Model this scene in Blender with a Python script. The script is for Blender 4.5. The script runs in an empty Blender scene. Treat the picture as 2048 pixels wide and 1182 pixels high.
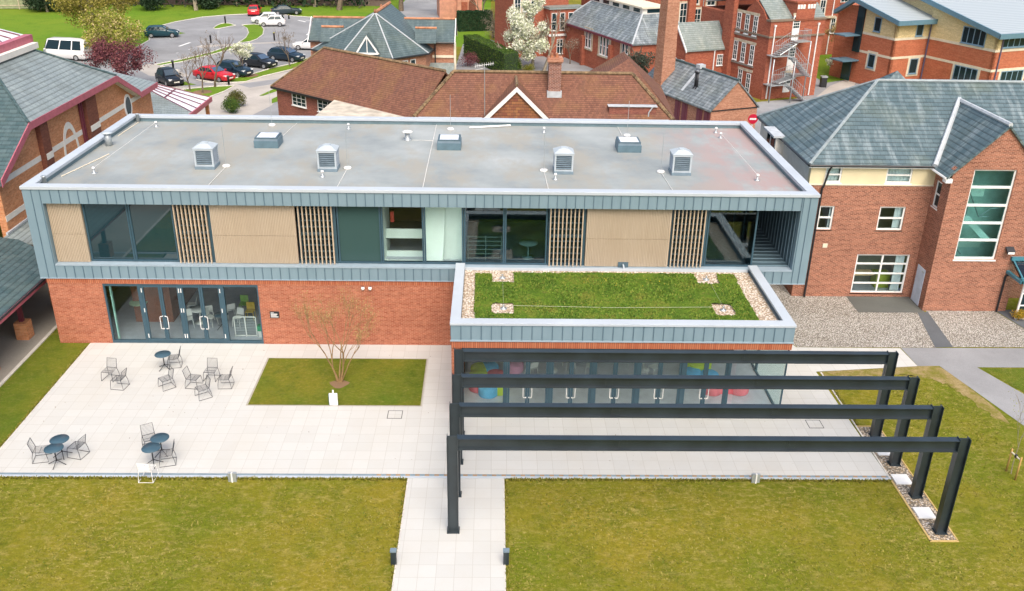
import bpy, bmesh, math, random
from mathutils import Vector, Matrix
rnd = random.Random(7)
R_ = math.radians
scn = bpy.context.scene
COL = scn.collection

# ---------------------------------------------------------------- camera, sky, sun, exposure
CAM = Vector((0.542, -37.586, 20.0)); FPX = 1827.65
CR = Vector((0.9997257, -0.01669503, 0.01642563))
CU = Vector((-0.00789134, 0.42020588, 0.90739448))
CF = Vector((0.02205113, 0.9072752, -0.41995887))
cd = bpy.data.cameras.new('camera'); cam = bpy.data.objects.new('camera', cd); COL.objects.link(cam)
cam.matrix_world = Matrix(((CR.x, CU.x, -CF.x, CAM.x), (CR.y, CU.y, -CF.y, CAM.y), (CR.z, CU.z, -CF.z, CAM.z), (0, 0, 0, 1)))
cd.sensor_width = 36.0; cd.lens = FPX * 36.0 / 2048.0; cd.clip_start = 0.1; cd.clip_end = 2000
scn.camera = cam
SUN_EL, SUN_AZ = 54.0, 168.0            # degrees; azimuth clockwise from +Y
w = bpy.data.worlds.new('World'); scn.world = w; w.use_nodes = True
nt = w.node_tree; bg = nt.nodes['Background']
sky = nt.nodes.new('ShaderNodeTexSky'); sky.sky_type = 'NISHITA'; sky.sun_disc = False
sky.sun_elevation = R_(SUN_EL); sky.sun_rotation = R_(SUN_AZ)
sky.air_density = 1.0; sky.dust_density = 6.0; sky.ozone_density = 0.3
nt.links.new(sky.outputs[0], bg.inputs[0]); bg.inputs[1].default_value = 0.15
sd = bpy.data.lights.new('sun', 'SUN'); sd.energy = 0.7; sd.angle = R_(40); sd.color = (1.0, 0.97, 0.90)
so = bpy.data.objects.new('sun', sd); COL.objects.link(so)
az, el = R_(SUN_AZ), R_(SUN_EL)
sdir = Vector((math.sin(az) * math.cos(el), math.cos(az) * math.cos(el), math.sin(el)))
so.rotation_euler = sdir.to_track_quat('Z', 'Y').to_euler()
scn.view_settings.view_transform = 'Standard'; scn.view_settings.look = 'None'
scn.view_settings.exposure = 0.77; scn.view_settings.gamma = 1.0; scn.view_settings.use_curve_mapping = False

# ---------------------------------------------------------------- survey helpers: photo pixel (2048 wide) -> point on a real plane
def ray(px, py): return CF + CR * ((px - 1024) / FPX) - CU * ((py - 591) / FPX)
def at(px, py, z=0.0):
    r = ray(px, py); return CAM + r * ((z - CAM.z) / r.z)
def onplane(px, py, p, n):
    r = ray(px, py); return CAM + r * ((Vector(p) - CAM).dot(n) / r.dot(n))

# ---------------------------------------------------------------- objects: things, parts, copies
WM = {}
def tag(o, label=None, cat=None, group=None, kind=None):
    if label: o['label'] = label
    if cat: o['category'] = cat
    if group: o['group'] = group
    if kind: o['kind'] = kind
    return o
def thing(name, label, cat, loc=(0, 0, 0), rz=0.0, group=None):
    o = bpy.data.objects.new(name, None); COL.objects.link(o); o.empty_display_size = 0.3
    o.location = loc; o.rotation_euler = (0, 0, rz); WM[o] = Matrix.Translation(loc) @ Matrix.Rotation(rz, 4, 'Z')
    return tag(o, label, cat, group)
def kids(o): return [c for c in COL.objects if c.parent == o]
TREE = {}
def copy_tree(src, parent=None, loc=None, rz=None, label=None, group=None):
    c = src.copy(); COL.objects.link(c); c.parent = parent
    if loc is not None: c.location = loc
    if rz is not None: c.rotation_euler = (0, 0, rz)
    if label: c['label'] = label
    if group: c['group'] = group
    for ch in TREE.get(src, []): 
        d = copy_tree(ch, c); TREE.setdefault(c, []).append(d)
    return c

class MB:
    """collects polygons in world (or prototype) coordinates, links them as ONE mesh object"""
    def __init__(s, T=None): s.v = []; s.f = []; s.T = T; s.sm = []
    def p(s, q):
        q = Vector(q)
        if s.T is not None: q = s.T @ q
        s.v.append(q); return len(s.v) - 1
    def face(s, pts, smooth=False): s.f.append([s.p(q) for q in pts]); s.sm.append(smooth); return s
    def idx(s, ids, smooth=False): s.f.append(ids); s.sm.append(smooth)
    def box(s, x0, y0, z0, x1, y1, z1, bv=0.0):
        if x0 > x1: x0, x1 = x1, x0
        if y0 > y1: y0, y1 = y1, y0
        if z0 > z1: z0, z1 = z1, z0
        i = [s.p(q) for q in ((x0, y0, z0), (x1, y0, z0), (x1, y1, z0), (x0, y1, z0), (x0, y0, z1), (x1, y0, z1), (x1, y1, z1), (x0, y1, z1))]
        for q in ((0, 3, 2, 1), (4, 5, 6, 7), (0, 1, 5, 4), (1, 2, 6, 5), (2, 3, 7, 6), (3, 0, 4, 7)): s.idx([i[k] for k in q])
        return s
    def prism(s, poly, d):
        """poly: 3-D points (one side), d: offset vector to the other side"""
        d = Vector(d); n = len(poly)
        a = [s.p(q) for q in poly]; b = [s.p(Vector(q) + d) for q in poly]
        nrm = Vector((0, 0, 0))
        for k in range(n):
            p, q = Vector(poly[k]), Vector(poly[(k + 1) % n]); nrm += p.cross(q)
        if nrm.dot(d) > 0: a.reverse(); b.reverse()
        s.idx(a); s.idx(b[::-1])
        for k in range(n):
            j = (k + 1) % n; s.idx([a[k], b[k], b[j], a[j]][::-1] if False else [a[j], a[k], b[k], b[j]])
        return s
    def sheet(s, poly2, z): 
        ar = sum(poly2[k][0] * poly2[(k + 1) % len(poly2)][1] - poly2[(k + 1) % len(poly2)][0] * poly2[k][1] for k in range(len(poly2)))
        q = poly2 if ar > 0 else poly2[::-1]
        return s.face([(p[0], p[1], z) for p in q])
    def tube(s, pts, r, n=6, closed=False, cap=True):
        pts = [Vector(q) for q in pts]; m = len(pts); rs = r if isinstance(r, (list, tuple)) else [r] * m
        rings = []; up = None
        for k in range(m):
            if closed: t = pts[(k + 1) % m] - pts[k - 1]
            else: t = pts[min(k + 1, m - 1)] - pts[max(k - 1, 0)]
            if t.length < 1e-9: t = Vector((0, 0, 1))
            t.normalize()
            a = Vector((0, 0, 1)) if abs(t.z) < 0.9 else Vector((1, 0, 0))
            u = t.cross(a).normalized() if up is None else (up - t * up.dot(t)).normalized()
            up = u; v = t.cross(u)
            rings.append([s.p(pts[k] + (u * math.cos(2 * math.pi * j / n) + v * math.sin(2 * math.pi * j / n)) * rs[k]) for j in range(n)])
        for k in range(m if closed else m - 1):
            A, B = rings[k], rings[(k + 1) % m]
            for j in range(n): s.idx([A[j], A[(j + 1) % n], B[(j + 1) % n], B[j]], n > 6)
        if cap and not closed: s.idx(rings[0][::-1]); s.idx(rings[-1])
        return s
    def lathe(s, prof, n=20, c=(0, 0, 0), sx=1.0, sy=1.0):
        rings = [[s.p((c[0] + r * sx * math.cos(2 * math.pi * j / n), c[1] + r * sy * math.sin(2 * math.pi * j / n), c[2] + z)) for j in range(n)] for r, z in prof]
        for A, B in zip(rings, rings[1:]):
            for j in range(n): s.idx([A[j], A[(j + 1) % n], B[(j + 1) % n], B[j]], True)
        s.idx(rings[0][::-1]); s.idx(rings[-1]); return s
    def wall(s, u0, u1, z0, z1, holes=(), t=0.3, y=0.0):
        """wall in its own frame: x along, outer face at y, body towards +y; holes = (u0,z0,u1,z1)"""
        us = sorted({round(q, 4) for q in [u0, u1] + [h[0] for h in holes] + [h[2] for h in holes] if u0 <= q <= u1})
        zs = sorted({round(q, 4) for q in [z0, z1] + [h[1] for h in holes] + [h[3] for h in holes] if z0 <= q <= z1})
        def solid(i, j):
            if i < 0 or j < 0 or i >= len(us) - 1 or j >= len(zs) - 1: return False
            c, d = (us[i] + us[i + 1]) / 2, (zs[j] + zs[j + 1]) / 2
            return not any(h[0] < c < h[2] and h[1] < d < h[3] for h in holes)
        for i in range(len(us) - 1):
            for j in range(len(zs) - 1):
                if not solid(i, j): continue
                a, b, c, d = us[i], us[i + 1], zs[j], zs[j + 1]
                s.face([(a, y, c), (b, y, c), (b, y, d), (a, y, d)]); s.face([(b, y + t, c), (a, y + t, c), (a, y + t, d), (b, y + t, d)])
                if not solid(i - 1, j): s.face([(a, y + t, c), (a, y, c), (a, y, d), (a, y + t, d)])
                if not solid(i + 1, j): s.face([(b, y, c), (b, y + t, c), (b, y + t, d), (b, y, d)])
                if not solid(i, j - 1): s.face([(a, y, c), (a, y + t, c), (b, y + t, c), (b, y, c)])
                if not solid(i, j + 1): s.face([(a, y, d), (b, y, d), (b, y + t, d), (a, y + t, d)])
        return s
    def build(s, name, mat, parent=None, bevel=0.0, smooth=False):
        W = WM.get(parent); inv = W.inverted() if W is not None else None
        me = bpy.data.meshes.new(name)
        me.from_pydata([(inv @ q if inv is not None else q) for q in s.v], [], s.f)
        uv = me.uv_layers.new(name='UVMap'); k = 0
        for f in s.f:
            p = [s.v[i] for i in f]; n = Vector((0, 0, 0))
            for a in range(len(p)): n += p[a].cross(p[(a + 1) % len(p)])
            if n.length > 1e-12: n.normalize()
            if abs(n.z) > 0.999: U, V = Vector((1, 0, 0)), Vector((0, 1, 0))
            else:
                U = Vector((0, 0, 1)).cross(n).normalized(); V = n.cross(U)
            for q in p: uv.data[k].uv = (q.dot(U), q.dot(V)); k += 1
        me.materials.append(mat)
        for pl, sm in zip(me.polygons, s.sm): pl.use_smooth = sm or smooth
        me.validate(); me.update()
        o = bpy.data.objects.new(name, me); COL.objects.link(o)
        if parent is not None: o.parent = parent; TREE.setdefault(parent, []).append(o)
        WM[o] = W if W is not None else Matrix.Identity(4)
        if bevel:
            m = o.modifiers.new('bevel', 'BEVEL'); m.width = bevel; m.segments = 2; m.limit_method = 'ANGLE'
        return o
def struct(name, mb, mat): return tag(mb.build(name, mat), kind='structure')
def frame(p0, p1):
    """wall frame from plan points: x along p0->p1, y into the building (p0 left, p1 right seen from outside), z up"""
    p0 = Vector((p0[0], p0[1], 0)); d = Vector((p1[0], p1[1], 0)) - p0; L = d.length; d.normalize(); n = Vector((-d.y, d.x, 0))
    return Matrix(((d.x, n.x, 0, p0.x), (d.y, n.y, 0, p0.y), (0, 0, 1, 0), (0, 0, 0, 1))), L
def onwall(W, px, py):
    q = onplane(px, py, W.translation, W.col[1].xyz); q = W.inverted() @ q; return q.x, q.z

# ---------------------------------------------------------------- materials
class NT:
    def __init__(s, name, rough=0.7, metal=0.0, spec=0.5):
        s.m = bpy.data.materials.new(name); s.m.use_nodes = True; s.t = s.m.node_tree; s.b = s.t.nodes['Principled BSDF']
        s.b.inputs['Roughness'].default_value = rough; s.b.inputs['Metallic'].default_value = metal; s.b.inputs['Specular IOR Level'].default_value = spec
    def n(s, typ, **kw):
        q = s.t.nodes.new(typ)
        for k, v in kw.items():
            if k in q.inputs: q.inputs[k].default_value = v
            else: setattr(q, k, v)
        return q
    def l(s, a, b): s.t.links.new(a, b)
    def coord(s, kind='UV', scale=(1, 1, 1), rot=(0, 0, 0)):
        tc = s.n('ShaderNodeTexCoord'); mp = s.n('ShaderNodeMapping'); mp.inputs['Scale'].default_value = scale; mp.inputs['Rotation'].default_value = rot
        s.l(tc.outputs[kind], mp.inputs[0]); return mp.outputs[0]
    def noise(s, vec, scale, detail=4, rough=0.55):
        q = s.n('ShaderNodeTexNoise', Scale=scale, Detail=detail, Roughness=rough); s.l(vec, q.inputs['Vector']); return q.outputs['Fac']
    def ramp(s, fac, stops):
        q = s.n('ShaderNodeValToRGB'); e = q.color_ramp.elements
        while len(e) < len(stops): e.new(0.5)
        for k, (p, c) in enumerate(stops): e[k].position = p; e[k].color = (*c, 1) if len(c) == 3 else c
        s.l(fac, q.inputs[0]); return q.outputs[0]
    def mix(s, fac, a, b, mode='MIX'):
        q = s.n('ShaderNodeMix', data_type='RGBA', blend_type=mode)
        for sock, v in ((q.inputs[0], fac), (q.inputs[6], a), (q.inputs[7], b)):
            if isinstance(v, bpy.types.NodeSocket): s.l(v, sock)
            elif isinstance(v, (int, float)): sock.default_value = v
            else: sock.default_value = (*v, 1)
        return q.outputs[2]
    def bump(s, h, strength=0.3, dist=0.02):
        q = s.n('ShaderNodeBump', Strength=strength, Distance=dist); s.l(h, q.inputs['Height']); s.l(q.outputs[0], s.b.inputs['Normal'])
    def out(s, col):
        if isinstance(col, bpy.types.NodeSocket): s.l(col, s.b.inputs['Base Color'])
        else: s.b.inputs['Base Color'].default_value = (*col, 1)
        return s.m
def plain(name, c, rough=0.6, metal=0.0, var=0.12, scale=3.0, spec=0.5):
    q = NT(name, rough, metal, spec); v = q.coord('Object'); f = q.noise(v, scale, 5)
    lo = tuple(x * (1 - var) for x in c); hi = tuple(min(1, x * (1 + var)) for x in c)
    return q.out(q.ramp(f, [(0.3, lo), (0.7, hi)]))
def brick(name, c1, c2, mortar, bw=0.225, rh=0.075, ms=0.006, stain=0.25, rough=0.85, stainc=(0.12, 0.06, 0.04), offset=0.5):
    q = NT(name, rough, spec=0.25); v = q.coord('UV')
    b = q.n('ShaderNodeTexBrick', Scale=1.0); b.offset = offset
    b.inputs['Color1'].default_value = (*c1, 1); b.inputs['Color2'].default_value = (*c2, 1); b.inputs['Mortar'].default_value = (*mortar, 1)
    b.inputs['Mortar Size'].default_value = ms; b.inputs['Mortar Smooth'].default_value = 0.2; b.inputs['Brick Width'].default_value = bw; b.inputs['Row Height'].default_value = rh
    q.l(v, b.inputs['Vector'])
    f1 = q.noise(v, 0.5, 6); f2 = q.noise(v, 7.0, 3)
    c = q.mix(q.ramp(f1, [(0.42, (0, 0, 0)), (0.75, (stain,) * 3)]), b.outputs[0], stainc)
    c = q.mix(0.5, c, q.ramp(f2, [(0.25, (0.62,) * 3), (0.75, (1.25,) * 3)]), 'MULTIPLY')
    f3 = q.noise(q.coord('UV', (0.35, 3.2, 1)), 1.3, 5, 0.7); c = q.mix(0.55, c, q.ramp(f3, [(0.3, (0.72,) * 3), (0.7, (1.22,) * 3)]), 'MULTIPLY')
    inv = q.n('ShaderNodeMath', operation='SUBTRACT'); inv.inputs[0].default_value = 1.0; q.l(b.outputs['Fac'], inv.inputs[1])
    q.bump(inv.outputs[0], 0.35, 0.01); return q.out(c)
def slate(name, c1, c2, joint, bw=0.32, rh=0.24, streak=(0.42, 0.46, 0.47), sa=0.5, moss=(0.16, 0.18, 0.10), ma=0.35, rough=0.46, ms=0.008, row=0.55):
    q = NT(name, rough, spec=0.4); v = q.coord('UV')
    b = q.n('ShaderNodeTexBrick', Scale=1.0); b.offset = 0.5
    b.inputs['Color1'].default_value = (*c1, 1); b.inputs['Color2'].default_value = (*c2, 1); b.inputs['Mortar'].default_value = (*joint, 1)
    b.inputs['Mortar Size'].default_value = ms; b.inputs['Mortar Smooth'].default_value = 0.3; b.inputs['Brick Width'].default_value = bw; b.inputs['Row Height'].default_value = rh
    q.l(v, b.inputs['Vector'])
    vs = q.coord('UV', (1.6, 0.28, 1)); f = q.noise(vs, 1.3, 6, 0.65); g = q.noise(v, 0.45, 5)
    c = q.mix(q.ramp(f, [(0.5, (0, 0, 0)), (0.74, (sa,) * 3)]), b.outputs[0], streak)
    c = q.mix(q.ramp(g, [(0.5, (0, 0, 0)), (0.75, (ma,) * 3)]), c, moss)
    h = q.noise(v, 9.0, 3); c = q.mix(0.45, c, q.ramp(h, [(0.2, (0.65,) * 3), (0.8, (1.3,) * 3)]), 'MULTIPLY')
    sx = q.n('ShaderNodeSeparateXYZ'); q.l(v, sx.inputs[0]); dv = q.n('ShaderNodeMath', operation='DIVIDE'); q.l(sx.outputs[1], dv.inputs[0]); dv.inputs[1].default_value = rh; fr = q.n('ShaderNodeMath', operation='FRACT'); q.l(dv.outputs[0], fr.inputs[0])
    c = q.mix(row, c, q.ramp(fr.outputs[0], [(0.0, (0.35,) * 3), (0.16, (0.55,) * 3), (0.34, (1.05,) * 3), (1.0, (1.05,) * 3)]), 'MULTIPLY')  # shadow line along each course painted into the colour
    inv = q.n('ShaderNodeMath', operation='SUBTRACT'); inv.inputs[0].default_value = 1.0; q.l(b.outputs['Fac'], inv.inputs[1])
    q.bump(inv.outputs[0], 0.5, 0.015); return q.out(c)
def glass(name, tint=(0.55, 0.72, 0.72), refl=0.5, clear=True, dark=(0.02, 0.035, 0.04)):
    m = bpy.data.materials.new(name); m.use_nodes = True; t = m.node_tree; t.nodes.remove(t.nodes['Principled BSDF'])
    o = t.nodes['Material Output']; fr = t.nodes.new('ShaderNodeFresnel'); fr.inputs[0].default_value = 1.5
    mu = t.nodes.new('ShaderNodeMath'); mu.operation = 'MULTIPLY_ADD'; mu.inputs[1].default_value = refl; mu.inputs[2].default_value = 0.0; mu.use_clamp = True
    t.links.new(fr.outputs[0], mu.inputs[0])
    gl = t.nodes.new('ShaderNodeBsdfGlossy'); gl.inputs['Roughness'].default_value = 0.015; gl.inputs['Color'].default_value = (0.9, 0.96, 0.97, 1)
    if clear: tr = t.nodes.new('ShaderNodeBsdfTransparent'); tr.inputs[0].default_value = (*tint, 1)
    else: tr = t.nodes.new('ShaderNodeBsdfDiffuse'); tr.inputs[0].default_value = (*dark, 1)
    mx = t.nodes.new('ShaderNodeMixShader'); t.links.new(mu.outputs[0], mx.inputs[0]); t.links.new(tr.outputs[0], mx.inputs[1]); t.links.new(gl.outputs[0], mx.inputs[2])
    t.links.new(mx.outputs[0], o.inputs[0]); return m
def stones(name, cols, scale=22.0, dark=(0.10, 0.09, 0.07)):
    q = NT(name, 0.8, spec=0.3); v = q.coord('Object')
    d = q.n('ShaderNodeTexVoronoi', Scale=scale); q.l(v, d.inputs['Vector'])
    sp = q.n('ShaderNodeSeparateColor'); q.l(d.outputs['Color'], sp.inputs[0])
    c = q.ramp(sp.outputs[0], [(k / (len(cols) - 1), cc) for k, cc in enumerate(cols)])
    g = q.noise(v, 0.6, 4); c = q.mix(q.ramp(g, [(0.4, (0, 0, 0)), (0.75, (0.35,) * 3)]), c, tuple(x * 1.15 for x in cols[-1]))
    c = q.mix(q.ramp(d.outputs['Distance'], [(0.28, (0, 0, 0)), (0.62, (0.85,) * 3)]), c, dark)
    inv = q.n('ShaderNodeMath', operation='SUBTRACT'); inv.inputs[0].default_value = 1.0; q.l(d.outputs['Distance'], inv.inputs[1])
    q.bump(inv.outputs[0], 0.8, 0.03); return q.out(c)
def grassmat(name, green, olive, straw, s=1.0, amt=0.5):
    q = NT(name, 0.9, spec=0.12); v = q.coord('Object')
    a = q.noise(v, 0.13 * s, 6, 0.62); b = q.noise(v, 0.7 * s, 8, 0.72); c_ = q.noise(v, 8.0 * s, 5, 0.8); e = q.noise(q.coord('Object', (1, 1.5, 1)), 1.9 * s, 8, 0.8)
    d = q.noise(q.coord('Object', (1, 1.7, 1)), 3.4 * s, 7, 0.85); g = q.noise(v, 0.22 * s, 4, 0.6)
    col = q.mix(q.ramp(a, [(0.38, (0, 0, 0)), (0.60, (1, 1, 1))]), olive, green)
    col = q.mix(q.ramp(b, [(0.50, (0, 0, 0)), (0.66, (0.85,) * 3)]), col, tuple(x * 0.82 for x in green))
    col = q.mix(q.ramp(e, [(0.50, (0, 0, 0)), (0.70, (amt,) * 3)]), col, tuple(x * 0.86 for x in straw))
    m = q.n('ShaderNodeMath', operation='MULTIPLY'); q.l(q.ramp(d, [(0.52, (0, 0, 0)), (0.66, (1,) * 3)]), m.inputs[0]); q.l(q.ramp(g, [(0.40, (amt * .35,) * 3), (0.62, (min(1, amt * 1.7),) * 3)]), m.inputs[1])
    col = q.mix(m.outputs[0], col, straw)
    col = q.mix(0.6, col, q.ramp(c_, [(0.25, (0.5,) * 3), (0.75, (1.5,) * 3)]), 'MULTIPLY')
    q.bump(c_, 0.9, 0.05); return q.out(col)

m_lawn = grassmat('lawn', (0.125, 0.150, 0.010), (0.205, 0.175, 0.016), (0.46, 0.36, 0.13), 1.0, 0.5)
m_turf = grassmat('green_turf', (0.085, 0.135, 0.012), (0.155, 0.155, 0.016), (0.34, 0.27, 0.09), 1.3, 0.28)
m_field = grassmat('field', (0.115, 0.22, 0.016), (0.155, 0.235, 0.02), (0.24, 0.26, 0.06), 0.6, 0.2)
def paving():
    q = NT('paving', 0.75, spec=0.3); v = q.coord('Object')
    b = q.n('ShaderNodeTexBrick', Scale=1.0); b.offset = 0.0; b.inputs['Color1'].default_value = (0.50, 0.508, 0.487, 1); b.inputs['Color2'].default_value = (0.535, 0.543, 0.522, 1); b.inputs['Mortar'].default_value = (0.385, 0.375, 0.34, 1)
    b.inputs['Mortar Size'].default_value = 0.0062; b.inputs['Brick Width'].default_value = 0.57; b.inputs['Row Height'].default_value = 0.57; b.inputs['Mortar Smooth'].default_value = 0.1
    q.l(v, b.inputs['Vector'])
    f = q.noise(v, 0.3, 6, 0.65); g = q.noise(v, 2.5, 5); h = q.noise(v, 45, 3)
    c = q.mix(q.ramp(f, [(0.45, (0, 0, 0)), (0.8, (0.42,) * 3)]), b.outputs[0], (0.48, 0.445, 0.375))
    c = q.mix(q.ramp(g, [(0.55, (0, 0, 0)), (0.8, (0.22,) * 3)]), c, (0.47, 0.44, 0.39))
    c = q.mix(0.35, c, q.ramp(h, [(0.2, (0.8,) * 3), (0.8, (1.15,) * 3)]), 'MULTIPLY'); q.bump(h, 0.15, 0.01); return q.out(c)
m_pave = paving()
def asphalt(name, c, lines=0):
    q = NT(name, 0.85, spec=0.3); v = q.coord('Object'); f = q.noise(v, 0.25, 6, 0.6); g = q.noise(v, 30, 3); h = q.noise(v, 2.2, 5, 0.7)
    col = q.ramp(f, [(0.3, tuple(x * 0.82 for x in c)), (0.7, tuple(x * 1.2 for x in c))])
    col = q.mix(q.ramp(h, [(0.55, (0, 0, 0)), (0.75, (0.25,) * 3)]), col, tuple(x * 0.6 for x in c))
    col = q.mix(0.5, col, q.ramp(g, [(0.2, (0.7,) * 3), (0.8, (1.3,) * 3)]), 'MULTIPLY'); q.bump(g, 0.2, 0.01); return q.out(col)
m_asph = asphalt('asphalt', (0.255, 0.262, 0.27)); m_asph_dark = asphalt('dark_asphalt', (0.105, 0.115, 0.125)); m_conc = asphalt('concrete_path', (0.40, 0.375, 0.34)); m_slabgrey = asphalt('grey_slab', (0.115, 0.12, 0.11))
m_soil = asphalt('bare_soil', (0.33, 0.24, 0.14)); m_mulch = asphalt('mulch', (0.22, 0.14, 0.08))
m_gravel = stones('pale_gravel', [(0.27, 0.235, 0.18), (0.50, 0.475, 0.42), (0.66, 0.645, 0.60), (0.38, 0.35, 0.30), (0.72, 0.71, 0.68)], 18)
m_gravel_b = stones('brown_gravel', [(0.24, 0.16, 0.09), (0.48, 0.36, 0.22), (0.66, 0.58, 0.46), (0.33, 0.25, 0.18), (0.72, 0.66, 0.58)], 14)
m_ballast = stones('roof_ballast', [(0.52, 0.38, 0.24), (0.72, 0.62, 0.50), (0.82, 0.76, 0.68), (0.60, 0.46, 0.32), (0.86, 0.83, 0.78)], 12, (0.25, 0.18, 0.11))
m_brick = brick('orange_brick', (0.31, 0.083, 0.042), (0.44, 0.155, 0.085), (0.53, 0.31, 0.22), bw=0.2, rh=0.066, stain=0.12)
def soldier():
    q = NT('soldier_brick', 0.85, spec=0.25); v = q.coord('UV', rot=(0, 0, math.pi / 2)); b = q.n('ShaderNodeTexBrick', Scale=1.0); b.offset = 0.0
    for k, c in (('Color1', (0.38, 0.11, 0.055)), ('Color2', (0.48, 0.18, 0.095)), ('Mortar', (0.20, 0.07, 0.04))): b.inputs[k].default_value = (*c, 1)
    b.inputs['Brick Width'].default_value = 0.6; b.inputs['Row Height'].default_value = 0.085; b.inputs['Mortar Size'].default_value = 0.012
    q.l(v, b.inputs['Vector']); return q.out(b.outputs[0])
m_soldier = soldier()
m_brick_r = brick('mixed_red_brick', (0.19, 0.06, 0.036), (0.40, 0.155, 0.095), (0.50, 0.31, 0.225), bw=0.2, rh=0.068, ms=0.010, stain=0.2)
m_brick_l = brick('orange_pink_brick', (0.52, 0.20, 0.085), (0.66, 0.31, 0.145), (0.54, 0.34, 0.23), stain=0.12)
m_brick_d = brick('dark_brick', (0.16, 0.055, 0.038), (0.24, 0.085, 0.05), (0.16, 0.08, 0.06), stain=0.2)
m_brick_old = brick('old_red_brick', (0.31, 0.075, 0.042), (0.44, 0.135, 0.075), (0.34, 0.16, 0.11), stain=0.4, stainc=(0.17, 0.07, 0.05))
m_brick_s = brick('shed_brick', (0.36, 0.15, 0.09), (0.50, 0.25, 0.16), (0.45, 0.30, 0.22), stain=0.35, stainc=(0.20, 0.11, 0.07))
m_brick_m = brick('modern_red_brick', (0.46, 0.13, 0.066), (0.55, 0.19, 0.10), (0.48, 0.20, 0.13), stain=0.15)
m_brick_y = brick('yellow_brick', (0.68, 0.55, 0.29), (0.78, 0.64, 0.36), (0.70, 0.58, 0.35), stain=0.10, stainc=(0.4, 0.3, 0.15))
m_brick_p = brick('plum_brick', (0.22, 0.075, 0.06), (0.33, 0.12, 0.085), (0.30, 0.17, 0.14), stain=0.2)
m_slate_r = slate('blue_slate', (0.068, 0.112, 0.128), (0.105, 0.156, 0.174), (0.036, 0.058, 0.068), streak=(0.36, 0.43, 0.45), sa=0.62, bw=0.38, rh=0.28, row=0.75)
m_slate_l = slate('light_slate', (0.21, 0.255, 0.26), (0.25, 0.30, 0.30), (0.09, 0.11, 0.11), bw=0.42, rh=0.3, streak=(0.42, 0.47, 0.47), sa=0.4, moss=(0.10, 0.11, 0.09), ma=0.5)
m_slate_d = slate('dark_slate', (0.05, 0.09, 0.095), (0.08, 0.125, 0.13), (0.025, 0.045, 0.05), bw=0.42, rh=0.3, streak=(0.13, 0.19, 0.2), sa=0.35, ma=0.2)
m_slate_t = slate('teal_slate', (0.068, 0.106, 0.113), (0.098, 0.14, 0.148), (0.035, 0.06, 0.07), streak=(0.22, 0.29, 0.29), sa=0.45, moss=(0.15, 0.18, 0.13))
m_slate_o = slate('old_slate', (0.11, 0.14, 0.155), (0.22, 0.26, 0.28), (0.06, 0.07, 0.08), streak=(0.50, 0.54, 0.56), sa=0.75, bw=0.35, rh=0.28)
m_slate_g = slate('grey_green_slate', (0.19, 0.235, 0.225), (0.26, 0.30, 0.29), (0.12, 0.15, 0.14), streak=(0.40, 0.43, 0.38), sa=0.5)
m_tile = slate('brown_tile', (0.145, 0.062, 0.041), (0.225, 0.102, 0.064), (0.09, 0.042, 0.03), bw=0.17, rh=0.17, streak=(0.14, 0.075, 0.06), sa=0.55, moss=(0.26, 0.15, 0.05), ma=0.5, rough=0.85, ms=0.006, row=0.6)
m_tilehung = slate('hung_tile', (0.22, 0.075, 0.05), (0.36, 0.16, 0.07), (0.07, 0.04, 0.04), bw=0.3, rh=0.2, streak=(0.10, 0.06, 0.06), sa=0.6, moss=(0.36, 0.19, 0.05), ma=0.4, rough=0.85)
m_ridge_o = plain('orange_ridge_tile', (0.42, 0.19, 0.10), 0.8, var=0.4, scale=2)
m_ridge_b = plain('mossy_ridge_tile', (0.19, 0.13, 0.07), 0.9, var=0.6, scale=4)
m_lead = plain('lead', (0.46, 0.50, 0.53), 0.55, 0.0, 0.15)
def zinc():
    q = NT('zinc_cladding', 0.5, 0.05, 0.4); v = q.coord('Object'); f = q.noise(v, 0.8, 4); g = q.noise(q.coord('Object', (2.5, 2.5, 0.35)), 1.0, 3)
    c = q.mix(0.5, q.ramp(f, [(0.3, (0.165, 0.25, 0.30)), (0.7, (0.205, 0.295, 0.35))]), q.ramp(g, [(0.3, (0.165, 0.25, 0.30)), (0.7, (0.215, 0.305, 0.36))])); return q.out(c)
m_zinc = zinc(); m_zinc_seam = plain('zinc_seam', (0.085, 0.15, 0.20), 0.5, 0.05); m_trim = plain('zinc_trim', (0.30, 0.385, 0.45), 0.5, 0.05, 0.06)
m_coping = plain('pale_coping', (0.46, 0.515, 0.565), 0.5, 0.05, 0.06, 0.6); m_darkzinc = plain('dark_zinc', (0.075, 0.125, 0.155), 0.5, 0.1)
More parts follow.
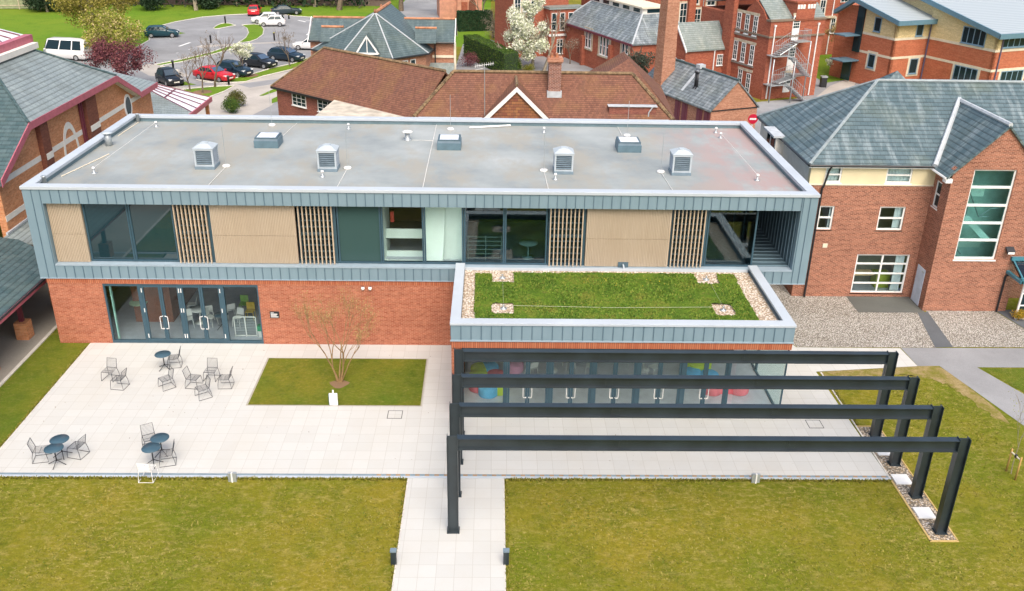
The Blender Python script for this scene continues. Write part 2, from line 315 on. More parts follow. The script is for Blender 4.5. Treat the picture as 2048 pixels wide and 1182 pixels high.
def membrane():
    q = NT('roof_membrane', 0.6, spec=0.4); v = q.coord('Object'); f = q.noise(v, 0.22, 7, 0.65); g = q.noise(q.coord('Object', (1, 0.5, 1)), 0.5, 6, 0.7); h = q.noise(v, 60, 2); k = q.noise(v, 0.12, 3)
    c = q.ramp(f, [(0.30, (0.215, 0.245, 0.25)), (0.5, (0.30, 0.333, 0.333)), (0.70, (0.39, 0.42, 0.415))])
    c = q.mix(q.ramp(g, [(0.46, (0, 0, 0)), (0.62, (0.85,) * 3)]), c, (0.32, 0.31, 0.265))
    sx = q.n('ShaderNodeSeparateXYZ'); q.l(v, sx.inputs[0])
    mr = q.n('ShaderNodeMapRange'); q.l(sx.outputs[0], mr.inputs[0]); mr.inputs[1].default_value = 11.0; mr.inputs[2].default_value = 14.5
    mm = q.n('ShaderNodeMath', operation='MULTIPLY'); q.l(mr.outputs[0], mm.inputs[0]); q.l(q.ramp(g, [(0.4, (0, 0, 0)), (0.55, (0.8,) * 3)]), mm.inputs[1])
    c = q.mix(mm.outputs[0], c, (0.37, 0.27, 0.26)); 
    # sheet laps every two metres
    wv = q.n('ShaderNodeMath', operation='PINGPONG'); q.l(sx.outputs[1], wv.inputs[0]); wv.inputs[1].default_value = 1.05
    lp = q.n('ShaderNodeMath', operation='LESS_THAN'); q.l(wv.outputs[0], lp.inputs[0]); lp.inputs[1].default_value = 0.012
    lm = q.n('ShaderNodeMath', operation='MULTIPLY'); q.l(lp.outputs[0], lm.inputs[0]); lm.inputs[1].default_value = 0.28
    c = q.mix(lm.outputs[0], c, (0.24, 0.25, 0.25)); return q.out(c)
m_membrane = membrane()
def timber():
    q = NT('ribbed_timber', 0.7, spec=0.3); v = q.coord('UV'); wv = q.n('ShaderNodeTexWave', Scale=4.4, Distortion=0.0); wv.bands_direction = 'X'; q.l(v, wv.inputs['Vector'])
    f = q.noise(q.coord('UV', (9, 0.4, 1)), 2.0, 4); g = q.noise(v, 0.7, 4)
    c = q.ramp(f, [(0.3, (0.41, 0.335, 0.245)), (0.7, (0.48, 0.40, 0.30))]); c = q.mix(q.ramp(g, [(0.4, (0, 0, 0)), (0.8, (0.4,) * 3)]), c, (0.51, 0.445, 0.36))
    c = q.mix(q.ramp(wv.outputs['Fac'], [(0.08, (0.35,) * 3), (0.4, (0, 0, 0))]), c, (0.31, 0.24, 0.165)); q.bump(wv.outputs['Fac'], 0.3, 0.02); return q.out(c)
m_timber = timber(); m_fin = plain('pale_timber_fin', (0.50, 0.395, 0.28), 0.65, var=0.15)
m_frame = plain('dark_teal_frame', (0.036, 0.082, 0.113), 0.45, 0.0, 0.1); m_steel = plain('dark_blue_steel', (0.018, 0.029, 0.037), 0.40, 0.0, 0.3, 1.2, 0.6)
m_steel.node_tree.nodes['Principled BSDF'].inputs['Coat Weight'].default_value = 0.32; m_steel.node_tree.nodes['Principled BSDF'].inputs['Coat Roughness'].default_value = 0.25
m_white = plain('white_paint', (0.78, 0.79, 0.78), 0.5, var=0.05); m_offwhite = plain('off_white_render', (0.74, 0.72, 0.66), 0.8, var=0.06)
m_cream = plain('cream_render', (0.70, 0.625, 0.41), 0.85, var=0.06, scale=1.0); m_creamband = plain('cream_stone', (0.68, 0.62, 0.49), 0.8, var=0.10); m_stone = plain('old_stone', (0.52, 0.45, 0.33), 0.85, var=0.25)
m_maroon = plain('maroon_paint', (0.43, 0.12, 0.16), 0.5, var=0.15); m_maroon_d = plain('dark_maroon_paint', (0.15, 0.03, 0.05), 0.5)
m_black = plain('black_metal', (0.018, 0.02, 0.024), 0.4, var=0.2); m_wire = plain('dark_wire', (0.055, 0.06, 0.07), 0.45); m_tabletop = plain('blue_grey_laminate', (0.045, 0.095, 0.13), 0.35, var=0.1)
m_galv = plain('galvanised_steel', (0.42, 0.46, 0.48), 0.45, 0.5, 0.15); m_vent = plain('pale_grey_metal', (0.42, 0.48, 0.52), 0.45, 0.05, 0.08); m_ventblade = plain('grey_louvre', (0.17, 0.235, 0.285), 0.5, 0.05); m_plastic = plain('white_plastic', (0.80, 0.80, 0.78), 0.45, var=0.04)
m_kerb = plain('pale_kerb', (0.55, 0.53, 0.48), 0.8, var=0.15); m_blue = plain('blue_grey_metal', (0.12, 0.235, 0.31), 0.45, 0.1, 0.1); m_metalroof = NT('metal_roof', 0.5, 0.1)
def metalroof():
    q = NT('pale_metal_roof', 0.5, 0.1); v = q.coord('UV'); wv = q.n('ShaderNodeTexWave', Scale=0.75); wv.bands_direction = 'Y'; q.l(v, wv.inputs['Vector'])
    c = q.ramp(wv.outputs['Fac'], [(0.05, (0.27, 0.33, 0.36)), (0.3, (0.40, 0.455, 0.48))]); q.bump(wv.outputs['Fac'], 0.4, 0.03); return q.out(c)
m_metalroof = metalroof()
g_clear = glass('clear_glass', (0.93, 0.98, 0.975), 0.5); g_tint = glass('tinted_glass', (0.62, 0.76, 0.78), 1.7); g_dark = glass('dark_glass', clear=False, dark=(0.014, 0.034, 0.042), refl=0.9); g_teal = glass('teal_glass', (0.72, 0.88, 0.88), 0.45); g_blind = glass('blinded_glass', clear=False, dark=(0.040, 0.082, 0.080), refl=0.35); g_refl = glass('reflecting_glass', clear=False, dark=(0.010, 0.034, 0.044), refl=2.4)
m_polycarb = plain('rooflight_glazing', (0.72, 0.76, 0.80), 0.15, var=0.05, spec=0.8)
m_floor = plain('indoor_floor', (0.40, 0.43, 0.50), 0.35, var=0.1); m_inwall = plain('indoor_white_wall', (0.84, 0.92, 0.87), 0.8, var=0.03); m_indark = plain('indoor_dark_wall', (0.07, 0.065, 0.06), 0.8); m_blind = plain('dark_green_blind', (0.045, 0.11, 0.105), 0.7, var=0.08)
def leafmat(name, a, b, c3=None):
    q = NT(name, 0.8, spec=0.2); g = q.n('ShaderNodeNewGeometry'); st = [(0.0, a), (1.0, b)] if c3 is None else [(0.0, a), (0.55, b), (1.0, c3)]
    col = q.ramp(g.outputs['Random Per Island'], st); m = q.out(col)
    try: q.b.inputs['Transmission Weight'].default_value = 0.0; q.b.inputs['Subsurface Weight'].default_value = 0.0
    except Exception: pass
    return m
m_bark = plain('bark', (0.16, 0.12, 0.085), 0.9, var=0.4, scale=6); m_barkpale = plain('pale_bark', (0.27, 0.23, 0.17), 0.9, var=0.3, scale=6)

# ---------------------------------------------------------------- the ground
def px2(pts, z=0.0): return [tuple(at(a, b, z).xy) for a, b in pts]
mb = MB(); N = 24; S = 420.0
for i in range(N):
    for j in range(N):
        x0 = -S + 2 * S * i / N; y0 = -S + 2 * S * j / N; s = 2 * S / N
        mb.face([(x0, y0, 0), (x0 + s, y0, 0), (x0 + s, y0 + s, 0), (x0, y0 + s, 0)])
struct('lawn', mb, m_lawn)
far = [(-140, 46), (-22, 46), (-19, 52), (-19, 80), (0, 80), (0, 165), (-140, 165)]
struct('playing_field', MB().sheet(far, 0.004), m_field)
PAT = [(-17.85, 0.3), (-17.85, -10.0), (15.2, -10.0), (15.02, -2.25), (19.84, -1.69), (19.74, 0.03), (14.85, 0.06), (13.6, 3.0), (12.2, 3.0), (12.2, 0.3)]
struct('patio', MB().sheet(PAT, 0.02), m_pave)
struct('garden_path', MB().sheet([(-2.42, -10.25), (-2.42, -24), (1.0, -24), (1.0, -10.25)], 0.02), m_pave)
mb = MB()                                                        # linear drain and kerb along the front of the patio
mb.box(-26, -10.25, 0, 15.25, -10.13, 0.032); struct('patio_edging', mb, m_coping)
struct('drain_channel', MB().box(-26, -10.13, 0, 15.25, -10.0, 0.018), plain('slot_drain_grey', (0.25, 0.33, 0.38), 0.5, 0.3))
mb = MB()
for k in range(54): 
    x = -3.6 + k * 0.35; mb.box(x, -10.12, 0.018, x + 0.16, -10.02, 0.024)
struct('drain_grating', mb, plain('rusty_grating', (0.36, 0.24, 0.13), 0.7))
mb = MB()
for x0 in (-2.46, 1.0): mb.box(x0, -24, 0, x0 + 0.05, -10.26, 0.03)
mb.box(15.2, -10.25, 0, 15.26, -2.3, 0.03); mb.box(-17.92, -10.0, 0, -17.85, 0.0, 0.03)
struct('path_kerbs', mb, m_kerb)
LR = [(-9.42, -5.3), (-2.36, -5.3), (-2.38, -1.35), (-9.44, -1.35)]
struct('patio_lawn_edging', MB().sheet([(-9.5, -5.36), (-2.3, -5.36), (-2.32, -1.29), (-9.52, -1.29)], 0.026), plain('lawn_edging', (0.36, 0.34, 0.28), 0.8))
struct('patio_lawn', MB().sheet(LR, 0.034), m_turf)
mb = MB(); mb.sheet([(-5.95 + 0.40 * math.cos(a) * (1 + 0.18 * math.sin(3 * a)), -3.60 + 0.34 * math.sin(a) * (1 + 0.15 * math.cos(4 * a))) for a in [k * math.pi / 9 for k in range(18)]], 0.042); struct('mulch_ring', mb, m_mulch)
struct('side_lawn', MB().sheet([(-20.1, -14), (-17.93, -14), (-17.93, 0.4), (-20.1, 2.2)], 0.006), m_turf)
struct('walkway_paving', MB().sheet([(-26, -30), (-20.25, -30), (-20.25, 30), (-26, 30)], 0.012), asphalt('walkway_concrete', (0.30, 0.285, 0.25)))
struct('walkway_kerb', MB().box(-20.25, -30, 0, -20.1, 6, 0.05), m_kerb)
struct('gravel_bed', MB().sheet([(12.3, 12), (12.3, 3.0), (13.6, 3.0), (14.9, 0.1), (21.5, 0.12), (22.25, 3.9), (22.6, 5.9), (16.3, 5.9), (16.3, 12)], 0.016), m_gravel)
struct('gravel_bed', MB().sheet([(22.75, 4.2), (26.3, 4.2), (27.2, 0.22), (22.36, 0.2), (22.3, 0.3)], 0.016), m_gravel)
struct('door_slab', MB().sheet([(19.15, 3.88), (22.6, 3.88), (22.6, 5.85), (19.2, 5.85)], 0.028), m_slabgrey)
struct('entrance_path', MB().sheet([(21.45, 0.14), (22.33, 0.18), (22.78, 4.0), (22.2, 3.9)], 0.022), m_asph_dark)
struct('entrance_path', MB().sheet([(27.2, 0.2), (60, 0.3), (60, 4.3), (26.35, 4.3)], 0.022), m_asph_dark)
struct('asphalt_path', MB().sheet([(19.8, 0.1), (60, 0.3), (60, -1.7), (22.55, -1.74), (22.6, -1.9), (24.6, -7.0), (25.6, -10), (24.0, -10.5), (22.5, -8.0), (20.87, -1.63), (19.86, -1.67)], 0.010), m_asph)
struct('green_lawn', MB().sheet([(22.7, -1.85), (60, -1.85), (60, -12), (26.3, -12), (24.75, -7.0)], 0.012), m_turf)
so_o = [(1637, 745), (1700, 739), (1790, 734), (1875, 731), (1905, 750), (1935, 772), (1968, 798), (2000, 824), (2020, 848)]; so_i = [(1992, 838), (1938, 797), (1895, 770), (1850, 754), (1790, 750), (1740, 754), (1690, 762), (1650, 766)]
sp = [Vector(p) for p in px2(so_o)]
qi = [Vector(p) for p in px2(so_i)]
for a_, b_ in zip(qi, qi[1:]):
    n_ = max(3, int((b_ - a_).length / .12))
    for k_ in range(n_): sp.append(a_ + (b_ - a_) * (k_ / n_) + Vector((rnd.gauss(0, .07), rnd.gauss(0, .10))))
ms_ = NT('worn_soil', .9, spec=.1); vv_ = ms_.coord('Object'); cc_ = ms_.ramp(ms_.noise(vv_, 1.4, 8, .8), [(.42, (.17, .16, .03)), (.54, (.27, .21, .09)), (.72, (.38, .30, .17))]); cc_ = ms_.mix(.6, cc_, ms_.ramp(ms_.noise(vv_, 12, 4, .7), [(.25, (.6,) * 3), (.75, (1.35,) * 3)]), 'MULTIPLY')
struct('bare_soil', MB().sheet([tuple(p) for p in sp], 0.008), ms_.out(cc_))
mb = MB(); mb.sheet([(15.26, -13.6), (16.12, -13.6), (16.15, -6.7), (15.26, -6.7)], 0.012); struct('gravel_strip', mb, m_gravel_b)
mb = MB()
for a in ((16.12, -13.63, 16.17, -6.7), (15.2, -13.63, 15.26, -10.26), (15.2, -13.66, 16.17, -13.6), (15.26, -6.7, 16.17, -6.65)): mb.box(a[0], a[1], 0, a[2], a[3], 0.035)
struct('gravel_edging', mb, plain('timber_edging', (0.50, 0.36, 0.14), 0.8))
# car park, roads and islands beyond the buildings
CP = [(297, 63), (303, 57), (315, 53), (350, 44), (403, 34.5), (456, 30), (500, 28), (554, 28), (587, 32), (640, 36), (700, 42), (770, 48), (770, 215), (430, 250), (250, 250), (190, 170), (100, 142), (20, 120), (60, 108), (120, 106), (200, 108), (262, 101), (299, 80)]
struct('car_park', MB().sheet(px2(CP), 0.012), m_asph)
z0 = (280, 0, 5.69)
def isl(name, pts, z, mat, zz=z0):
    struct(name, MB().sheet(px2([(zz[0] + a / zz[2], zz[1] + b / zz[2]) for a, b in pts]), z), mat)
isl('path', [(-200, 1138), (180, 1000), (340, 985), (640, 985), (1100, 935), (1400, 870), (1760, 795), (1960, 700), (1990, 760), (1560, 900), (1100, 960), (1250, 1000), (1500, 960), (1700, 1000), (1500, 1200), (1100, 1400), (-200, 1400)], 0.016, m_conc)
isl('path', [(640, 535), (700, 515), (1100, 500), (1590, 475), (1640, 490), (1150, 505), (700, 545)], 0.016, m_conc)
isl('path', [(-60, 770), (100, 730), (200, 745), (260, 780), (430, 805), (560, 860), (420, 900), (100, 860)], 0.016, m_conc)
I = [[(835, 320), (860, 295), (905, 275), (960, 263), (1020, 265), (1090, 290), (1000, 306), (900, 326), (850, 330)],
     [(1160, 285), (1300, 274), (1375, 285), (1410, 330), (1400, 390), (1330, 445), (1250, 475), (1120, 485), (1200, 430), (1235, 370), (1218, 322)],
     [(160, 735), (450, 680), (800, 595), (1000, 528), (1150, 510), (1090, 547), (850, 612), (500, 700), (240, 746)],
     [(240, 746), (290, 765), (445, 800), (380, 806), (230, 756)],
     [(640, 905), (830, 935), (1000, 905), (1250, 850), (1500, 775), (1750, 720), (1900, 660), (1940, 690), (1750, 785), (1400, 868), (1200, 932), (900, 948), (740, 935)],
     [(480, 1020), (650, 1000), (820, 985), (1080, 972), (960, 1040), (780, 1107), (600, 1085)],
     [(445, 915), (640, 966), (460, 977)], [(1355, 1092), (1560, 998), (1560, 1040), (1400, 1092)], [(330, 378), (420, 366), (520, 378), (420, 395)], [(1500, 1130), (1580, 1090), (1590, 1150), (1500, 1180)]]
for k, p in enumerate(I): isl('grass_island', p, 0.030, m_field)
kerb = MB()
for p in I[:6]:
    q = [at(z0[0] + a / z0[2], b / z0[2], 0.05) for a, b in p]; kerb.tube(q, 0.07, 4, closed=True)
ck = [at(a, b, 0.05) for a, b in CP[:10]]; kerb.tube(ck, 0.07, 4); kerb.tube([at(a, b, 0.05) for a, b in CP[-2:] + CP[:2]], 0.07, 4)
struct('kerb', kerb, m_kerb)
mark = MB()
def paint(pts, w=0.12):
    q = [at(z0[0] + a / z0[2], b / z0[2]) for a, b in pts]
    for a, b in zip(q, q[1:]):
        d = (b - a).normalized(); n = Vector((-d.y, d.x, 0)) * w / 2
        mark.face([(*(a - n).xy, 0.018), (*(b - n).xy, 0.018), (*(b + n).xy, 0.018), (*(a + n).xy, 0.018)])
paint([(445, 528), (570, 485)], 0.32); paint([(1800, 232), (1885, 250)], 0.3); paint([(1900, 400), (1945, 365)], 0.3); paint([(1885, 235), (1960, 237)], 0.15)
for k in range(7): paint([(880, 355 + k * 14), (905, 352 + k * 14)], 0.1)
for a, b in (((410, 605), (440, 603)), ((550, 565), (580, 560)), ((690, 520), (720, 515)), ((1160, 320), (1190, 318)), ((750, 650), (790, 640))): paint([a, b], 0.12)
struct('painted_markings', mark, m_white)
mb = MB()
for c, r in ((( -31.1, 52.9), 0.9), ((-29.9, 50.6), 1.0), ((-27.9, 52.4), 0.9), ((-25.4, 60.6), 1.0), ((-20.9, 65), 0.8)):
    mb.sheet([(c[0] + r * math.cos(k * math.pi / 8), c[1] + r * math.sin(k * math.pi / 8)) for k in range(16)], 0.036)
struct('mulch_rings', mb, m_mulch)
struct('courtyard', MB().sheet([(10, 30), (36, 34), (35, 49), (42, 60), (36, 66), (31, 53), (26, 51), (24, 57), (14, 52), (10, 48)], 0.010), m_asph)
struct('gravel_path', MB().sheet(px2([(1630, 196), (1660, 172), (1690, 160), (1712, 160), (1700, 200), (1640, 205)]), 0.016), m_conc)
struct('courtyard_path', MB().sheet(px2([(1655, 88), (1720, 88), (1720, 132), (1660, 112)]), 0.016), m_conc)
struct('green_lawn', MB().sheet(px2([(1622, 96), (1700, 84), (1724, 132), (1690, 160), (1650, 166), (1626, 152)]), 0.020), m_field)
struct('forecourt', MB().sheet([(-3.9, 60), (-3.4, 82), (0, 86), (4.0, 77), (10.5, 73.5), (20, 52), (14, 48), (10, 50), (-3, 52)], 0.010), m_asph)
struct('drive', MB().sheet(px2([(800, 14), (815, -6), (880, -6), (885, 60), (860, 70), (800, 60)]), 0.014), m_asph)

# ---------------------------------------------------------------- main building: metal-clad upper storey on a brick ground floor
X0, X1, DP, ZT, ZB = -19.55, 14.72, 12.85, 7.55, 3.30
B = thing('main_building', 'two-storey modern building with grey metal-clad upper storey, flat roof and orange brick ground floor', 'building', (-2.4, 0, 0))
OX0, OX1, OZ0, OZ1 = -18.77, 14.03, 3.95, 6.78           # the long opening in the front of the upper storey
mb = MB(); mb.T = None
mb.wall(X0, X1, ZB, ZT - 0.14, [(OX0, OZ0, OX1, OZ1)], t=0.34)      # front face
mb.box(X0, 0.34, ZB, X0 + 0.3, DP, ZT - 0.14); mb.box(X1 - 0.3, 0.34, ZB, X1, DP, ZT - 0.14); mb.box(X0 + 0.3, DP - 0.3, ZB, X1 - 0.3, DP, ZT - 0.14)
mb.box(X0 + 0.3, 0.34, ZB, X1 - 0.3, DP - 0.3, ZB + 0.3)
clad = mb.build('cladding', m_zinc, B)
sm = MB()                                                # standing seams
nseam = 84
for k in range(1, nseam):
    x = X0 + 0.78 + k * (OX1 - X0 - 0.4) / nseam
    if x < OX1 + 0.05: sm.box(x - 0.014, -0.028, OZ1 + 0.012, x + 0.014, 0, ZT - 0.15)
    if (x > OX0 + 0.2 and x < -1.1) or (12.45 < x < 14.0): sm.box(x - 0.014, -0.028, ZB + 0.005, x + 0.014, 0, OZ0 - 0.07)
for x in (X0 + 0.38, X0 + 0.74, X1 - 0.34, OX1 + 0.06): sm.box(x - 0.012, -0.028, ZB + 0.005, x + 0.012, 0, ZT - 0.15)
k = 0
y = 0.4
while y < DP:
    sm.box(X0 - 0.028, y - 0.011, ZB, X0, y + 0.011, ZT - 0.15); sm.box(X1, y - 0.011, ZB, X1 + 0.028, y + 0.011, ZT - 0.15); y += 0.4
sm.build('standing_seams', m_zinc_seam, clad)
tr = MB(); tr.box(OX0 - 0.0, -0.03, OZ0 - 0.06, OX1, 0.42, OZ0 + 0.004); tr.box(X0, -0.03, ZB - 0.03, X1, 0.0, ZB + 0.004); tr.build('sill_trim', m_trim, clad)
cp = MB(); cw = 0.42
cp.box(X0 - 0.04, -0.05, ZT - 0.14, X1 + 0.04, cw, ZT); cp.box(X0 - 0.04, DP - cw, ZT - 0.14, X1 + 0.04, DP + 0.04, ZT)
cp.box(X0 - 0.04, cw, ZT - 0.14, X0 + cw, DP - cw, ZT); cp.box(X1 - cw, cw, ZT - 0.14, X1 + 0.04, DP - cw, ZT)
cop = cp.build('coping', m_coping, B, bevel=0.012)
j = MB()
for x in [X0 + 3 * k for k in range(1, 12)]: j.box(x - 0.006, -0.054, ZT - 0.13, x + 0.006, cw + 0.004, ZT + 0.004); j.box(x - 0.006, DP - cw - 0.004, ZT - 0.13, x + 0.006, DP, ZT + 0.004)
for y in (1.4, 2.9, 4.4, 5.9, 7.4, 8.9, 10.4, 11.9):
    for a, b in ((X0 - 0.04, X0 + cw), (X1 - cw, X1 + 0.04)): j.box(a, y - 0.006, ZT - 0.13, b, y + 0.006, ZT + 0.004)
j.build('coping_joints', m_lead, cop)
up = MB()
zr = 7.22
up.box(X0 + 0.3, 0.34, zr - 0.25, X1 - 0.3, DP - 0.3, zr); up.build('roof_membrane', m_membrane, B)
us = MB(); us.box(X0 + 0.3, DP - 0.36, zr, X1 - 0.3, DP - 0.3, ZT - 0.145); us.box(X0 + 0.3, 0.34, zr, X0 + 0.36, DP - 0.36, ZT - 0.145); us.box(X1 - 0.36, 0.34, zr, X1 - 0.3, DP - 0.36, ZT - 0.145); us.box(X0 + 0.36, 0.34, zr, X1 - 0.36, 0.4, ZT - 0.145)
us.build('parapet_upstand', plain('teal_upstand', (0.13, 0.20, 0.23), 0.5, 0.1), B)
# upper storey infill, all in the plane y = 0.36
YW = 0.36; za, zb = OZ0 + 0.02, OZ1 - 0.06
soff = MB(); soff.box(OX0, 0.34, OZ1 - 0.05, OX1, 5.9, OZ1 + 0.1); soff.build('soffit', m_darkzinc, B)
rail = MB(); rail.box(OX0, YW + 0.02, za, 12.3, YW + 0.16, za + 0.09); rail.box(OX0, YW + 0.02, zb - 0.03, 12.3, YW + 0.16, zb + 0.04); rail.build('window_rail', m_frame, B)
def panel(x0, x1):
    mb = MB(); mb.box(x0, YW - 0.10, za + 0.0, x1, YW + 0.06, 5.29); mb.box(x0, YW - 0.10, 5.30, x1, YW + 0.06, zb); n = int((x1 - x0) / 0.07)
    for k in range(n): 
        x = x0 + 0.02 + k * (x1 - x0 - 0.04) / n; mb.box(x, YW - 0.13, za + 0.01, x + 0.035, YW - 0.10, 5.285); mb.box(x, YW - 0.13, 5.305, x + 0.035, YW - 0.10, zb - 0.005)
    return mb.build('timber_panel', m_timber, B)
panel(-18.76, -17.33); panel(-11.78, -8.10); panel(4.70, 8.44)
def louvre(x0, x1):
    f = MB(); f.box(x0, YW, za, x0 + 0.12, YW + 0.14, zb); f.box(x1 - 0.14, YW, za, x1, YW + 0.14, zb); f.box(x0 + 0.12, YW + 0.02, 5.28, x1 - 0.14, YW + 0.1, 5.36)
    o = f.build('louvre_frame', m_frame, B)
    bk = MB(); bk.box(x0 + 0.12, YW + 0.16, za, x1 - 0.14, YW + 0.2, zb); bk.build('dark_backing', g_dark, o)  # dark sheet standing in for the shade of the opening behind the fins
    rr = MB()
    for k in range(9): rr.box(x0 + 0.12, YW + 0.06, za + 0.22 + k * 0.29, x1 - 0.14, YW + 0.15, za + 0.26 + k * 0.29)
    rr.build('louvre_blades', m_darkzinc, o)
    n = 9
    for k in range(n):
        x = x0 + 0.06 + k * (x1 - x0 - 0.24) / (n - 1); q = MB(); q.box(x, YW - 0.16, za - 0.0, x + 0.05, YW - 0.04, zb + 0.02); q.build('timber_fin', m_fin, o)
for a in ((-13.40, -11.80), (-8.02, -6.34), (3.02, 4.68), (8.48, 10.08)): louvre(*a)
def glazing(x0, x1, mat=g_tint, z0=za, z1=zb, y=YW, parent=None, nm='window'):
    f = MB(); t = 0.07
    f.box(x0, y, z0, x0 + t, y + 0.12, z1); f.box(x1 - t, y, z0, x1, y + 0.12, z1); f.box(x0 + t, y + 0.005, z0, x1 - t, y + 0.115, z0 + 0.09); f.box(x0 + t, y + 0.005, z1 - 0.06, x1 - t, y + 0.115, z1)
    o = f.build(nm, m_frame, parent or B); g = MB(); g.box(x0 + t, y + 0.05, z0 + 0.09, x1 - t, y + 0.06, z1 - 0.06); g.build('pane', mat, o); return o
for a, b, m in ((-17.30, -15.36, g_refl), (-15.34, -13.42, g_refl), (-6.30, -4.38, g_blind), (-4.36, -2.5, g_clear), (-2.48, -0.74, g_clear), (-0.72, 1.08, g_tint), (1.10, 2.98, g_tint), (10.10, 12.30, g_tint)): glazing(a, b, m)
# loggia at the right-hand end: glazed return wall, seamed inner wall and floor
ret = MB(); ret.box(12.24, 0.5, za, 12.30, 5.6, za + 0.1); ret.box(12.24, 0.5, zb - 0.06, 12.30, 5.6, zb)
for y in (2.2, 4.0, 5.5): ret.box(12.24, y, za + 0.1, 12.30, y + 0.08, zb - 0.06)
r_ = ret.build('window', m_frame, B); g = MB(); g.box(12.265, 0.5, za + 0.1, 12.275, 5.6, zb - 0.06); g.build('pane', g_tint, r_)
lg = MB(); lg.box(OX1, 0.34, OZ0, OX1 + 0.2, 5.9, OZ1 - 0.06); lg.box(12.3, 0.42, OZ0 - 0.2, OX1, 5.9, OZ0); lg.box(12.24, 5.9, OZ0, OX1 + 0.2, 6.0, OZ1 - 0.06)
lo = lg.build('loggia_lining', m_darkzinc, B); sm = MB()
for k in range(13): sm.box(OX1 - 0.03, 0.45 + k * 0.43, OZ0, OX1, 0.475 + k * 0.43, OZ1 - 0.07); sm.box(12.31, 0.5 + k * 0.43, OZ0, OX1 - 0.03, 0.53 + k * 0.43, OZ0 + 0.03)
sm.build('lining_seams', m_zinc, lo)
# rooms behind the upper glazing
rm = MB(); rm.box(X0 + 0.3, 0.5, ZB + 0.3, 12.2, 6.2, ZB + 0.55); rm.build('upper_floor', m_floor, B)
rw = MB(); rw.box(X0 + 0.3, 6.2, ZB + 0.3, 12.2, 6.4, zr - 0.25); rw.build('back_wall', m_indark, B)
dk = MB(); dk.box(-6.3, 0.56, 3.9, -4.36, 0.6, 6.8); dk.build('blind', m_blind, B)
wl = MB(); wl.box(-4.38, 0.55, 3.85, -4.30, 3.0, 6.75); wl.box(-2.55, 0.55, 3.85, -2.47, 1.2, 6.75); wl.box(-2.47, 1.2, 3.85, -0.85, 1.28, 6.75); wl.box(-0.85, 0.55, 3.85, -0.76, 4.5, 6.75)
wl.face([(-2.47, 0.6, 3.9), (-1.7, 0.6, 3.9), (-1.55, 1.19, 6.7), (-2.47, 1.19, 6.7)]); wl.box(-4.3, 1.5, 3.85, -2.55, 1.6, 4.12); wl.box(-4.3, 1.5, 4.75, -2.55, 1.6, 5.2); wl.box(-4.3, .5, 3.851, -2.55, 1.0, 3.9); wl.build('stair_wall_and_bounce_strip', m_inwall, B)  # white floor strip added to bounce daylight; cross walls set forward to catch it
rd = MB(); rd.box(-4.05, 1.3, 5.6, -3.9, 1.45, 6.1); rd.build('fire_extinguisher', plain('red_enamel', (0.45, 0.03, 0.03), 0.4), B)
ra = MB()
for k in range(6): ra.tube([(-0.6, 0.85, 4.1 + k * 0.2), (1.0, 0.85, 4.1 + k * 0.2)], 0.018, 5)
for x in (-0.55, 0.25, 0.95): ra.tube([(x, 0.87, 3.85), (x, 0.87, 5.15)], 0.022, 5)
ra.build('balustrade', m_plastic, B)
tb = MB(); tb.lathe([(0.02, 0), (0.3, 0.0), (0.3, 0.03), (0.03, 0.05), (0.03, 0.7), (0.45, 0.72), (0.45, 0.75), (0.02, 0.75)], 20, (2.2, 1.5, 3.86)); tb.build('round_table', m_inwall, B)
# outlet and overflow pipe above the sedum roof
ou = MB(); ou.box(6.2, 0.17, 3.98, 6.66, 0.23, 4.2); ou_ = ou.build('overflow_outlet', m_darkzinc, B); q = MB(); q.tube([(6.42, 0.2, 4.1), (6.42, 0.02, 4.12), (6.43, -0.06, 4.06), (6.43, -0.07, 3.9)], 0.04, 8); q.build('overflow_pipe', m_vent, ou_)
# ground floor
YG = 0.03
gw = MB(); gw.wall(-19.3, -1.05, 0, ZB - 0.26, [(-16.9, -0.1, -9.98, 3.01)], t=0.3, y=YG); gw.box(-19.3, YG + 0.3, 0, -19.0, 9.5, ZB - 0.03); gw.box(-1.35, YG + 0.3, 0, -1.05, 9.5, ZB - 0.03); 
gw.build('brick_wall', m_brick, B)
sl = MB(); sl.box(-19.32, YG - 0.012, ZB - 0.255, -1.05, YG + 0.3, ZB - 0.035); sl.build('soldier_course', m_soldier, B)
gi = MB(); gi.box(-19.0, 0.33, 0, -1.35, 9.5, 0.03); gi.build('ground_floor', m_floor, B)
gi = MB(); gi.box(-19.0, 6.3, 0.03, -1.35, 6.4, 3.2); gi.build('back_wall', plain('indoor_grey', (0.42, 0.43, 0.44), 0.8), B)
gi = MB(); gi.box(-19.3, 9.5, 0, 12.3, 9.6, ZB - 0.02); gi.box(12.2, 3.0, 0, 12.4, 9.5, ZB - 0.02); gi.build('rear_wall', m_brick, B)
wd = MB(); wd.box(-16.6, 2.2, 0.03, -14.9, 2.35, 3.0); wd.box(-14.9, 2.2, 0.03, -14.8, 6.3, 3.0); wd.build('timber_partition', plain('red_brown_panel', (0.24, 0.085, 0.05), 0.6), B)
ci = MB()
for x, y, z in ((-14.95, 2.05, 2.2), (-16.3, 2.1, 1.1)): ci.lathe([(0.42, 0), (0.42, 0.03)], 20, (x, y, z))
ci.build('round_shelf', plain('pale_green_laminate', (0.45, 0.62, 0.42), 0.5), B)
def fixed(x0, x1, z0, z1, y, root, mat=g_clear): return glazing(x0, x1, mat, z0, z1, y, root, 'glazed_panel')
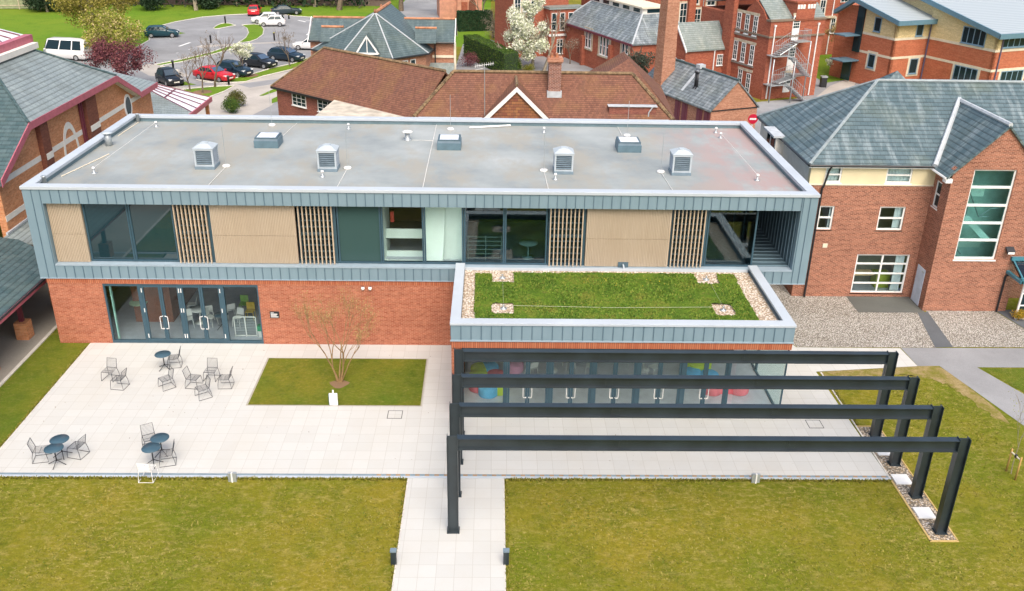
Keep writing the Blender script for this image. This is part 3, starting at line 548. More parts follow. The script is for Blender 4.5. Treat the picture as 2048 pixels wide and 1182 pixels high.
def doorleaf(x0, x1, z0, z1, y, root, hs, mat=g_clear):
    f = MB(); t = 0.085
    f.box(x0, y, z0, x0 + t, y + 0.07, z1); f.box(x1 - t, y, z0, x1, y + 0.07, z1); f.box(x0 + t, y + 0.004, z0, x1 - t, y + 0.066, z0 + 0.16); f.box(x0 + t, y + 0.004, z1 - 0.10, x1 - t, y + 0.066, z1)
    o = f.build('glazed_door', m_frame, root); g = MB(); g.box(x0 + t, y + 0.03, z0 + 0.16, x1 - t, y + 0.04, z1 - 0.10); g.build('pane', mat, o)
    hx = x1 - 0.05 if hs > 0 else x0 + 0.05; s = -1 if hs > 0 else 1
    h = MB(); h.tube([(hx, y, 0.78), (hx + 0.0, y - 0.06, 0.78), (hx + s * 0.11, y - 0.07, 0.80), (hx + s * 0.12, y - 0.07, 0.86), (hx + s * 0.12, y - 0.07, 1.34), (hx + s * 0.11, y - 0.07, 1.40), (hx, y - 0.06, 1.42), (hx, y, 1.42)], 0.017, 6); h.build('handle', m_plastic, o)
    hg = MB(); ex = x0 if hs > 0 else x1
    for z in (0.3, 1.6, z1 - 0.35): hg.box(ex - 0.018, y - 0.022, z, ex + 0.018, y - 0.001, z + 0.2)
    hg.build('hinges', m_plastic, o); return o
GF = MB(); GF.box(-16.9, YG + 0.02, 0.02, -9.98, YG + 0.14, 0.07); GF.box(-16.9, YG + 0.02, 2.95, -9.98, YG + 0.14, 3.01)
for x in (-15.26, -13.50, -11.66): GF.box(x - 0.05, YG + 0.015, 0.07, x + 0.05, YG + 0.15, 2.95)
GF.build('door_screen_frame', m_frame, B)
fixed(-16.9, -15.31, 0.07, 2.95, YG + 0.02, B); fixed(-11.61, -9.98, 0.07, 2.95, YG + 0.02, B)
for a, b, c in ((-15.21, -14.38, -13.55), (-13.45, -12.58, -11.71)): doorleaf(a, b - 0.005, 0.08, 2.94, YG + 0.03, B, 1); doorleaf(b + 0.005, c, 0.08, 2.94, YG + 0.03, B, -1)
mp = MB(); mp.box(-16.74, 0.30, 0.05, -16.68, 0.42, 2.95); mp.build('reveal_trim', plain('pale_green_trim', (0.35, 0.62, 0.55), 0.4), B)
sgn = thing('wall_sign', 'small black sign with white lettering on the brick wall beside the doors', 'sign', (-9.35, YG, 1.53))
q = MB(); q.box(-9.56, YG - 0.03, 1.38, -9.14, YG, 1.70); q.build('sign_board', m_black, sgn); q = MB(); q.box(-9.52, YG - 0.036, 1.62, -9.38, YG - 0.03, 1.65); q.box(-9.52, YG - 0.036, 1.55, -9.22, YG - 0.03, 1.59); q.box(-9.52, YG - 0.036, 1.48, -9.26, YG - 0.03, 1.51); q.box(-9.52, YG - 0.036, 1.42, -9.18, YG - 0.03, 1.45); q.build('lettering', m_white, sgn)
for x, l in ((-5.26, 'small white dome camera under the cladding, nearer the glazed doors'), (-4.94, 'small white dome camera under the cladding, nearer the sedum-roofed annex')):
    t = thing('security_camera', l, 'camera', (x, YG, 2.93), group='dome cameras on the brick wall'); q = MB(); q.lathe([(0.02, -0.09), (0.075, -0.06), (0.085, 0.0), (0.07, 0.05), (0.03, 0.06)], 12, (x, YG - 0.09, 2.93)); q.build('dome', m_plastic, t); q = MB(); q.box(x - 0.03, YG - 0.09, 2.94, x + 0.03, YG, 2.99); q.build('bracket', m_black, t)

# ---------------------------------------------------------------- annex with the planted roof
A = thing('glazed_annex', 'single-storey glazed annex with planted flat roof in front of the main building', 'annex', (5.6, -3, 0))
AX0, AX1, AY, AZ = -1.04, 12.38, -6.0, 4.20
f = MB(); f.box(AX0, AY, 3.42, AX1, AY + 0.25, AZ - 0.1); f.box(AX0, AY + 0.25, 3.42, AX0 + 0.25, -0.03, AZ - 0.1); f.box(AX1 - 0.25, AY + 0.25, 3.42, AX1, -0.03, AZ - 0.1); fa = f.build('fascia', m_zinc, A)
s = MB(); n = 34
for k in range(1, n): x = AX0 + k * (AX1 - AX0) / n; s.box(x - 0.014, AY - 0.028, 3.47, x + 0.014, AY, AZ - 0.11)
for k in range(15): y = AY + 0.3 + k * 0.4; s.box(AX0 - 0.028, y - 0.011, 3.47, AX0, y + 0.011, AZ - 0.11); s.box(AX1, y - 0.011, 3.47, AX1 + 0.028, y + 0.011, AZ - 0.11)
s.build('standing_seams', m_zinc_seam, fa); s = MB(); s.box(AX0 - 0.02, AY - 0.03, 3.40, AX1 + 0.02, AY, 3.46); s.build('drip_trim', m_trim, fa)
c = MB(); c.box(AX0 - 0.03, AY - 0.04, AZ - 0.1, AX1 + 0.03, AY + 0.42, AZ); c.box(AX0 - 0.03, AY + 0.42, AZ - 0.1, AX0 + 0.38, -0.035, AZ); c.box(AX1 - 0.38, AY + 0.42, AZ - 0.1, AX1 + 0.03, -0.035, AZ); co = c.build('coping', m_coping, A, bevel=0.01)
j = MB()
for k in range(1, 7): x = AX0 + k * 2.2 - 0.4; j.box(x - 0.007, AY - 0.044, AZ - 0.09, x + 0.007, AY + 0.424, AZ + 0.004)
for y in (-4.4, -2.9, -1.4):
    for a, b in ((AX0 - 0.03, AX0 + 0.38), (AX1 - 0.38, AX1 + 0.03)): j.box(a, y - 0.006, AZ - 0.09, b, y + 0.006, AZ + 0.004)
j.build('coping_joints', m_lead, co)
s = MB(); s.box(AX0 + 0.01, AY + 0.01, 3.10, AX1 - 0.01, AY + 0.24, 3.40); s.box(AX0 + 0.01, AY + 0.24, 3.10, AX0 + 0.24, -0.03, 3.40); s.box(AX1 - 0.24, AY + 0.24, 3.10, AX1 - 0.01, 2.9, 3.29); s.build('soldier_course', m_soldier, A)
s = MB(); s.box(AX0 + 0.25, AY + 0.3, 3.08, AX1 - 0.25, 3.0, 3.2); s.build('ceiling', m_inwall, A)
s = MB(); s.box(AX0 + 0.25, AY + 0.25, 3.6, AX1 - 0.25, -0.035, 3.84); s.build('roof_deck', m_membrane, A)
s = MB(); s.box(AX0 + 0.38, AY + 0.42, 3.845, AX1 - 0.38, -0.16, 3.90); s.box(AX0 + 0.38, -0.16, 3.845, AX1 - 0.38, -0.04, 3.99)
gr_ = MB(); gr_.box(AX0 + 0.38, AY + 0.42, 3.845, AX1 - 0.38, -0.16, 3.90); tag(gr_.build('ballast', m_ballast, A), kind='stuff')
s = MB(); s.box(AX0 + 0.38, -0.15, 3.845, AX1 - 0.38, -0.04, 4.0); s.build('back_upstand', m_coping, A)
# sedum mat: raised, uneven, with the gravel pads left out
OUT = [(-0.2, -0.64), (0.56, -0.62), (0.57, -1.52), (1.47, -1.52), (1.48, -0.5), (9.5, -0.46), (9.5, -1.52), (10.42, -1.55), (10.5, -0.48), (11.26, -0.46), (11.2, -5.42), (-0.14, -5.42)]
PADS = [(0.57, -4.66, 1.46, -3.62), (9.58, -4.68, 10.42, -3.58)]
def inside(x, y):
    c = False; n = len(OUT)
    for k in range(n):
        (xa, ya), (xb, yb) = OUT[k], OUT[k - 1]
        if (ya > y) != (yb > y) and x < (xb - xa) * (y - ya) / (yb - ya) + xa: c = not c
    for p in PADS:
        ex = max(p[0] - x, x - p[2], 0); 
        if p[0] < x < p[2] and p[1] < y < p[3]:
            cx = min(x - p[0], p[2] - x); cy = min(y - p[1], p[3] - y)
            if cx + cy > 0.12: return False
    return c
from mathutils import noise as mn
def hgt(x, y): return 3.965 + 0.035 * mn.noise((x * 1.7, y * 1.7, 0)) + 0.03 * mn.noise((x * 7, y * 7, 3))
mb = MB(); st = 0.06; ids = {}
nx, ny = int(11.7 / st), int(5.2 / st)
def jit(i, j): 
    return -0.3 + i * st + 0.035 * mn.noise((i * 0.7, j * 0.7, 1)), -5.5 + j * st + 0.035 * mn.noise((i * 0.7, j * 0.7, 9))
def vid(i, j):
    if (i, j) not in ids: x, y = jit(i, j); ids[(i, j)] = mb.p((x, y, hgt(x, y)))
    return ids[(i, j)]
for i in range(nx):
    for j in range(ny):
        if inside(-0.3 + (i + .5) * st, -5.5 + (j + .5) * st): mb.idx([vid(i, j), vid(i + 1, j), vid(i + 1, j + 1), vid(i, j + 1)])
sedum = NT('sedum', 0.9, spec=0.15); v = sedum.coord('Object'); a = sedum.noise(v, 0.55, 6, 0.65); b = sedum.noise(v, 3.5, 6, 0.75); c = sedum.noise(v, 16, 4, 0.7)
col = sedum.ramp(a, [(0.35, (0.055, 0.115, 0.012)), (0.52, (0.10, 0.17, 0.016)), (0.70, (0.20, 0.19, 0.035))]); col = sedum.mix(sedum.ramp(b, [(0.55, (0, 0, 0)), (0.75, (0.7,) * 3)]), col, (0.22, 0.165, 0.06)); col = sedum.mix(0.8, col, sedum.ramp(c, [(0.25, (0.35,) * 3), (0.75, (1.6,) * 3)]), 'MULTIPLY')
sedum.bump(c, 1.0, 0.06); m_sedum = sedum.out(col)
tag(mb.build('sedum_mat', m_sedum, A, smooth=False), kind='stuff')
mb = MB(); tries = 0
while len(mb.f) < 15000 and tries < 90000:
    tries += 1; x = rnd.uniform(-0.2, 11.3); y = rnd.uniform(-5.45, -0.45)
    if not inside(x, y): continue
    if mn.noise((x * 0.9, y * 0.9, 5)) + rnd.uniform(-0.4, 0.4) < -0.1: continue
    z = hgt(x, y); s = rnd.uniform(0.02, 0.05); a = rnd.uniform(0, 6.28); t = rnd.uniform(0.2, 1.1); d = Vector((math.cos(a), math.sin(a), 0)); n = Vector((-d.y, d.x, 0)); u = d * math.cos(t) + Vector((0, 0, math.sin(t)))
    p = Vector((x, y, z)); mb.face([p - n * s * .6, p + n * s * .6, p + u * s * 1.5 + n * s * .2, p + u * s * 1.5 - n * s * .3])
tag(mb.build('sedum_leaves', leafmat('sedum_leaf', (0.045, 0.11, 0.012), (0.11, 0.19, 0.02), (0.20, 0.22, 0.04)), A), kind='stuff')
mb = MB()
for k in range(26):
    x = rnd.uniform(4.5, 11.0); y = rnd.uniform(-2.0, -0.7); z = hgt(x, y) + 0.05
    if inside(x, y): mb.lathe([(0.005, 0), (0.022, 0.008), (0.005, 0.015)], 6, (x, y, z))
mb.build('yellow_flowers', plain('yellow_petal', (0.75, 0.50, 0.02), 0.6), A)
for x, y in ((1.0, -1.0), (9.95, -1.0), (10.0, -4.1), (1.02, -4.1)):
    mb = MB(); mb.lathe([(0.14, 0), (0.14, 0.03), (0.04, 0.05), (0.03, 0.16), (0.05, 0.18), (0.01, 0.2)], 10, (x, y, 3.9)); anc = mb.build('roof_anchor', m_galv, A)
mb = MB(); mb.tube([(1.02, -4.1, 4.06), (5.5, -4.16, 4.02), (10.0, -4.1, 4.06)], 0.006, 4); mb.tube([(1.02, -4.1, 4.06), (1.0, -1.0, 4.06)], 0.004, 4); mb.tube([(10.0, -4.1, 4.06), (9.95, -1.0, 4.06)], 0.004, 4); mb.build('anchor_line', plain('pale_cable', (0.45, 0.45, 0.36), 0.5), anc)
# annex glazing
yA = -5.84; zl = 3.08
f = MB(); f.box(-0.62, yA, 0.02, 12.36, yA + 0.13, 0.08); f.box(-0.62, yA, zl - 0.06, 12.36, yA + 0.13, zl + 0.02)
MX = [1.13, 2.88, 4.61, 6.39, 8.21, 10.07]
for x in MX: f.box(x - 0.06, yA - 0.01, 0.08, x + 0.06, yA + 0.15, zl - 0.06)
f.box(12.30, yA + 0.0, 0.08, 12.36, yA + 0.06, zl - 0.06); f.box(12.26, yA + 0.13, 0.02, 12.36, 3.0, 0.08); f.box(12.26, yA + 0.13, zl - 0.06, 12.36, 3.0, zl + 0.02)
for y in (-2.3, 0.1): f.box(12.26, y, 0.08, 12.36, y + 0.1, zl - 0.06)
f.build('screen_frame', m_frame, A)
fixed(-0.62, 1.09, 0.08, zl - 0.06, yA + 0.01, A); g = MB(); g.box(10.34, yA + 0.04, 0.08, 12.30, yA + 0.05, zl - 0.06); g.build('pane', g_clear, A); g = MB(); g.box(12.30, yA + 0.13, 0.08, 12.31, 3.0, zl - 0.06); g.build('pane', g_clear, A)
for a, b in zip(MX, MX[1:]):
    m = (a + b) / 2; doorleaf(a + 0.065, m - 0.005, 0.09, zl - 0.07, yA + 0.02, A, 1); doorleaf(m + 0.005, b - 0.065, 0.09, zl - 0.07, yA + 0.02, A, -1)
s = MB(); s.box(-1.03, -5.9, 0, -0.63, 0.02, 3.09); s.build('brick_pier', m_brick, A)
s = MB(); s.box(-0.62, yA + 0.13, 0, 12.26, 3.0, 0.03); s.build('floor', plain('annex_floor', (.62, .61, .66), .3, var=.08), A); s = MB(); s.box(-0.62, 3.0, 0.03, 12.2, 3.1, 3.0); s.build('back_wall', plain('indoor_warm_grey', (0.72, 0.66, 0.66), 0.8), A)

# ---------------------------------------------------------------- things on the flat roof
zr += 0.003
GV = 'louvred roof ventilators'
v = thing('roof_ventilator', 'louvred grey roof ventilator nearest the left parapet', 'ventilator', (0, 0, 0), 0, GV)
q = MB(); q.box(-0.46, -0.46, 0, 0.46, 0.46, 0.14); q.build('base', m_ventblade, v)
q = MB()
for sx in (-1, 1):
    for sy in (-1, 1): q.box(sx * 0.44, sy * 0.44, 0.14, sx * 0.36, sy * 0.36, 0.92)
q.box(-0.42, -0.42, 0.14, 0.42, 0.42, 0.22); q.box(-0.46, -0.46, 0.90, 0.46, 0.46, 1.0); q.build('housing', m_vent, v)
q = MB(); q.box(-0.36, -0.36, 0.22, 0.36, 0.36, 0.9); q.build('core', m_black, v)
for s_, (dx, dy) in enumerate(((0, -1), (1, 0), (-1, 0), (0, 1))):
    q = MB()
    for k in range(7):
        z = 0.25 + k * 0.093
        if dx == 0: q.prism([(-0.36, dy * 0.44, z), (0.36, dy * 0.44, z), (0.36, dy * 0.37, z + 0.04), (-0.36, dy * 0.37, z + 0.04)], (0, 0, 0.012))
        else: q.prism([(dx * 0.44, -0.36, z), (dx * 0.44, 0.36, z), (dx * 0.37, 0.36, z + 0.04), (dx * 0.37, -0.36, z + 0.04)], (0, 0, 0.012))
    q.build('louvre', m_ventblade if dy else m_vent, v)
q = MB(); a = [(-0.48, -0.48, 1.0), (0.48, -0.48, 1.0), (0.48, 0.48, 1.0), (-0.48, 0.48, 1.0)]; b = [(-0.2, -0.2, 1.16), (0.2, -0.2, 1.16), (0.2, 0.2, 1.16), (-0.2, 0.2, 1.16)]
for k in range(4): q.face([a[k], a[(k + 1) % 4], b[(k + 1) % 4], b[k]])
q.face(b); q.face(a[::-1]); q.box(-0.13, -0.13, 1.155, 0.13, 0.13, 1.2); q.build('cap', m_vent, v)
VL = [(-12.85, 4.15, None), (-7.15, 4.0, 'louvred grey roof ventilator second from the left, left of the middle of the roof'), (3.85, 4.0, 'louvred grey roof ventilator above the window with the round table'), (9.38, 4.0, 'louvred grey roof ventilator nearest the right parapet')]
v.location = (VL[0][0], VL[0][1], zr)
for x, y, l in VL[1:]: copy_tree(v, loc=(x, y, zr), rz=0.0, label=l)
sk = thing('rooflight', 'square glazed rooflight on dark upstand nearest the left end of the roof', 'rooflight', (0, 0, 0), 0, 'square rooflights')
q = MB(); q.box(-0.60, -0.60, 0, 0.60, 0.60, 0.36); q.build('upstand', plain('rooflight_upstand', (0.10, 0.17, 0.21), 0.5), sk); q = MB(); q.box(-0.57, -0.57, 0.36, 0.57, 0.57, 0.46); q.build('kerb_frame', m_ventblade, sk); q = MB(); q.box(-0.56, -0.56, 0.46, 0.56, 0.56, 0.52); q.build('sash', m_darkzinc, sk); q = MB(); q.box(-0.47, -0.47, 0.52, 0.47, 0.47, 0.53); q.build('glass', m_polycarb, sk)
sk.location = (-10.85, 8.0, zr)
copy_tree(sk, loc=(-1.68, 8.0, zr), rz=0.0, label='square glazed rooflight on dark upstand in the middle of the roof'); copy_tree(sk, loc=(7.45, 7.95, zr), rz=0.0, label='square glazed rooflight on dark upstand nearest the right end of the roof')
m = thing('roof_vent', 'mushroom-capped vent pipe on the roof', 'vent', (-3.93, 9.3, zr)); q = MB(); q.lathe([(0.2, 0), (0.2, 0.02), (0.13, 0.04), (0.13, 0.42)], 14, (-3.93, 9.3, zr)); q.build('pipe', m_galv, m); q = MB(); q.lathe([(0.27, 0.42), (0.27, 0.45), (0.1, 0.5)], 18, (-3.93, 9.3, zr)); q.build('cap', m_plastic, m)
m = thing('roof_vent', 'flat-capped grey vent pipe by the left parapet', 'vent', (-18.75, 7.6, zr)); q = MB(); q.lathe([(0.17, 0), (0.17, 0.62)], 14, (-18.75, 7.6, zr)); q.build('pipe', m_galv, m); q = MB(); q.lathe([(0.27, 0.62), (0.27, 0.67), (0.1, 0.7)], 18, (-18.75, 7.6, zr)); q.build('cap', m_vent, m)
ld = thing('air_terminal', 'lightning rod on round weight beside the leftmost ventilator', 'lightning rod', (0, 0, 0), 0, 'lightning rods on the roof')
q = MB(); q.lathe([(0.18, 0), (0.19, 0.05), (0.16, 0.09), (0.05, 0.1)], 16); q.build('weight', m_plastic, ld); q = MB(); q.tube([(0, 0, 0.1), (0, 0, 1.9)], 0.011, 5); q.build('rod', m_galv, ld)
ld.location = (-12.0, 4.2, zr)
for x, y, l in ((-6.3, 4.1, 'lightning rod on round weight beside the ventilator left of the middle'), (2.95, 4.05, 'lightning rod on round weight left of the ventilator above the round table window'), (8.5, 4.05, 'lightning rod on round weight beside the rightmost ventilator'),
  (-11.55, 11.9, 'lightning rod behind the leftmost rooflight near the back parapet'), (-1.78, 11.5, 'lightning rod behind the middle rooflight near the back parapet'), (7.75, 10.6, 'lightning rod behind the rightmost rooflight near the back parapet')): copy_tree(ld, loc=(x, y, zr), rz=0.0, label=l)
an = thing('roof_anchor', 'roof anchor post at the front left corner, with a line to the back', 'anchor', (0, 0, 0), 0, 'roof anchor posts')
q = MB(); q.lathe([(0.13, 0), (0.13, 0.015), (0.05, 0.05), (0.045, 0.2)], 10); q.build('post', m_galv, an); q = MB(); q.lathe([(0.02, 0.2), (0.08, 0.22), (0.06, 0.3), (0.01, 0.31)], 10); q.build('head', m_plastic, an)
an.location = (-17.66, 2.95, zr)
for x, y, l in ((-17.65, 11.35, 'roof anchor post at the back left corner, with a line to the front'), (-7.31, 11.4, 'roof anchor post behind the second ventilator near the back parapet'), (-7.25, 2.8, 'roof anchor post in front of the second ventilator'), (3.3, 11.1, 'roof anchor post between middle and right rooflights near the back parapet'), (3.42, 2.75, 'roof anchor post in front of the third ventilator'),
   (12.76, 11.5, 'roof anchor post at the back right corner, farther of the pair'), (12.77, 10.4, 'roof anchor post at the back right corner, nearer of the pair'), (12.81, 2.95, 'roof anchor post at the front right corner by the pink stain')): copy_tree(an, loc=(x, y, zr), rz=0.0, label=l)
def cable(l, pts, r=0.014, name='roof_cable', cat='cable', mat=None):
    q = MB(); q.tube(pts, r, 5); tag(q.build(name, mat or plain_cable), l, cat)
plain_cable = plain('pale_conductor_tape', (0.66, 0.66, 0.63), 0.5)
zc = zr + 0.02
cable('thin safety line between the two left anchor posts', [(-17.66, 2.95, zr + .25), (-17.65, 11.35, zr + .25)], 0.011); cable('thin safety line between the two right anchor posts', [(12.77, 10.4, zr + .25), (12.81, 2.95, zr + .25)], 0.011)
cable('pale conductor tape crossing the middle of the roof front to back', [(-2.56, 0.5, zc), (-2.58, 5, zc), (-2.6, 12.4, zc)], 0.02)
cable('pale conductor tape from the mushroom vent to the middle tape', [(-3.7, 9.2, zc), (-2.6, 9.15, zc)], 0.012)
cable('pale conductor tape from the leftmost lightning weight to the front parapet', [(-12.0, 4.05, zc), (-12.02, 0.5, zc)], 0.017); cable('pale conductor tape from the second lightning weight to the front parapet', [(-6.3, 3.95, zc), (-6.36, 0.5, zc)], 0.017)
cable('pale conductor tape from the third lightning weight to the front parapet', [(2.95, 3.9, zc), (3.04, 0.5, zc)], 0.017); cable('pale conductor tape from the rightmost lightning weight to the front parapet', [(8.5, 3.9, zc), (8.6, 0.5, zc)], 0.017)
cable('pale conductor tape from the right rooflight to the back parapet', [(7.5, 8.7, zc), (7.48, 12.4, zc)], 0.017); cable('pale conductor tape from the left rooflight to the back parapet', [(-10.6, 8.7, zc), (-10.3, 12.4, zc)], 0.014)
cable('thick white pipe lying loose by the back parapet', [(-0.75, 11.7, zr + .07), (1.5, 12.3, zr + .07)], 0.055, 'loose_pipe', 'pipe', m_plastic)
cable('long thin batten lying by the left parapet near the front', [(-18.9, 2.4, zc), (-18.15, 6.0, zc)], 0.03, 'batten', 'batten', m_creamband)
cable('long thin batten lying by the left parapet near the back', [(-18.95, 9.4, zc), (-18.9, 12.2, zc)], 0.03, 'batten', 'batten', m_creamband)
for k, (x, y, l) in enumerate(((-19.0, 1.0, 'short grey outlet pipe in the front left roof corner'), (-18.95, 12.3, 'short grey outlet pipe in the back left roof corner'))):
    q = MB(); q.lathe([(0.09, 0), (0.09, 0.42), (0.12, 0.44), (0.12, 0.47), (0.03, 0.48)], 12, (x, y, zr)); tag(q.build('outlet_pipe', m_galv), l, 'pipe')

# ---------------------------------------------------------------- pergola portal frames
def portal(y, label):
    t = thing('pergola_frame', label, 'pergola frame', (7.5, y, 0), 0, 'dark steel portal frames')
    hx = 0.175; d = 0.13; tf = 0.018
    for x, nm in ((-0.68, 'left'), (15.74, 'right')):
        q = MB(); q.box(x - hx, y - d, 0, x - hx + tf, y + d, 3.77); q.box(x + hx - tf, y - d, 0, x + hx, y + d, 3.77); q.box(x - hx + tf, y - 0.012, 0, x + hx - tf, y + 0.012, 3.77); q.box(x - hx - 0.02, y - d - 0.03, 0.022, x + hx + 0.02, y + d + 0.03, 0.04); q.build('post', m_steel, t)
    for x in (-0.68, 15.74):
        q = MB(); q.box(x - .21, y - .17, .02, x + .21, y + .17, .034)
        for sx in (-1, 1):
            for sy in (-1, 1): q.lathe([(.022, .034), (.022, .06), (.005, .064)], 6, (x + sx * .19, y + sy * .15, 0))
        q.build('base_plate', m_steel, t)
    q = MB(); q.box(-0.505, y - d, 3.71, 15.565, y + d, 3.73); q.box(-0.505, y - d, 3.31, 15.565, y + d, 3.33); q.box(-0.505, y - 0.012, 3.33, 15.565, y + 0.012, 3.71); q.box(-0.5045, y - d, 3.3, -0.49, y + d, 3.74); q.box(15.55, y - d, 3.3, 15.5645, y + d, 3.74)
    for x in (4.8, 10.2):
        q.box(x - .16, y - .026, 3.36, x + .16, y - .012, 3.68); q.box(x - .006, y - d, 3.735, x + .006, y + d, 3.738)
        for i in (-1, 0, 1):
            for k in (-1, 1): q.box(x + k * .1 - .014, y - .036, 3.52 + i * .1 - .014, x + k * .1 + .014, y - .026, 3.52 + i * .1 + .014)
    q.build('beam', m_steel, t)
for y, l in ((-13.15, 'dark steel pergola frame standing farthest from the building, its left post on the path'), (-11.2, 'dark steel pergola frame second from the lawn side'), (-9.25, 'dark steel pergola frame third from the lawn side'), (-7.35, 'dark steel pergola frame nearest the glazed annex')): portal(y, l)

# ---------------------------------------------------------------- patio furniture
def make_chair(name, label, mat, seatmat=None):
    t = thing(name, label, 'chair'); r = 0.0115
    q = MB()
    for s in (-1, 1): q.tube([(s * .23, .24, .42), (s * .255, .27, .20), (s * .26, .29, .015), (s * .26, -.27, .015), (s * .245, -.24, .25), (s * .225, -.19, .44)], r, 5)
    q.tube([(-.23, .24, .42), (.23, .24, .42)], r, 5); q.tube([(-.225, -.19, .44), (.225, -.19, .44)], r, 5); q.tube([(-.26, -.27, .015), (.26, -.27, .015)], r * .8, 5); q.build('frame', mat, t)
    q = MB()
    for k in range(11): x = -.21 + k * .042; q.tube([(x, .25, .42), (x, .02, .405), (x, -.19, .43)], .0062, 4)
    q.tube([(-.235, .24, .42), (-.225, -.19, .44)], .009, 4); q.tube([(.235, .24, .42), (.225, -.19, .44)], .009, 4); q.tube([(-.22, .02, .40), (.22, .02, .40)], .008, 4); q.build('seat', mat, t)
    q = MB(); q.tube([(-.225, -.19, .44), (-.215, -.30, .84), (.215, -.30, .84), (.225, -.19, .44)], r, 5)
    for k in range(8): f = (k + .6) / 8.6; q.tube([(-.22, -.19 - .11 * f, .44 + .4 * f), (0, -.215 - .11 * f, .44 + .4 * f), (.22, -.19 - .11 * f, .44 + .4 * f)], .0065, 4)
    q.build('backrest', mat, t); return t
CH = [(222, 757, -100, 'dark wire chair facing the lawn, farthest left on the patio behind its partner'), (241, 774, 172, 'dark wire chair turned left, tucked against the chair farthest left'), (351, 731, 190, 'dark wire chair right behind the round table nearest the building'),
      (335, 774, 220, 'dark wire chair seen from behind, in front of the round table nearest the building'), (388, 772, -8, 'dark wire chair on the left of the cluster of four chairs'), (424, 757, -95, 'dark wire chair at the back of the cluster of four chairs'),
      (453, 772, 182, 'dark wire chair on the right of the cluster of four chairs, by the lawn square'), (408, 793, 215, 'dark wire chair at the front of the cluster of four chairs'), (84, 918, 12, 'dark wire chair left of the pair of round tables near the left patio corner'),
      (158, 910, 165, 'dark wire chair right of the pair of round tables near the left patio corner'), (302, 893, -60, 'dark wire chair behind the pair of round tables by the patio edge'), (337, 925, 195, 'dark wire chair right of the pair of round tables by the patio edge')]
ch0 = None
for px, py, h, l in CH:
    p = at(px, py, 0.02); rz = R_(h - 90)
    if ch0 is None: ch0 = make_chair('wire_chair', l, m_wire); ch0['group'] = 'dark wire chairs on the patio'; ch0.location = p; ch0.rotation_euler = (0, 0, rz)
    else: copy_tree(ch0, loc=p, rz=rz, label=l)
wc = make_chair('wire_chair', 'white wire chair straddling the patio edge', m_plastic); wc.location = at(297, 957, 0.0); wc.rotation_euler = (0, 0, R_(0))
def make_table(label):
    t = thing('bistro_table', label, 'table', (0, 0, 0), 0, 'round bistro tables on the patio')
    q = MB(); q.lathe([(0.02, .70), (.335, .705), (.34, .715), (.335, .725), (.02, .726)], 32); q.build('tabletop', m_tabletop, t)
    q = MB(); q.lathe([(.024, .16), (.024, .70)], 10); q.build('column', m_black, t)
    for k in range(4):
        a = R_(45 + 90 * k); q = MB(); q.tube([(.02 * math.cos(a), .02 * math.sin(a), .19), (.33 * math.cos(a), .33 * math.sin(a), .015)], .014, 6); q.build('leg', m_black, t)
    return t
TBL = [(330, 737, 'round dark table nearest the building'), (126, 911, 'round dark table near the left patio corner, the farther of its pair'), (115, 929, 'round dark table near the left patio corner, the nearer of its pair'), (325, 908, 'round dark table by the patio edge, the farther of its pair'), (308, 928, 'round dark table by the patio edge, the nearer of its pair')]
t0 = None
for k, (px, py, l) in enumerate(TBL):
    p = at(px, py, 0.02)
    if t0 is None: t0 = make_table(l); t0.location = p; t0.rotation_euler = (0, 0, .3)
    else: copy_tree(t0, loc=p, rz=.3 + k, label=l)
# white notice board by the lawn square, light bollards, covers, slabs
p = at(668, 811, 0.03); t = thing('notice_board', 'white board standing at the edge of the lawn square in the patio', 'sign', p)
q = MB(); q.box(p.x - .17, p.y - .05, .05, p.x + .17, p.y + .02, .62); q.build('board', m_plastic, t, bevel=.02); q = MB(); q.box(p.x - .03, p.y - .02, .62, p.x + .03, p.y + .02, .76); q.build('post_head', m_plastic, t); q = MB(); q.box(p.x - .2, p.y + .02, .04, p.x + .16, p.y + .08, .55); q.build('rear_plate', m_blue, t)
def spot(px, py, l):
    p = at(px, py + 4, 0.0); t = thing('edge_light', l, 'light', p, 0, 'small silver lights on the patio edge')
    for dx in (-.085, .085): q = MB(); q.box(p.x + dx - .06, p.y - .06, 0.0, p.x + dx + .06, p.y + .06, .36); q.build('housing', m_galv, t)
    q = MB(); q.box(p.x - .025, p.y - .1, 0, p.x + .025, p.y - .03, .4); q.build('bracket', m_plastic, t)
spot(466, 958, 'small silver twin light on the patio edge left of the path'); spot(1510, 960, 'small silver twin light on the patio edge under the pergola')
def bollard(px, py, l):
    p = at(px, py, 0); t = thing('path_bollard', l, 'bollard', p, 0, 'dark light bollards beside the path'); q = MB(); q.box(p.x - .09, p.y - .07, 0, p.x + .09, p.y + .07, .52); q.build('body', m_steel, t); q = MB(); q.box(p.x - .1, p.y - .08, .52, p.x + .1, p.y + .08, .58); q.build('cap', m_ventblade, t)
bollard(788, 1128, 'short dark bollard left of the paved path'); bollard(1012, 1128, 'short dark bollard right of the paved path')
def cover(px, py, l):
    p = at(px, py); t = thing('access_cover', l, 'manhole cover', (p.x, p.y, .02), 0, 'access covers in the paving'); q = MB(); w = .3
    for a in ((-w, -w, w, -w + .025), (-w, w - .025, w, w), (-w, -w + .025, -w + .025, w - .025), (w - .025, -w + .025, w, w - .025)): q.box(p.x + a[0], p.y + a[1], .018, p.x + a[2], p.y + a[3], .026)
    q.build('cover_frame', m_black, t); q = MB(); q.box(p.x - w + .025, p.y - w + .025, .016, p.x + w - .025, p.y + w - .025, .023); q.build('paved_inlay', m_pave, t)
cover(790, 830, 'square access cover in the paving below the lawn square'); cover(1629, 849, 'square access cover in the paving right of the pergola')
sl0 = None
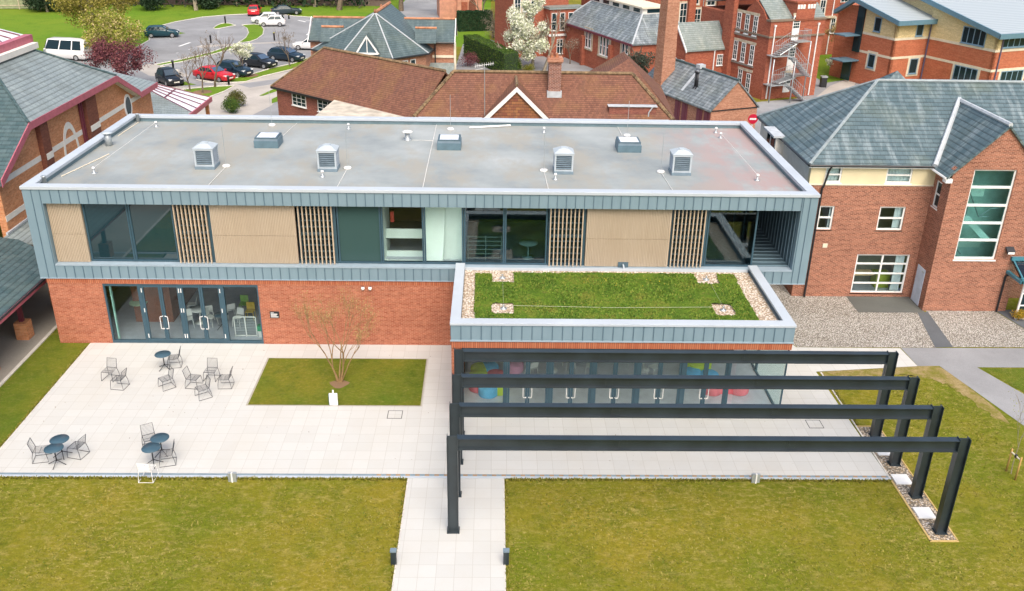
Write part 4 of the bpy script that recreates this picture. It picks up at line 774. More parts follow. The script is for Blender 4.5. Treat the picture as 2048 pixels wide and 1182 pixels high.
for px, py, l in ((1767, 903, 'white square slab in the gravel strip nearest the building'), (1803, 960, 'white square slab in the middle of the gravel strip'), (1848, 1027, 'white square slab in the gravel strip nearest the lawn end')):
    p = at(px, py); q = MB(); q.box(p.x - .3, p.y - .3, .01, p.x + .3, p.y + .3, .05); tag(q.build('stepping_slab', m_white, bevel=.008), l, 'slab', 'white slabs in the gravel strip')

# ---------------------------------------------------------------- indoors, seen through the glass
wi = None
IC = [(-13.9, 1.7, 200, 'white indoor chair behind the left pair of glass doors'), (-13.2, 2.6, 20, 'white indoor chair at the white table behind the left doors'), (-14.2, 3.3, 100, 'white indoor chair deep in the room behind the left doors'), (-12.9, 1.9, 250, 'white indoor chair between the two pairs of glass doors'), (-12.2, 2.8, 30, 'white indoor chair behind the right pair of glass doors'), (-11.6, 1.9, 160, 'white indoor chair at the right end of the glass doors'),
  (2.3, -2.8, 30, 'white chair inside the annex behind the second door'), (4.0, -2.0, 200, 'white chair inside the annex behind the third door'), (4.9, -2.6, 80, 'white chair inside the annex left of its middle door'), (6.9, -2.2, 300, 'white chair inside the annex behind its middle door'), (7.7, -2.7, 120, 'white chair inside the annex right of its middle door')]
for x, y, h, l in IC:
    if wi is None:
        wi = thing('cafe_chair', l, 'chair', (0, 0, 0), 0, 'white indoor chairs'); q = MB(); q.box(-.2, -.2, .43, .2, .2, .46); q.build('seat', m_plastic, wi, bevel=.01); q = MB(); q.prism([(-.2, -.18, .5), (.2, -.18, .5), (.19, -.26, .82), (-.19, -.26, .82)], (0, -.02, 0)); q.build('backrest', m_plastic, wi)
        for sx in (-1, 1):
            for sy in (-1, 1): q = MB(); q.tube([(sx * .18, sy * .18, .43), (sx * .22, sy * .22, 0)], .016, 6); q.build('leg', m_plastic, wi)
        wi.location = (x, y, .03); wi.rotation_euler = (0, 0, R_(h))
    else: copy_tree(wi, loc=(x, y, .03), rz=R_(h), label=l)
t = copy_tree(t0, loc=(-12.3, 1.6, .03), rz=.2, label='dark round table indoors behind the right pair of glass doors', group='indoor tables')
for x, y, l in ((-13.5, 2.2, 'white round table indoors behind the left pair of glass doors'), (3.2, -2.3, 'white round table in the annex behind the third door'), (7.3, -2.2, 'white round table in the annex behind the fifth door')):
    t = thing('cafe_table', l, 'table', (x, y, .03), 0, 'indoor tables'); q = MB(); q.lathe([(.02, .7), (.42, .7), (.42, .73), (.02, .731)], 24, (x, y, .03)); q.build('tabletop', m_plastic, t); q = MB(); q.lathe([(.28, 0), (.28, .02), (.03, .04), (.03, .7)], 16, (x, y, .03)); q.build('pedestal', m_plastic, t)
def rack(x, y):
    t = thing('wire_rack', 'white wire rack standing inside the right-hand glazed panel', 'rack', (x, y, .03)); q = MB()
    for dx in (-.5, 0, .5): q.box(x + dx - .02, y - .02, .03, x + dx + .02, y + .02, 1.05)
    q.box(x - .5, y - .02, 1.03, x + .5, y + .02, 1.07); q.box(x - .5, y - .02, .06, x + .5, y + .02, .1); q.build('frame', m_plastic, t); q = MB()
    for k in range(10): q.box(x - .48, y - .012, .16 + k * .085, x + .48, y + .012, .175 + k * .085)
    q.build('bars', m_vent, t)
rack(-10.95, .75)
t = thing('waste_bin', 'green and white bin inside the right-hand glazed panel', 'bin', (-10.25, .8, .03)); q = MB(); q.box(-10.38, .68, .03, -10.12, .92, .35); q.build('bin_body', m_plastic, t); q = MB(); q.box(-10.4, .66, .35, -10.1, .94, .6); q.build('bin_top', plain('green_plastic', (.02, .3, .14), .5), t)
for x, y, c, l in ((-11.2, 2.6, (.72, .5, .05), 'yellow indoor chair behind the right-hand glazed panel'), (-11.7, 3.4, (.3, .55, .1), 'green indoor chair behind the right-hand glazed panel')):
    mm = plain('seat_' + l.split()[0], c, .5); t = thing('cafe_chair', l, 'chair', (x, y, .03), 0, 'coloured indoor chairs'); q = MB(); q.box(x - .2, y - .2, .46, x + .2, y + .2, .49); q.build('seat', mm, t); q = MB(); q.box(x - .2, y + .18, .5, x + .2, y + .2, .85); q.build('backrest', mm, t)
    for sx in (-1, 1):
        for sy in (-1, 1): q = MB(); q.tube([(x + sx * .18, y + sy * .18, .46), (x + sx * .21, y + sy * .21, .03)], .015, 6); q.build('leg', mm, t)
PC = {'green': plain('lime_fabric', (.62, .76, .06), .8), 'blue': plain('sky_fabric', (.16, .55, .88), .8), 'red': plain('coral_fabric', (.88, .20, .24), .8), 'pink': plain('pink_fabric', (.9, .42, .6), .8)}
def pouf(x, y, c, l, r=.42, h=.42, sx=1.0):
    q = MB(); q.lathe([(r * .3, 0), (r * .96, .0), (r, .05), (r, h - .07), (r * .92, h - .015), (r * .2, h)], 22, (x, y, .03), sx); tag(q.build('pouf', PC[c]), l, 'pouf', 'coloured poufs inside the annex')
for a in ((.0, -3.3, 'green', 'lime pouf at the left end of the annex, farthest left'), (.45, -2.6, 'blue', 'sky-blue pouf at the left end of the annex, farthest back'), (.0, -3.9, 'red', 'coral pouf at the left end of the annex, in front'), (.75, -3.3, 'red', 'coral pouf at the left end of the annex, on its right'),
    (.42, -4.35, 'blue', 'sky-blue pouf at the left end of the annex, close to the glass'), (.05, -2.7, 'green', 'lime pouf at the left end of the annex, behind the others'), (.9, -4.1, 'green', 'lime pouf at the left end of the annex, beside the near blue one'), (1.55, -2.3, 'pink', 'pink pouf behind the first annex door'),
    (9.7, -2.2, 'green', 'lime pouf at the right end of the annex, largest', .6, .55), (10.0, -3.2, 'blue', 'sky-blue pouf at the right end of the annex, behind the coral bench'), (9.3, -3.0, 'blue', 'sky-blue pouf at the right end of the annex, farther left')): pouf(*a[:4], *a[4:])
q = MB(); q.lathe([(.1, 0), (.4, 0), (.42, .05), (.42, .36), (.36, .42), (.1, .43)], 20, (9.95, -4.05, .03)); q.lathe([(.1, 0), (.42, 0), (.44, .05), (.44, .38), (.38, .44), (.1, .45)], 20, (11.1, -4.0, .03)); q.box(9.95, -4.25, .03, 11.1, -3.75, .41); tag(q.build('bench', PC['red']), 'coral curved bench at the right end of the annex', 'bench')

# ---------------------------------------------------------------- builders for the surrounding buildings
def slab(mb, pts, t=0.14): mb.prism(pts, (0, 0, -t)); return mb
def ridge(mb, pts, r=0.12): mb.tube([Vector(p) + Vector((0, 0, r * .2)) for p in pts], r, 6)
def window(parent, W, u0, z0, u1, z1, nx=1, ny=2, fm=None, gm=None, t=0.06, bar=0.045, y=0.0, sill=True, surround=None, sw=0.14, name='window'):
    """framed window standing 4 cm proud of a wall frame W (or set in an opening with y > 0)"""
    fm = fm or m_white; gm = gm or g_dark
    if surround is not None:
        q = MB(W); q.box(u0 - sw, y - .03, z0 - sw, u0, y - .001, z1 + sw); q.box(u1, y - .03, z0 - sw, u1 + sw, y - .001, z1 + sw); q.box(u0, y - .03, z1, u1, y - .001, z1 + sw); q.box(u0, y - .03, z0 - sw, u1, y - .001, z0); q.build('surround', surround, parent)
    q = MB(W); a, b = y - .05, y + .03
    q.box(u0, a, z0, u0 + t, b, z1); q.box(u1 - t, a, z0, u1, b, z1); q.box(u0 + t, a, z0, u1 - t, b, z0 + t); q.box(u0 + t, a, z1 - t, u1 - t, b, z1)
    for k in range(1, nx): x = u0 + (u1 - u0) * k / nx; q.box(x - bar / 2, a + .004, z0 + t, x + bar / 2, b, z1 - t)
    for k in range(1, ny): z = z0 + (z1 - z0) * k / ny; q.box(u0 + t, a + .007, z - bar / 2, u1 - t, b, z + bar / 2)
    if sill: q.box(u0 - .05, y - .12, z0 - .06, u1 + .05, y + .02, z0 - .002)
    o = q.build(name, fm, parent); g = MB(W); g.box(u0 + t, y - .022, z0 + t, u1 - t, y - .014, z1 - t); g.build('pane', gm, o); return o
def pwin(parent, W, px0, py0, px1, py1, **k):
    """window whose lower-left and upper-right photo corners lie on the wall W"""
    u0, z0 = onwall(W, px0, py1); u1, z1 = onwall(W, px1, py0)
    return window(parent, W, min(u0, u1), z0, max(u0, u1), z1, **k)
def cwin(parent, W, px, py, wd, ht, **k):
    u, z = onwall(W, px, py); return window(parent, W, u - wd / 2, z - ht / 2, u + wd / 2, z + ht / 2, **k)
def downpipe(parent, W, u, z0, z1, mat, r=.045, name='downpipe'):
    q = MB(W); q.tube([(u, -.08, z1), (u, -.08, z0)], r, 6); q.box(u - .1, -.16, z1 - .02, u + .1, -.01, z1 + .16); return q.build(name, mat, parent)

# ---------------------------------------------------------------- right: brick and cream block with slate roof and stair-window gable
RB = thing('slate_roofed_building', 'red brick building with blue slate roof and a tall stair window in its gable', 'building', (22, 8, 0))
YF = 5.8; xa, xb, zc_, ze, zrd, ym = 16.3, 34.0, 6.12, 7.24, 10.38, 10.5
Wf, L = frame((xa, YF), (xb, YF)); U = lambda x: x - xa
H = [(U(17.03), 3.74, U(17.80), 5.03), (U(20.10), 3.74, U(21.42), 5.02), (U(19.39), .22, U(22.46) - .3, 2.42)]
q = MB(Wf); q.wall(0, L, 0, zc_, H, t=.3); q.build('brick_wall', m_brick_r, RB)
H2 = [(U(17.03), 6.24, U(17.87), 7.06), (U(20.10), 6.24, U(21.40), 7.06)]
q = MB(Wf); q.wall(0, L, zc_ + .06, ze - .08, H2, t=.3, y=.03); q.build('cream_wall', m_cream, RB); q = MB(Wf); q.box(-.02, -.04, zc_, L, .28, zc_ + .06); q.build('string_course', m_creamband, RB)
q = MB(); q.box(xa, YF + .3, 0, xa + .3, 15.2, zc_); q.build('brick_side_wall', m_brick_r, RB); q = MB(); q.box(xa, YF + .33, zc_ + .01, xa + .3, 15.2, ze - .08); q.build('rendered_side_wall', m_offwhite, RB)
for h, nx, ny in ((H[0], 1, 2), (H[1], 1, 2), (H[2], 2, 4)): window(RB, Wf, h[0], h[1], h[2], h[3], nx=nx, ny=ny, y=.12, t=.085, bar=.085, gm=g_clear)
for h in H2: window(RB, Wf, h[0], h[1], h[2], h[3] , nx=1, ny=2, y=.12, t=.08, bar=.08, gm=g_clear)
q = MB(Wf); q.box(.2, 1.6, 0, 6.2, 1.7, 7); q.build('room_wall', plain('grey_green_room_wall', (.20, .22, .17), .8), RB)  # room wall in an even dull grey-green
cu = MB(Wf)
for a, b, z0, z1 in ((U(17.64), U(17.76), 3.8, 5), (U(20.98), U(21.36), 3.8, 5), (U(21.55), U(22.0), .3, 2.4), (U(17.1), U(17.8), 6.3, 7), (U(20.15), U(21.36), 6.3, 7)):
    n = max(2, int((b - a) / .08))
    for k in range(n): x = a + (b - a) * k / n; cu.box(x, .24 + .03 * (k % 2), z0, x + (b - a) / n, .27 + .03 * (k % 2), z1)
cu.build('curtains', plain('pale_blue_curtain', (.62, .70, .74), .8), RB)
q = MB(Wf); q.box(U(19.6), .7, .95, U(20.8), 1.3, 1.02); q.box(U(19.65), .75, .9, U(20.75), 1.25, .95); q.build('indoor_table_top', plain('pine_table', (.72, .52, .28), .5), RB)
q = MB(Wf); q.box(U(20.95), .75, .2, U(21.7), 1.4, 1.0); q.build('green_armchair', plain('green_seat', (.30, .38, .02), .8), RB); q = MB(Wf); q.box(.3, .3, .15, 6, 1.6, .2); q.build('room_floor', m_floor, RB)
q = MB(); q.box(17.5, YF - .04, 2.78, 17.74, YF - .001, 3.0); q.build('wall_vent', m_creamband, RB)
# roof: hip at the left end, ridge along x
rf = MB(); ov = .2; Ea, Eb = (xa - ov, YF - ov, ze), (xa - ov, 2 * ym - YF + ov, ze); ap = (xa + 4.45, ym, zrd); rr = (xb, ym, zrd)
slab(rf, [Ea, (xb, YF - ov, ze), rr, ap]); slab(rf, [Eb, Ea, ap]); slab(rf, [(xb, 2 * ym - YF + ov, ze), Eb, ap, rr]); roof = rf.build('roof', m_slate_r, RB)
rl = MB(); ridge(rl, [Ea, ap], .085); ridge(rl, [Eb, ap], .085); ridge(rl, [ap, rr], .09); rl.build('ridge_lead', plain('weathered_lead', (.26, .31, .33), .6, var=.2), roof)
gt = MB(); gt.tube([(xa - ov, YF - ov - .04, ze - .05), (22.4, YF - ov - .04, ze - .05)], .05, 6); gt.tube([(xa - ov - .04, YF - ov, ze - .05), (xa - ov - .04, 15.3, ze - .05)], .05, 6); gt.build('gutter', m_black, RB)
fs = MB(); fs.box(xa - ov + .02, YF - ov + .02, ze - .19, 22.3, YF - ov + .05, ze - .14); fs.box(xa - ov + .02, YF - ov + .05, ze - .19, 22.3, YF, ze - .165); fs.box(xa - ov + .02, YF, ze - .19, xa, 15.2, ze - .15); fs.build('white_fascia', m_white, RB)
q = MB(); q.tube([(17.2, YF - ov - .04, ze - .1), (17.15, YF - .1, ze - .35), (17.0, YF - .1, zc_ - .1)], .05, 6); q.tube([(16.95, YF - .1, zc_ - .1), (16.95, YF - .1, 0)], .05, 6); q.build('downpipe', m_black, RB)
# rear wing peak beyond the ridge
pk = onplane(1795, 141, (0, 14.5, 0), (0, 1, 0)); bl = onplane(1750, 166, (0, 14.0, 0), (0, 1, 0)); br = onplane(1842, 168, (0, 14.0, 0), (0, 1, 0))
q = MB(); q.prism([(bl.x - 1.5, 13.2, 7.6), (br.x + 1.5, 13.2, 7.6), tuple(pk)], (0, 0, -.1)); q.prism([(bl.x - 1.5, 17.5, 7.6), (bl.x - 1.5, 13.2, 7.6), tuple(pk)], (0, 0, -.1)); q.prism([(br.x + 1.5, 13.2, 7.6), (br.x + 1.5, 17.5, 7.6), tuple(pk)], (0, 0, -.1)); q.build('rear_wing_roof', m_slate_r, RB)
# stair gable
gx0, gx1, gy, gez, gpx, gpz = 22.55, 26.85, 4.15, 7.45, 24.7, 9.55
Wg, Lg = frame((gx0, gy), (gx1, gy)); SWN = (23.55 - gx0, 2.86, 25.62 - gx0, 7.5)
zt = 7.7
q = MB(Wg); q.wall(0, Lg, 0, gez, [(SWN[0], SWN[1], SWN[2], gez)], t=.3); 
s = (gpz - gez) / (gpx - gx0)
q.prism([(0, 0, gez), (SWN[0], 0, gez), (SWN[0], 0, gez + s * SWN[0])], (0, .3, 0)); q.prism([(SWN[0], 0, zt - .2), (SWN[2], 0, zt - .2), (SWN[2], 0, gez + s * (Lg - SWN[2])), (gpx - gx0, 0, gpz), (SWN[0], 0, gez + s * SWN[0])], (0, .3, 0)); q.prism([(SWN[2], 0, gez), (Lg, 0, gez), (SWN[2], 0, gez + s * (Lg - SWN[2]))], (0, .3, 0))
q.build('gable_wall', m_brick_r, RB)
Wl, Ll = frame((gx0, YF), (gx0, gy)); q = MB(Wl); q.wall(0, Ll - .001, 0, gez - .05, [(.25, 5.2, .85, 6.55)], t=.3, y=.002); q.build('gable_side_wall', m_brick_r, RB); window(RB, Wl, .25, 5.2, .85, 6.55, ny=2, y=.1, t=.08, bar=.08)
q = MB(); q.box(gx1 - .3, gy + .3, 0, gx1, YF, gez); q.build('gable_side_wall', m_brick_r, RB)
dr = MB(Wl); dr.box(.28, -.03, .05, 1.14, .0, 2.02); d_ = dr.build('side_door', plain('pale_blue_door', (.55, .62, .74), .5), RB); q = MB(Wl); q.box(.86, -.05, 1.82, 1.08, -.031, 1.9); q.build('door_closer', m_galv, d_)
f = MB(Wg); y0, y1 = .08, .16; a0, b0, a1, b1 = SWN; b1 = zt - .2
f.box(a0, y0, b0, a0 + .08, y1, b1); f.box(a1 - .08, y0, b0, a1, y1, b1); f.box(a0 + .08, y0, b0, a1 - .08, y1, b0 + .1); f.box(a0 + .08, y0, b1 - .08, a1 - .08, y1, b1); f.box(a0 - .04, -.04, b0 - .08, a1 + .04, .1, b0 - .003)
for z in (3.87, 4.77, 5.68, 6.6): f.box(a0 + .08, y0 - .01, z - .06, a1 - .08, y1 + .004, z + .06)
sw_ = f.build('stair_window', m_white, RB); g = MB(Wg); g.box(a0 + .08, .115, b0 + .1, a1 - .08, .125, b1 - .08); g.build('pane', g_teal, sw_)
stp = MB(Wg); stp.prism([(1.05, .45, 5.0), (1.5, .45, 5.0), (2.9, .45, 3.75), (2.45, .45, 3.75)], (0, .12, 0)); stp.prism([(1.1, 1.3, 3.0), (2.9, 1.3, 3.0), (2.9, 1.3, 3.3), (1.1, 1.3, 3.3)], (0, .1, 0)); stp.box(1.0, .5, 6.0, 2.0, .62, 6.45); stp.build('stair_flight', m_inwall, RB)
hr = MB(Wg); hr.tube([(1.2, .5, 6.35), (2.0, .5, 4.95), (2.5, .5, 4.95)], .03, 5); hr.tube([(1.35, .5, 5.6), (1.35, .5, 4.9)], .025, 5); hr.tube([(2.1, .5, 5.0), (2.5, .5, 5.35), (2.9, .5, 5.4)], .035, 5); hr.tube([(1.0, .5, 3.2), (1.3, .5, 3.2), (1.55, .5, 2.95)], .03, 5); hr.build('handrails', m_galv, RB)
q = MB(Wg); q.box(.3, 1.42, .3, 4.0, 1.44, 7.4); q.build('stairwell_wall', plain('stairwell_green_wall', (.62, .78, .76), .8), RB)
rf = MB(); e = .3; zg = ze - .02
yb = lambda z: YF - ov + (z - ze) * (ym - YF + ov) / (zrd - ze)
rf.prism([(gx0 - e, gy - .12, gez - .32), (gpx, gy - .12, gpz + .12), (gpx, yb(gpz + .12), gpz + .12), (gx0 - e, yb(gez - .32) , gez - .32)], (0, 0, -.12)); rf.prism([(gpx, gy - .12, gpz + .12), (gx1 + e, gy - .12, gez - .32), (gx1 + e, yb(gez - .32), gez - .32), (gpx, yb(gpz + .12), gpz + .12)], (0, 0, -.12))
gr2 = rf.build('gable_roof', m_slate_r, RB); rl = MB(); ridge(rl, [(gpx, gy - .1, gpz + .12), (gpx, yb(gpz) + .1, gpz + .12)], .11); ridge(rl, [(gx0 - e, yb(gez - .3), gez - .2), (gpx, yb(gpz) + .1, gpz + .16)], .13); rl.build('ridge_lead', m_lead, gr2)
fs = MB(); fs.box(gx0 - e - .02, gy - .1, gez - .62, gx0 - .0, gy + .25, gez - .42); fs.tube([(gx0 - e - .02, gy - .05, gez - .4), (gx0 - e - .02, YF - ov, gez - .4)], .06, 6); fs.build('gable_eaves', m_white, RB)
# dormer over the left eaves
q = MB(); dx = xa - .2; q.box(dx - .25, 10.6, 5.9, dx + 1.2, 12.3, 7.25); dm = q.build('dormer', m_offwhite, RB); q = MB(); q.box(dx - .45, 10.4, 7.25, dx + 1.5, 12.5, 7.36); q.build('dormer_roof', m_lead, dm); q = MB(); q.box(dx - .28, 10.75, 6.1, dx - .251, 12.15, 7.15); q.build('dormer_glazing', g_dark, dm); q = MB(); q.box(dx - .3, 11.4, 6.1, dx - .281, 11.5, 7.15); q.build('dormer_mullion', m_white, dm)
# flood lamp and entrance porch at the far right
t = thing('wall_lamp', 'dark flood lamp on the brick gable above the porch', 'lamp', (26.2, gy, 3.35)); q = MB(); q.prism([(26.0, gy - .28, 3.28), (26.4, gy - .28, 3.28), (26.4, gy - .02, 3.46), (26.0, gy - .02, 3.46)], (0, 0, .12)); q.build('lamp_body', m_black, t); q = MB(); q.box(26.04, gy - .3, 3.27, 26.36, gy - .285, 3.38); q.build('lamp_glass', m_plastic, t)
PO = thing('entrance_porch', 'glazed porch with blue canopy roof at the right edge of the photo', 'porch', (28.2, 3.4, 0))
q = MB(); q.prism([(26.45, 2.9, 2.35), (31, 2.9, 2.35), (31, 4.13, 2.9), (26.45, 4.13, 2.9)], (0, 0, -.08)); cr = q.build('canopy', g_tint, PO); q = MB(); q.box(26.4, 2.75, 2.15, 31, 2.92, 2.42); q.box(26.35, 2.75, 2.15, 26.5, 4.14, 2.3)
for k in range(5): q.tube([(26.5 + k * 1.0, 2.9, 2.4), (26.5 + k * 1.0, 4.12, 2.95)], .045, 5)
q.box(26.4, 4.0, 2.88, 31, 4.14, 3.05); q.build('canopy_frame', plain('teal_canopy_steel', (.05, .20, .26), .4), cr)
q = MB()
for x in (26.85, 27.35, 28.3, 29.3): q.box(x, 3.2, .02, x + .08, 3.28, 2.15)
for z in (.03, .75, 1.4, 2.07): q.box(26.93, 3.205, z, 29.3, 3.275, z + .07)
q.build('porch_frame', m_white, PO); q = MB(); q.box(26.9, 3.23, .1, 29.3, 3.24, 2.07); q.build('porch_glass', g_dark, PO)
q = MB(); q.tube([(26.6, 3.0, 2.3), (26.5, 4.05, 2.1), (26.35, 4.08, 2.0), (26.35, 4.08, 0)], .05, 6); q.build('downpipe', m_black, PO)

# ---------------------------------------------------------------- left: gabled hall with maroon trim, and its covered walkway
LB = thing('gabled_hall', 'orange brick hall with white bands and maroon eaves at the left edge', 'hall', (-30, 15.6, 0))
xw = -24.0; yA_, yB_ = 6.3, 25.0; zs_ = 6.15; yk0, yk1, zk = 9.6, 21.7, 7.8
Wh, Lh = frame((xw, yA_), (xw, yB_ + 3.3)); V = lambda y: y - yA_
q = MB(Wh); q.wall(0, Lh, 0, 5.38, t=.35); q.wall(0, Lh, 5.68, zs_ - .25, t=.35); q.prism([(0, 0, zs_ - .25), (V(yB_), 0, zs_ - .25), (V(yk1), 0, zk - .25), (V(yk0), 0, zk - .25)], (0, .35, 0)); q.build('brick_wall', m_brick_l, LB)
q = MB(Wh); 
q.box(0, -.015, 5.38, Lh, .34, 5.68); q.box(V(12.4), -.02, 3.55, 0, -.001, 3.85); q.build('white_band', m_offwhite, LB)
for ya, yb2, l in ((17.0, 18.5, 0), (11.0, 11.9, 0)): q = MB(Wh); q.box(V(yb2), -.28, 0, V(ya), -.001, zk - .3); q.build('dark_pilaster', m_brick_d, LB); q = MB(Wh); q.box(V(yb2) - .02, -.31, 5.36, V(ya) + .12, -.002, 5.7); q.build('pilaster_band', m_offwhite, LB)
q = MB(Wh)                                                 # white brick arch and white ring
cx, rz_, ra_ = V(14.75), 4.6, 1.0
pts = [(cx - ra_, -.03, 2.2)] + [(cx - ra_ * math.cos(a), -.03, rz_ + 1.95 * math.sin(a)) for a in [k * math.pi / 16 for k in range(17)]] + [(cx + ra_, -.03, 2.2)]
for k in range(len(pts) - 1):
    p, p2 = Vector(pts[k]), Vector(pts[k + 1]); c0 = Vector((cx, -.03, min(p.z, rz_))); c1 = Vector((cx, -.03, min(p2.z, rz_))); f0 = .80; q.prism([p, p2, c1 + (p2 - c1) * f0, c0 + (p - c0) * f0], (0, .03, 0))
q.build('white_arch', m_offwhite, LB)
q = MB(Wh); cy, cz = V(23.85), 5.35; rgo = [(cy + .62 * math.cos(a), -.06, cz + .8 * math.sin(a)) for a in [k * math.pi / 12 for k in range(24)]]; rgi = [(cy + .46 * math.cos(a), -.06, cz + .62 * math.sin(a)) for a in [k * math.pi / 12 for k in range(24)]]
for k in range(24): q.prism([rgo[k], rgo[(k + 1) % 24], rgi[(k + 1) % 24], rgi[k]], (0, .055, 0))
ri = q.build('round_window', m_white, LB); q = MB(Wh); q.prism(rgi, (0, .04, 0)); q.build('pane', g_dark, ri)
e = .45; xe = xw + e
def kz(y): return zs_ + (zk - zs_) * ((y - yA_) / (yk0 - yA_)) if y < yk0 else (zk if y < yk1 else zk - (zk - zs_) * (y - yk1) / (yB_ - yk1))
sl_ = (zk - zs_) / (yk0 - yA_); th = .62; xt, zt_ = xe - 3.9, zk + 3.9 * .64
ty0, ty1 = 14.0, 17.9
rf = MB(); slab(rf, [(xe, yk0, zk), (xe, yk1, zk), (xt, ty1, zt_), (xt, ty0, zt_)], .12); hp = rf.build('hip_roof', m_slate_l, LB)
q = MB(); ymid = 15.95
slab(q, [(xe, yA_ - .5, kz(yA_) - .25), (xe, yk0, zk), (xt, ty0, zt_), (-70, ty0, zt_), (-70, yA_ - .5, kz(yA_) - .25)], .12); q.build('front_roof', m_slate_d, LB)
q = MB(); slab(q, [(xe, yk1, zk), (xe, yB_ + .2, zs_ - .05), (-70, yB_ + .2, zs_ - .05), (-70, ty1, zt_), (xt, ty1, zt_)], .12); q.build('rear_roof', m_slate_l, LB)
q = MB(); ridge(q, [(xe, yk1, zk), (xt, ty1, zt_)], .09); ridge(q, [(xe, yk0, zk), (xt, ty0, zt_)], .09); q.build('hip_tiles', m_slate_d, LB)
q = MB(); q.box(xe, yk0, zk - .36, xe + .05, yk1, zk + .02); q.prism([(xe, yA_ - .5, kz(yA_) - .6), (xe, yk0, zk - .36), (xe, yk0, zk + .02), (xe, yA_ - .5, kz(yA_) - .22)], (.05, 0, 0)); q.prism([(xe, yk1, zk - .36), (xe, yB_ + .2, zs_ - .42), (xe, yB_ + .2, zs_ - .04), (xe, yk1, zk + .02)], (.05, 0, 0)); q.build('bargeboard', m_maroon, LB)
q = MB(); q.prism([(xw, yk1, zk - .3), (xe, yk1, zk - .3), (xe, yB_, zs_ - .35), (xw, yB_, zs_ - .35)], (0, 0, .03)); q.build('soffit', m_creamband, LB)
q = MB(Wh)
for u in (V(16.75), V(16.5)): q.box(u - .05, -.14, 2.4, u + .05, -.03, zk - .4)
q.build('downpipe', m_maroon_d, LB)
# glazed ridge lantern with maroon gutter, behind the slates
q = MB(); q.box(xt - .1, ty0 - 1.0, zt_ - .05, xt + .35, ty1 + 1.2, zt_ + .45); q.build('lantern_gutter', m_maroon, LB); q = MB(); q.box(xt + .36, ty0 - .9, zt_ - .3, xt + .7, ty1 + 1.0, zt_ + .03); q.build('lantern_flashing', m_offwhite, LB)
q = MB(); slab(q, [(xt - .1, 12.0, zt_ + .44), (xt - .1, 19.0, zt_ + .44), (-34, 17.6, zt_ + 2.4), (-34, 15, zt_ + 2.4)], .06); q.build('lantern_glazing', m_polycarb, LB); q = MB()
for k in range(6): y = 13 + k * 1.1; q.tube([(xt - .1, y, zt_ + .48), (-34, 15 + (y - 12) * .37, zt_ + 2.45)], .04, 4)
q.build('glazing_bars', m_maroon_d, LB)
# lower roof piece with its own maroon fascia and the glazed link roof beyond
q = MB(); slab(q, [(xe, yB_ + .25, 5.95), (xe, 28.6, 5.95), (-32, 28.6, 8.0), (-32, yB_ - .5, 8.0)], .12); q.build('low_roof', m_slate_l, LB); q = MB(); q.box(xe, yB_ + .2, 5.62, xe + .05, 28.6, 5.98); q.build('low_fascia', m_maroon, LB)
LK = thing('link_roof', 'low link roof with slates and a white glazed strip beside the hall', 'link building', (-25.5, 33, 0))
g0, g1, g2, g3 = (-27.36, 37.0, 4.15), (-22.5, 37.0, 3.0), (-22.5, 32.0, 3.0), (-27.2, 35.5, 4.11)
def gl_pt(u, v_): a_, b_ = Vector(g0).lerp(Vector(g1), u), Vector(g3).lerp(Vector(g2), u); return a_.lerp(b_, v_)
q = MB(); slab(q, [g3, g2, g1, g0], .08); gz = q.build('glazed_strip', m_polycarb, LK)
q = MB(); slab(q, [(-27.6, 27.6, 2.2), (-22.4, 27.6, 1.6), (-22.5, 31.97, 2.98), (-27.25, 35.45, 4.09)], .1); q.build('slate_slope', m_slate_l, LK)
q = MB()
for k in range(5): f = k / 4; q.tube([gl_pt(0, f) + Vector((0, 0, .05)), gl_pt(1, f) + Vector((0, 0, .05))], .04, 4)
q.tube([gl_pt(.45, 0) + Vector((0, 0, .05)), gl_pt(.45, 1) + Vector((0, 0, .05))], .05, 4); q.build('glazing_bars', m_maroon_d, gz)
q = MB(); q.box(-22.48, 27.6, 2.68, -22.36, 37.1, 3.04); q.build('fascia', m_maroon, LK); q = MB(); q.box(-22.8, 31.6, 0, -22.55, 31.85, 2.8); q.box(-22.8, 36.4, 0, -22.55, 36.65, 2.8); q.box(-27, 28.6, 0, -24.5, 31.5, 2.0); q.build('link_posts', m_brick_l, LK)
WK = thing('covered_walkway', 'low slate-roofed covered walkway with maroon posts on brick piers at the left edge', 'walkway', (-22, -2, 0))
q = MB(); slab(q, [(-20.2, -12, 2.6), (-20.25, 3.6, 2.6), (-23.0, 5.2, 3.05), (-26.5, 5.2, 3.5), (-26.5, -12, 3.5)], .1); q.build('roof', m_slate_d, WK); q = MB(); slab(q, [(-21.0, 5.3, 2.65), (-21.0, 28, 2.65), (-24.0, 28, 2.95), (-24.0, 5.3, 2.95)], .1); q.build('lean_to_roof', m_slate_l, WK); q = MB(); q.box(-24, 6, 2.96, -23.9, 28, 3.08); q.build('lead_flashing', m_lead, WK)
q = MB(); q.box(-20.22, -12, 2.36, -20.16, 3.6, 2.58); q.build('fascia', m_maroon, WK); q = MB(); q.tube([(-20.12, -12, 2.58), (-20.14, 3.6, 2.58)], .05, 6); q.build('gutter', m_black, WK)
for y in (-9.6, -6.6, -2.7, .55, 4.2):
    q = MB(); q.box(-21.4, y - .28, 0, -20.84, y + .28, .85); pr_ = q.build('brick_pier', m_brick_l, WK); q = MB(); q.box(-21.22, y - .09, .85, -21.04, y + .09, 2.5); q.tube([(-21.12, y, 1.6), (-20.5, y, 2.45)], .05, 5); q.build('post', m_maroon_d, pr_)
q = MB(); q.box(-24.4, -12, 0, -24.1, 6, 2.7); q.build('back_wall', m_brick_d, WK)

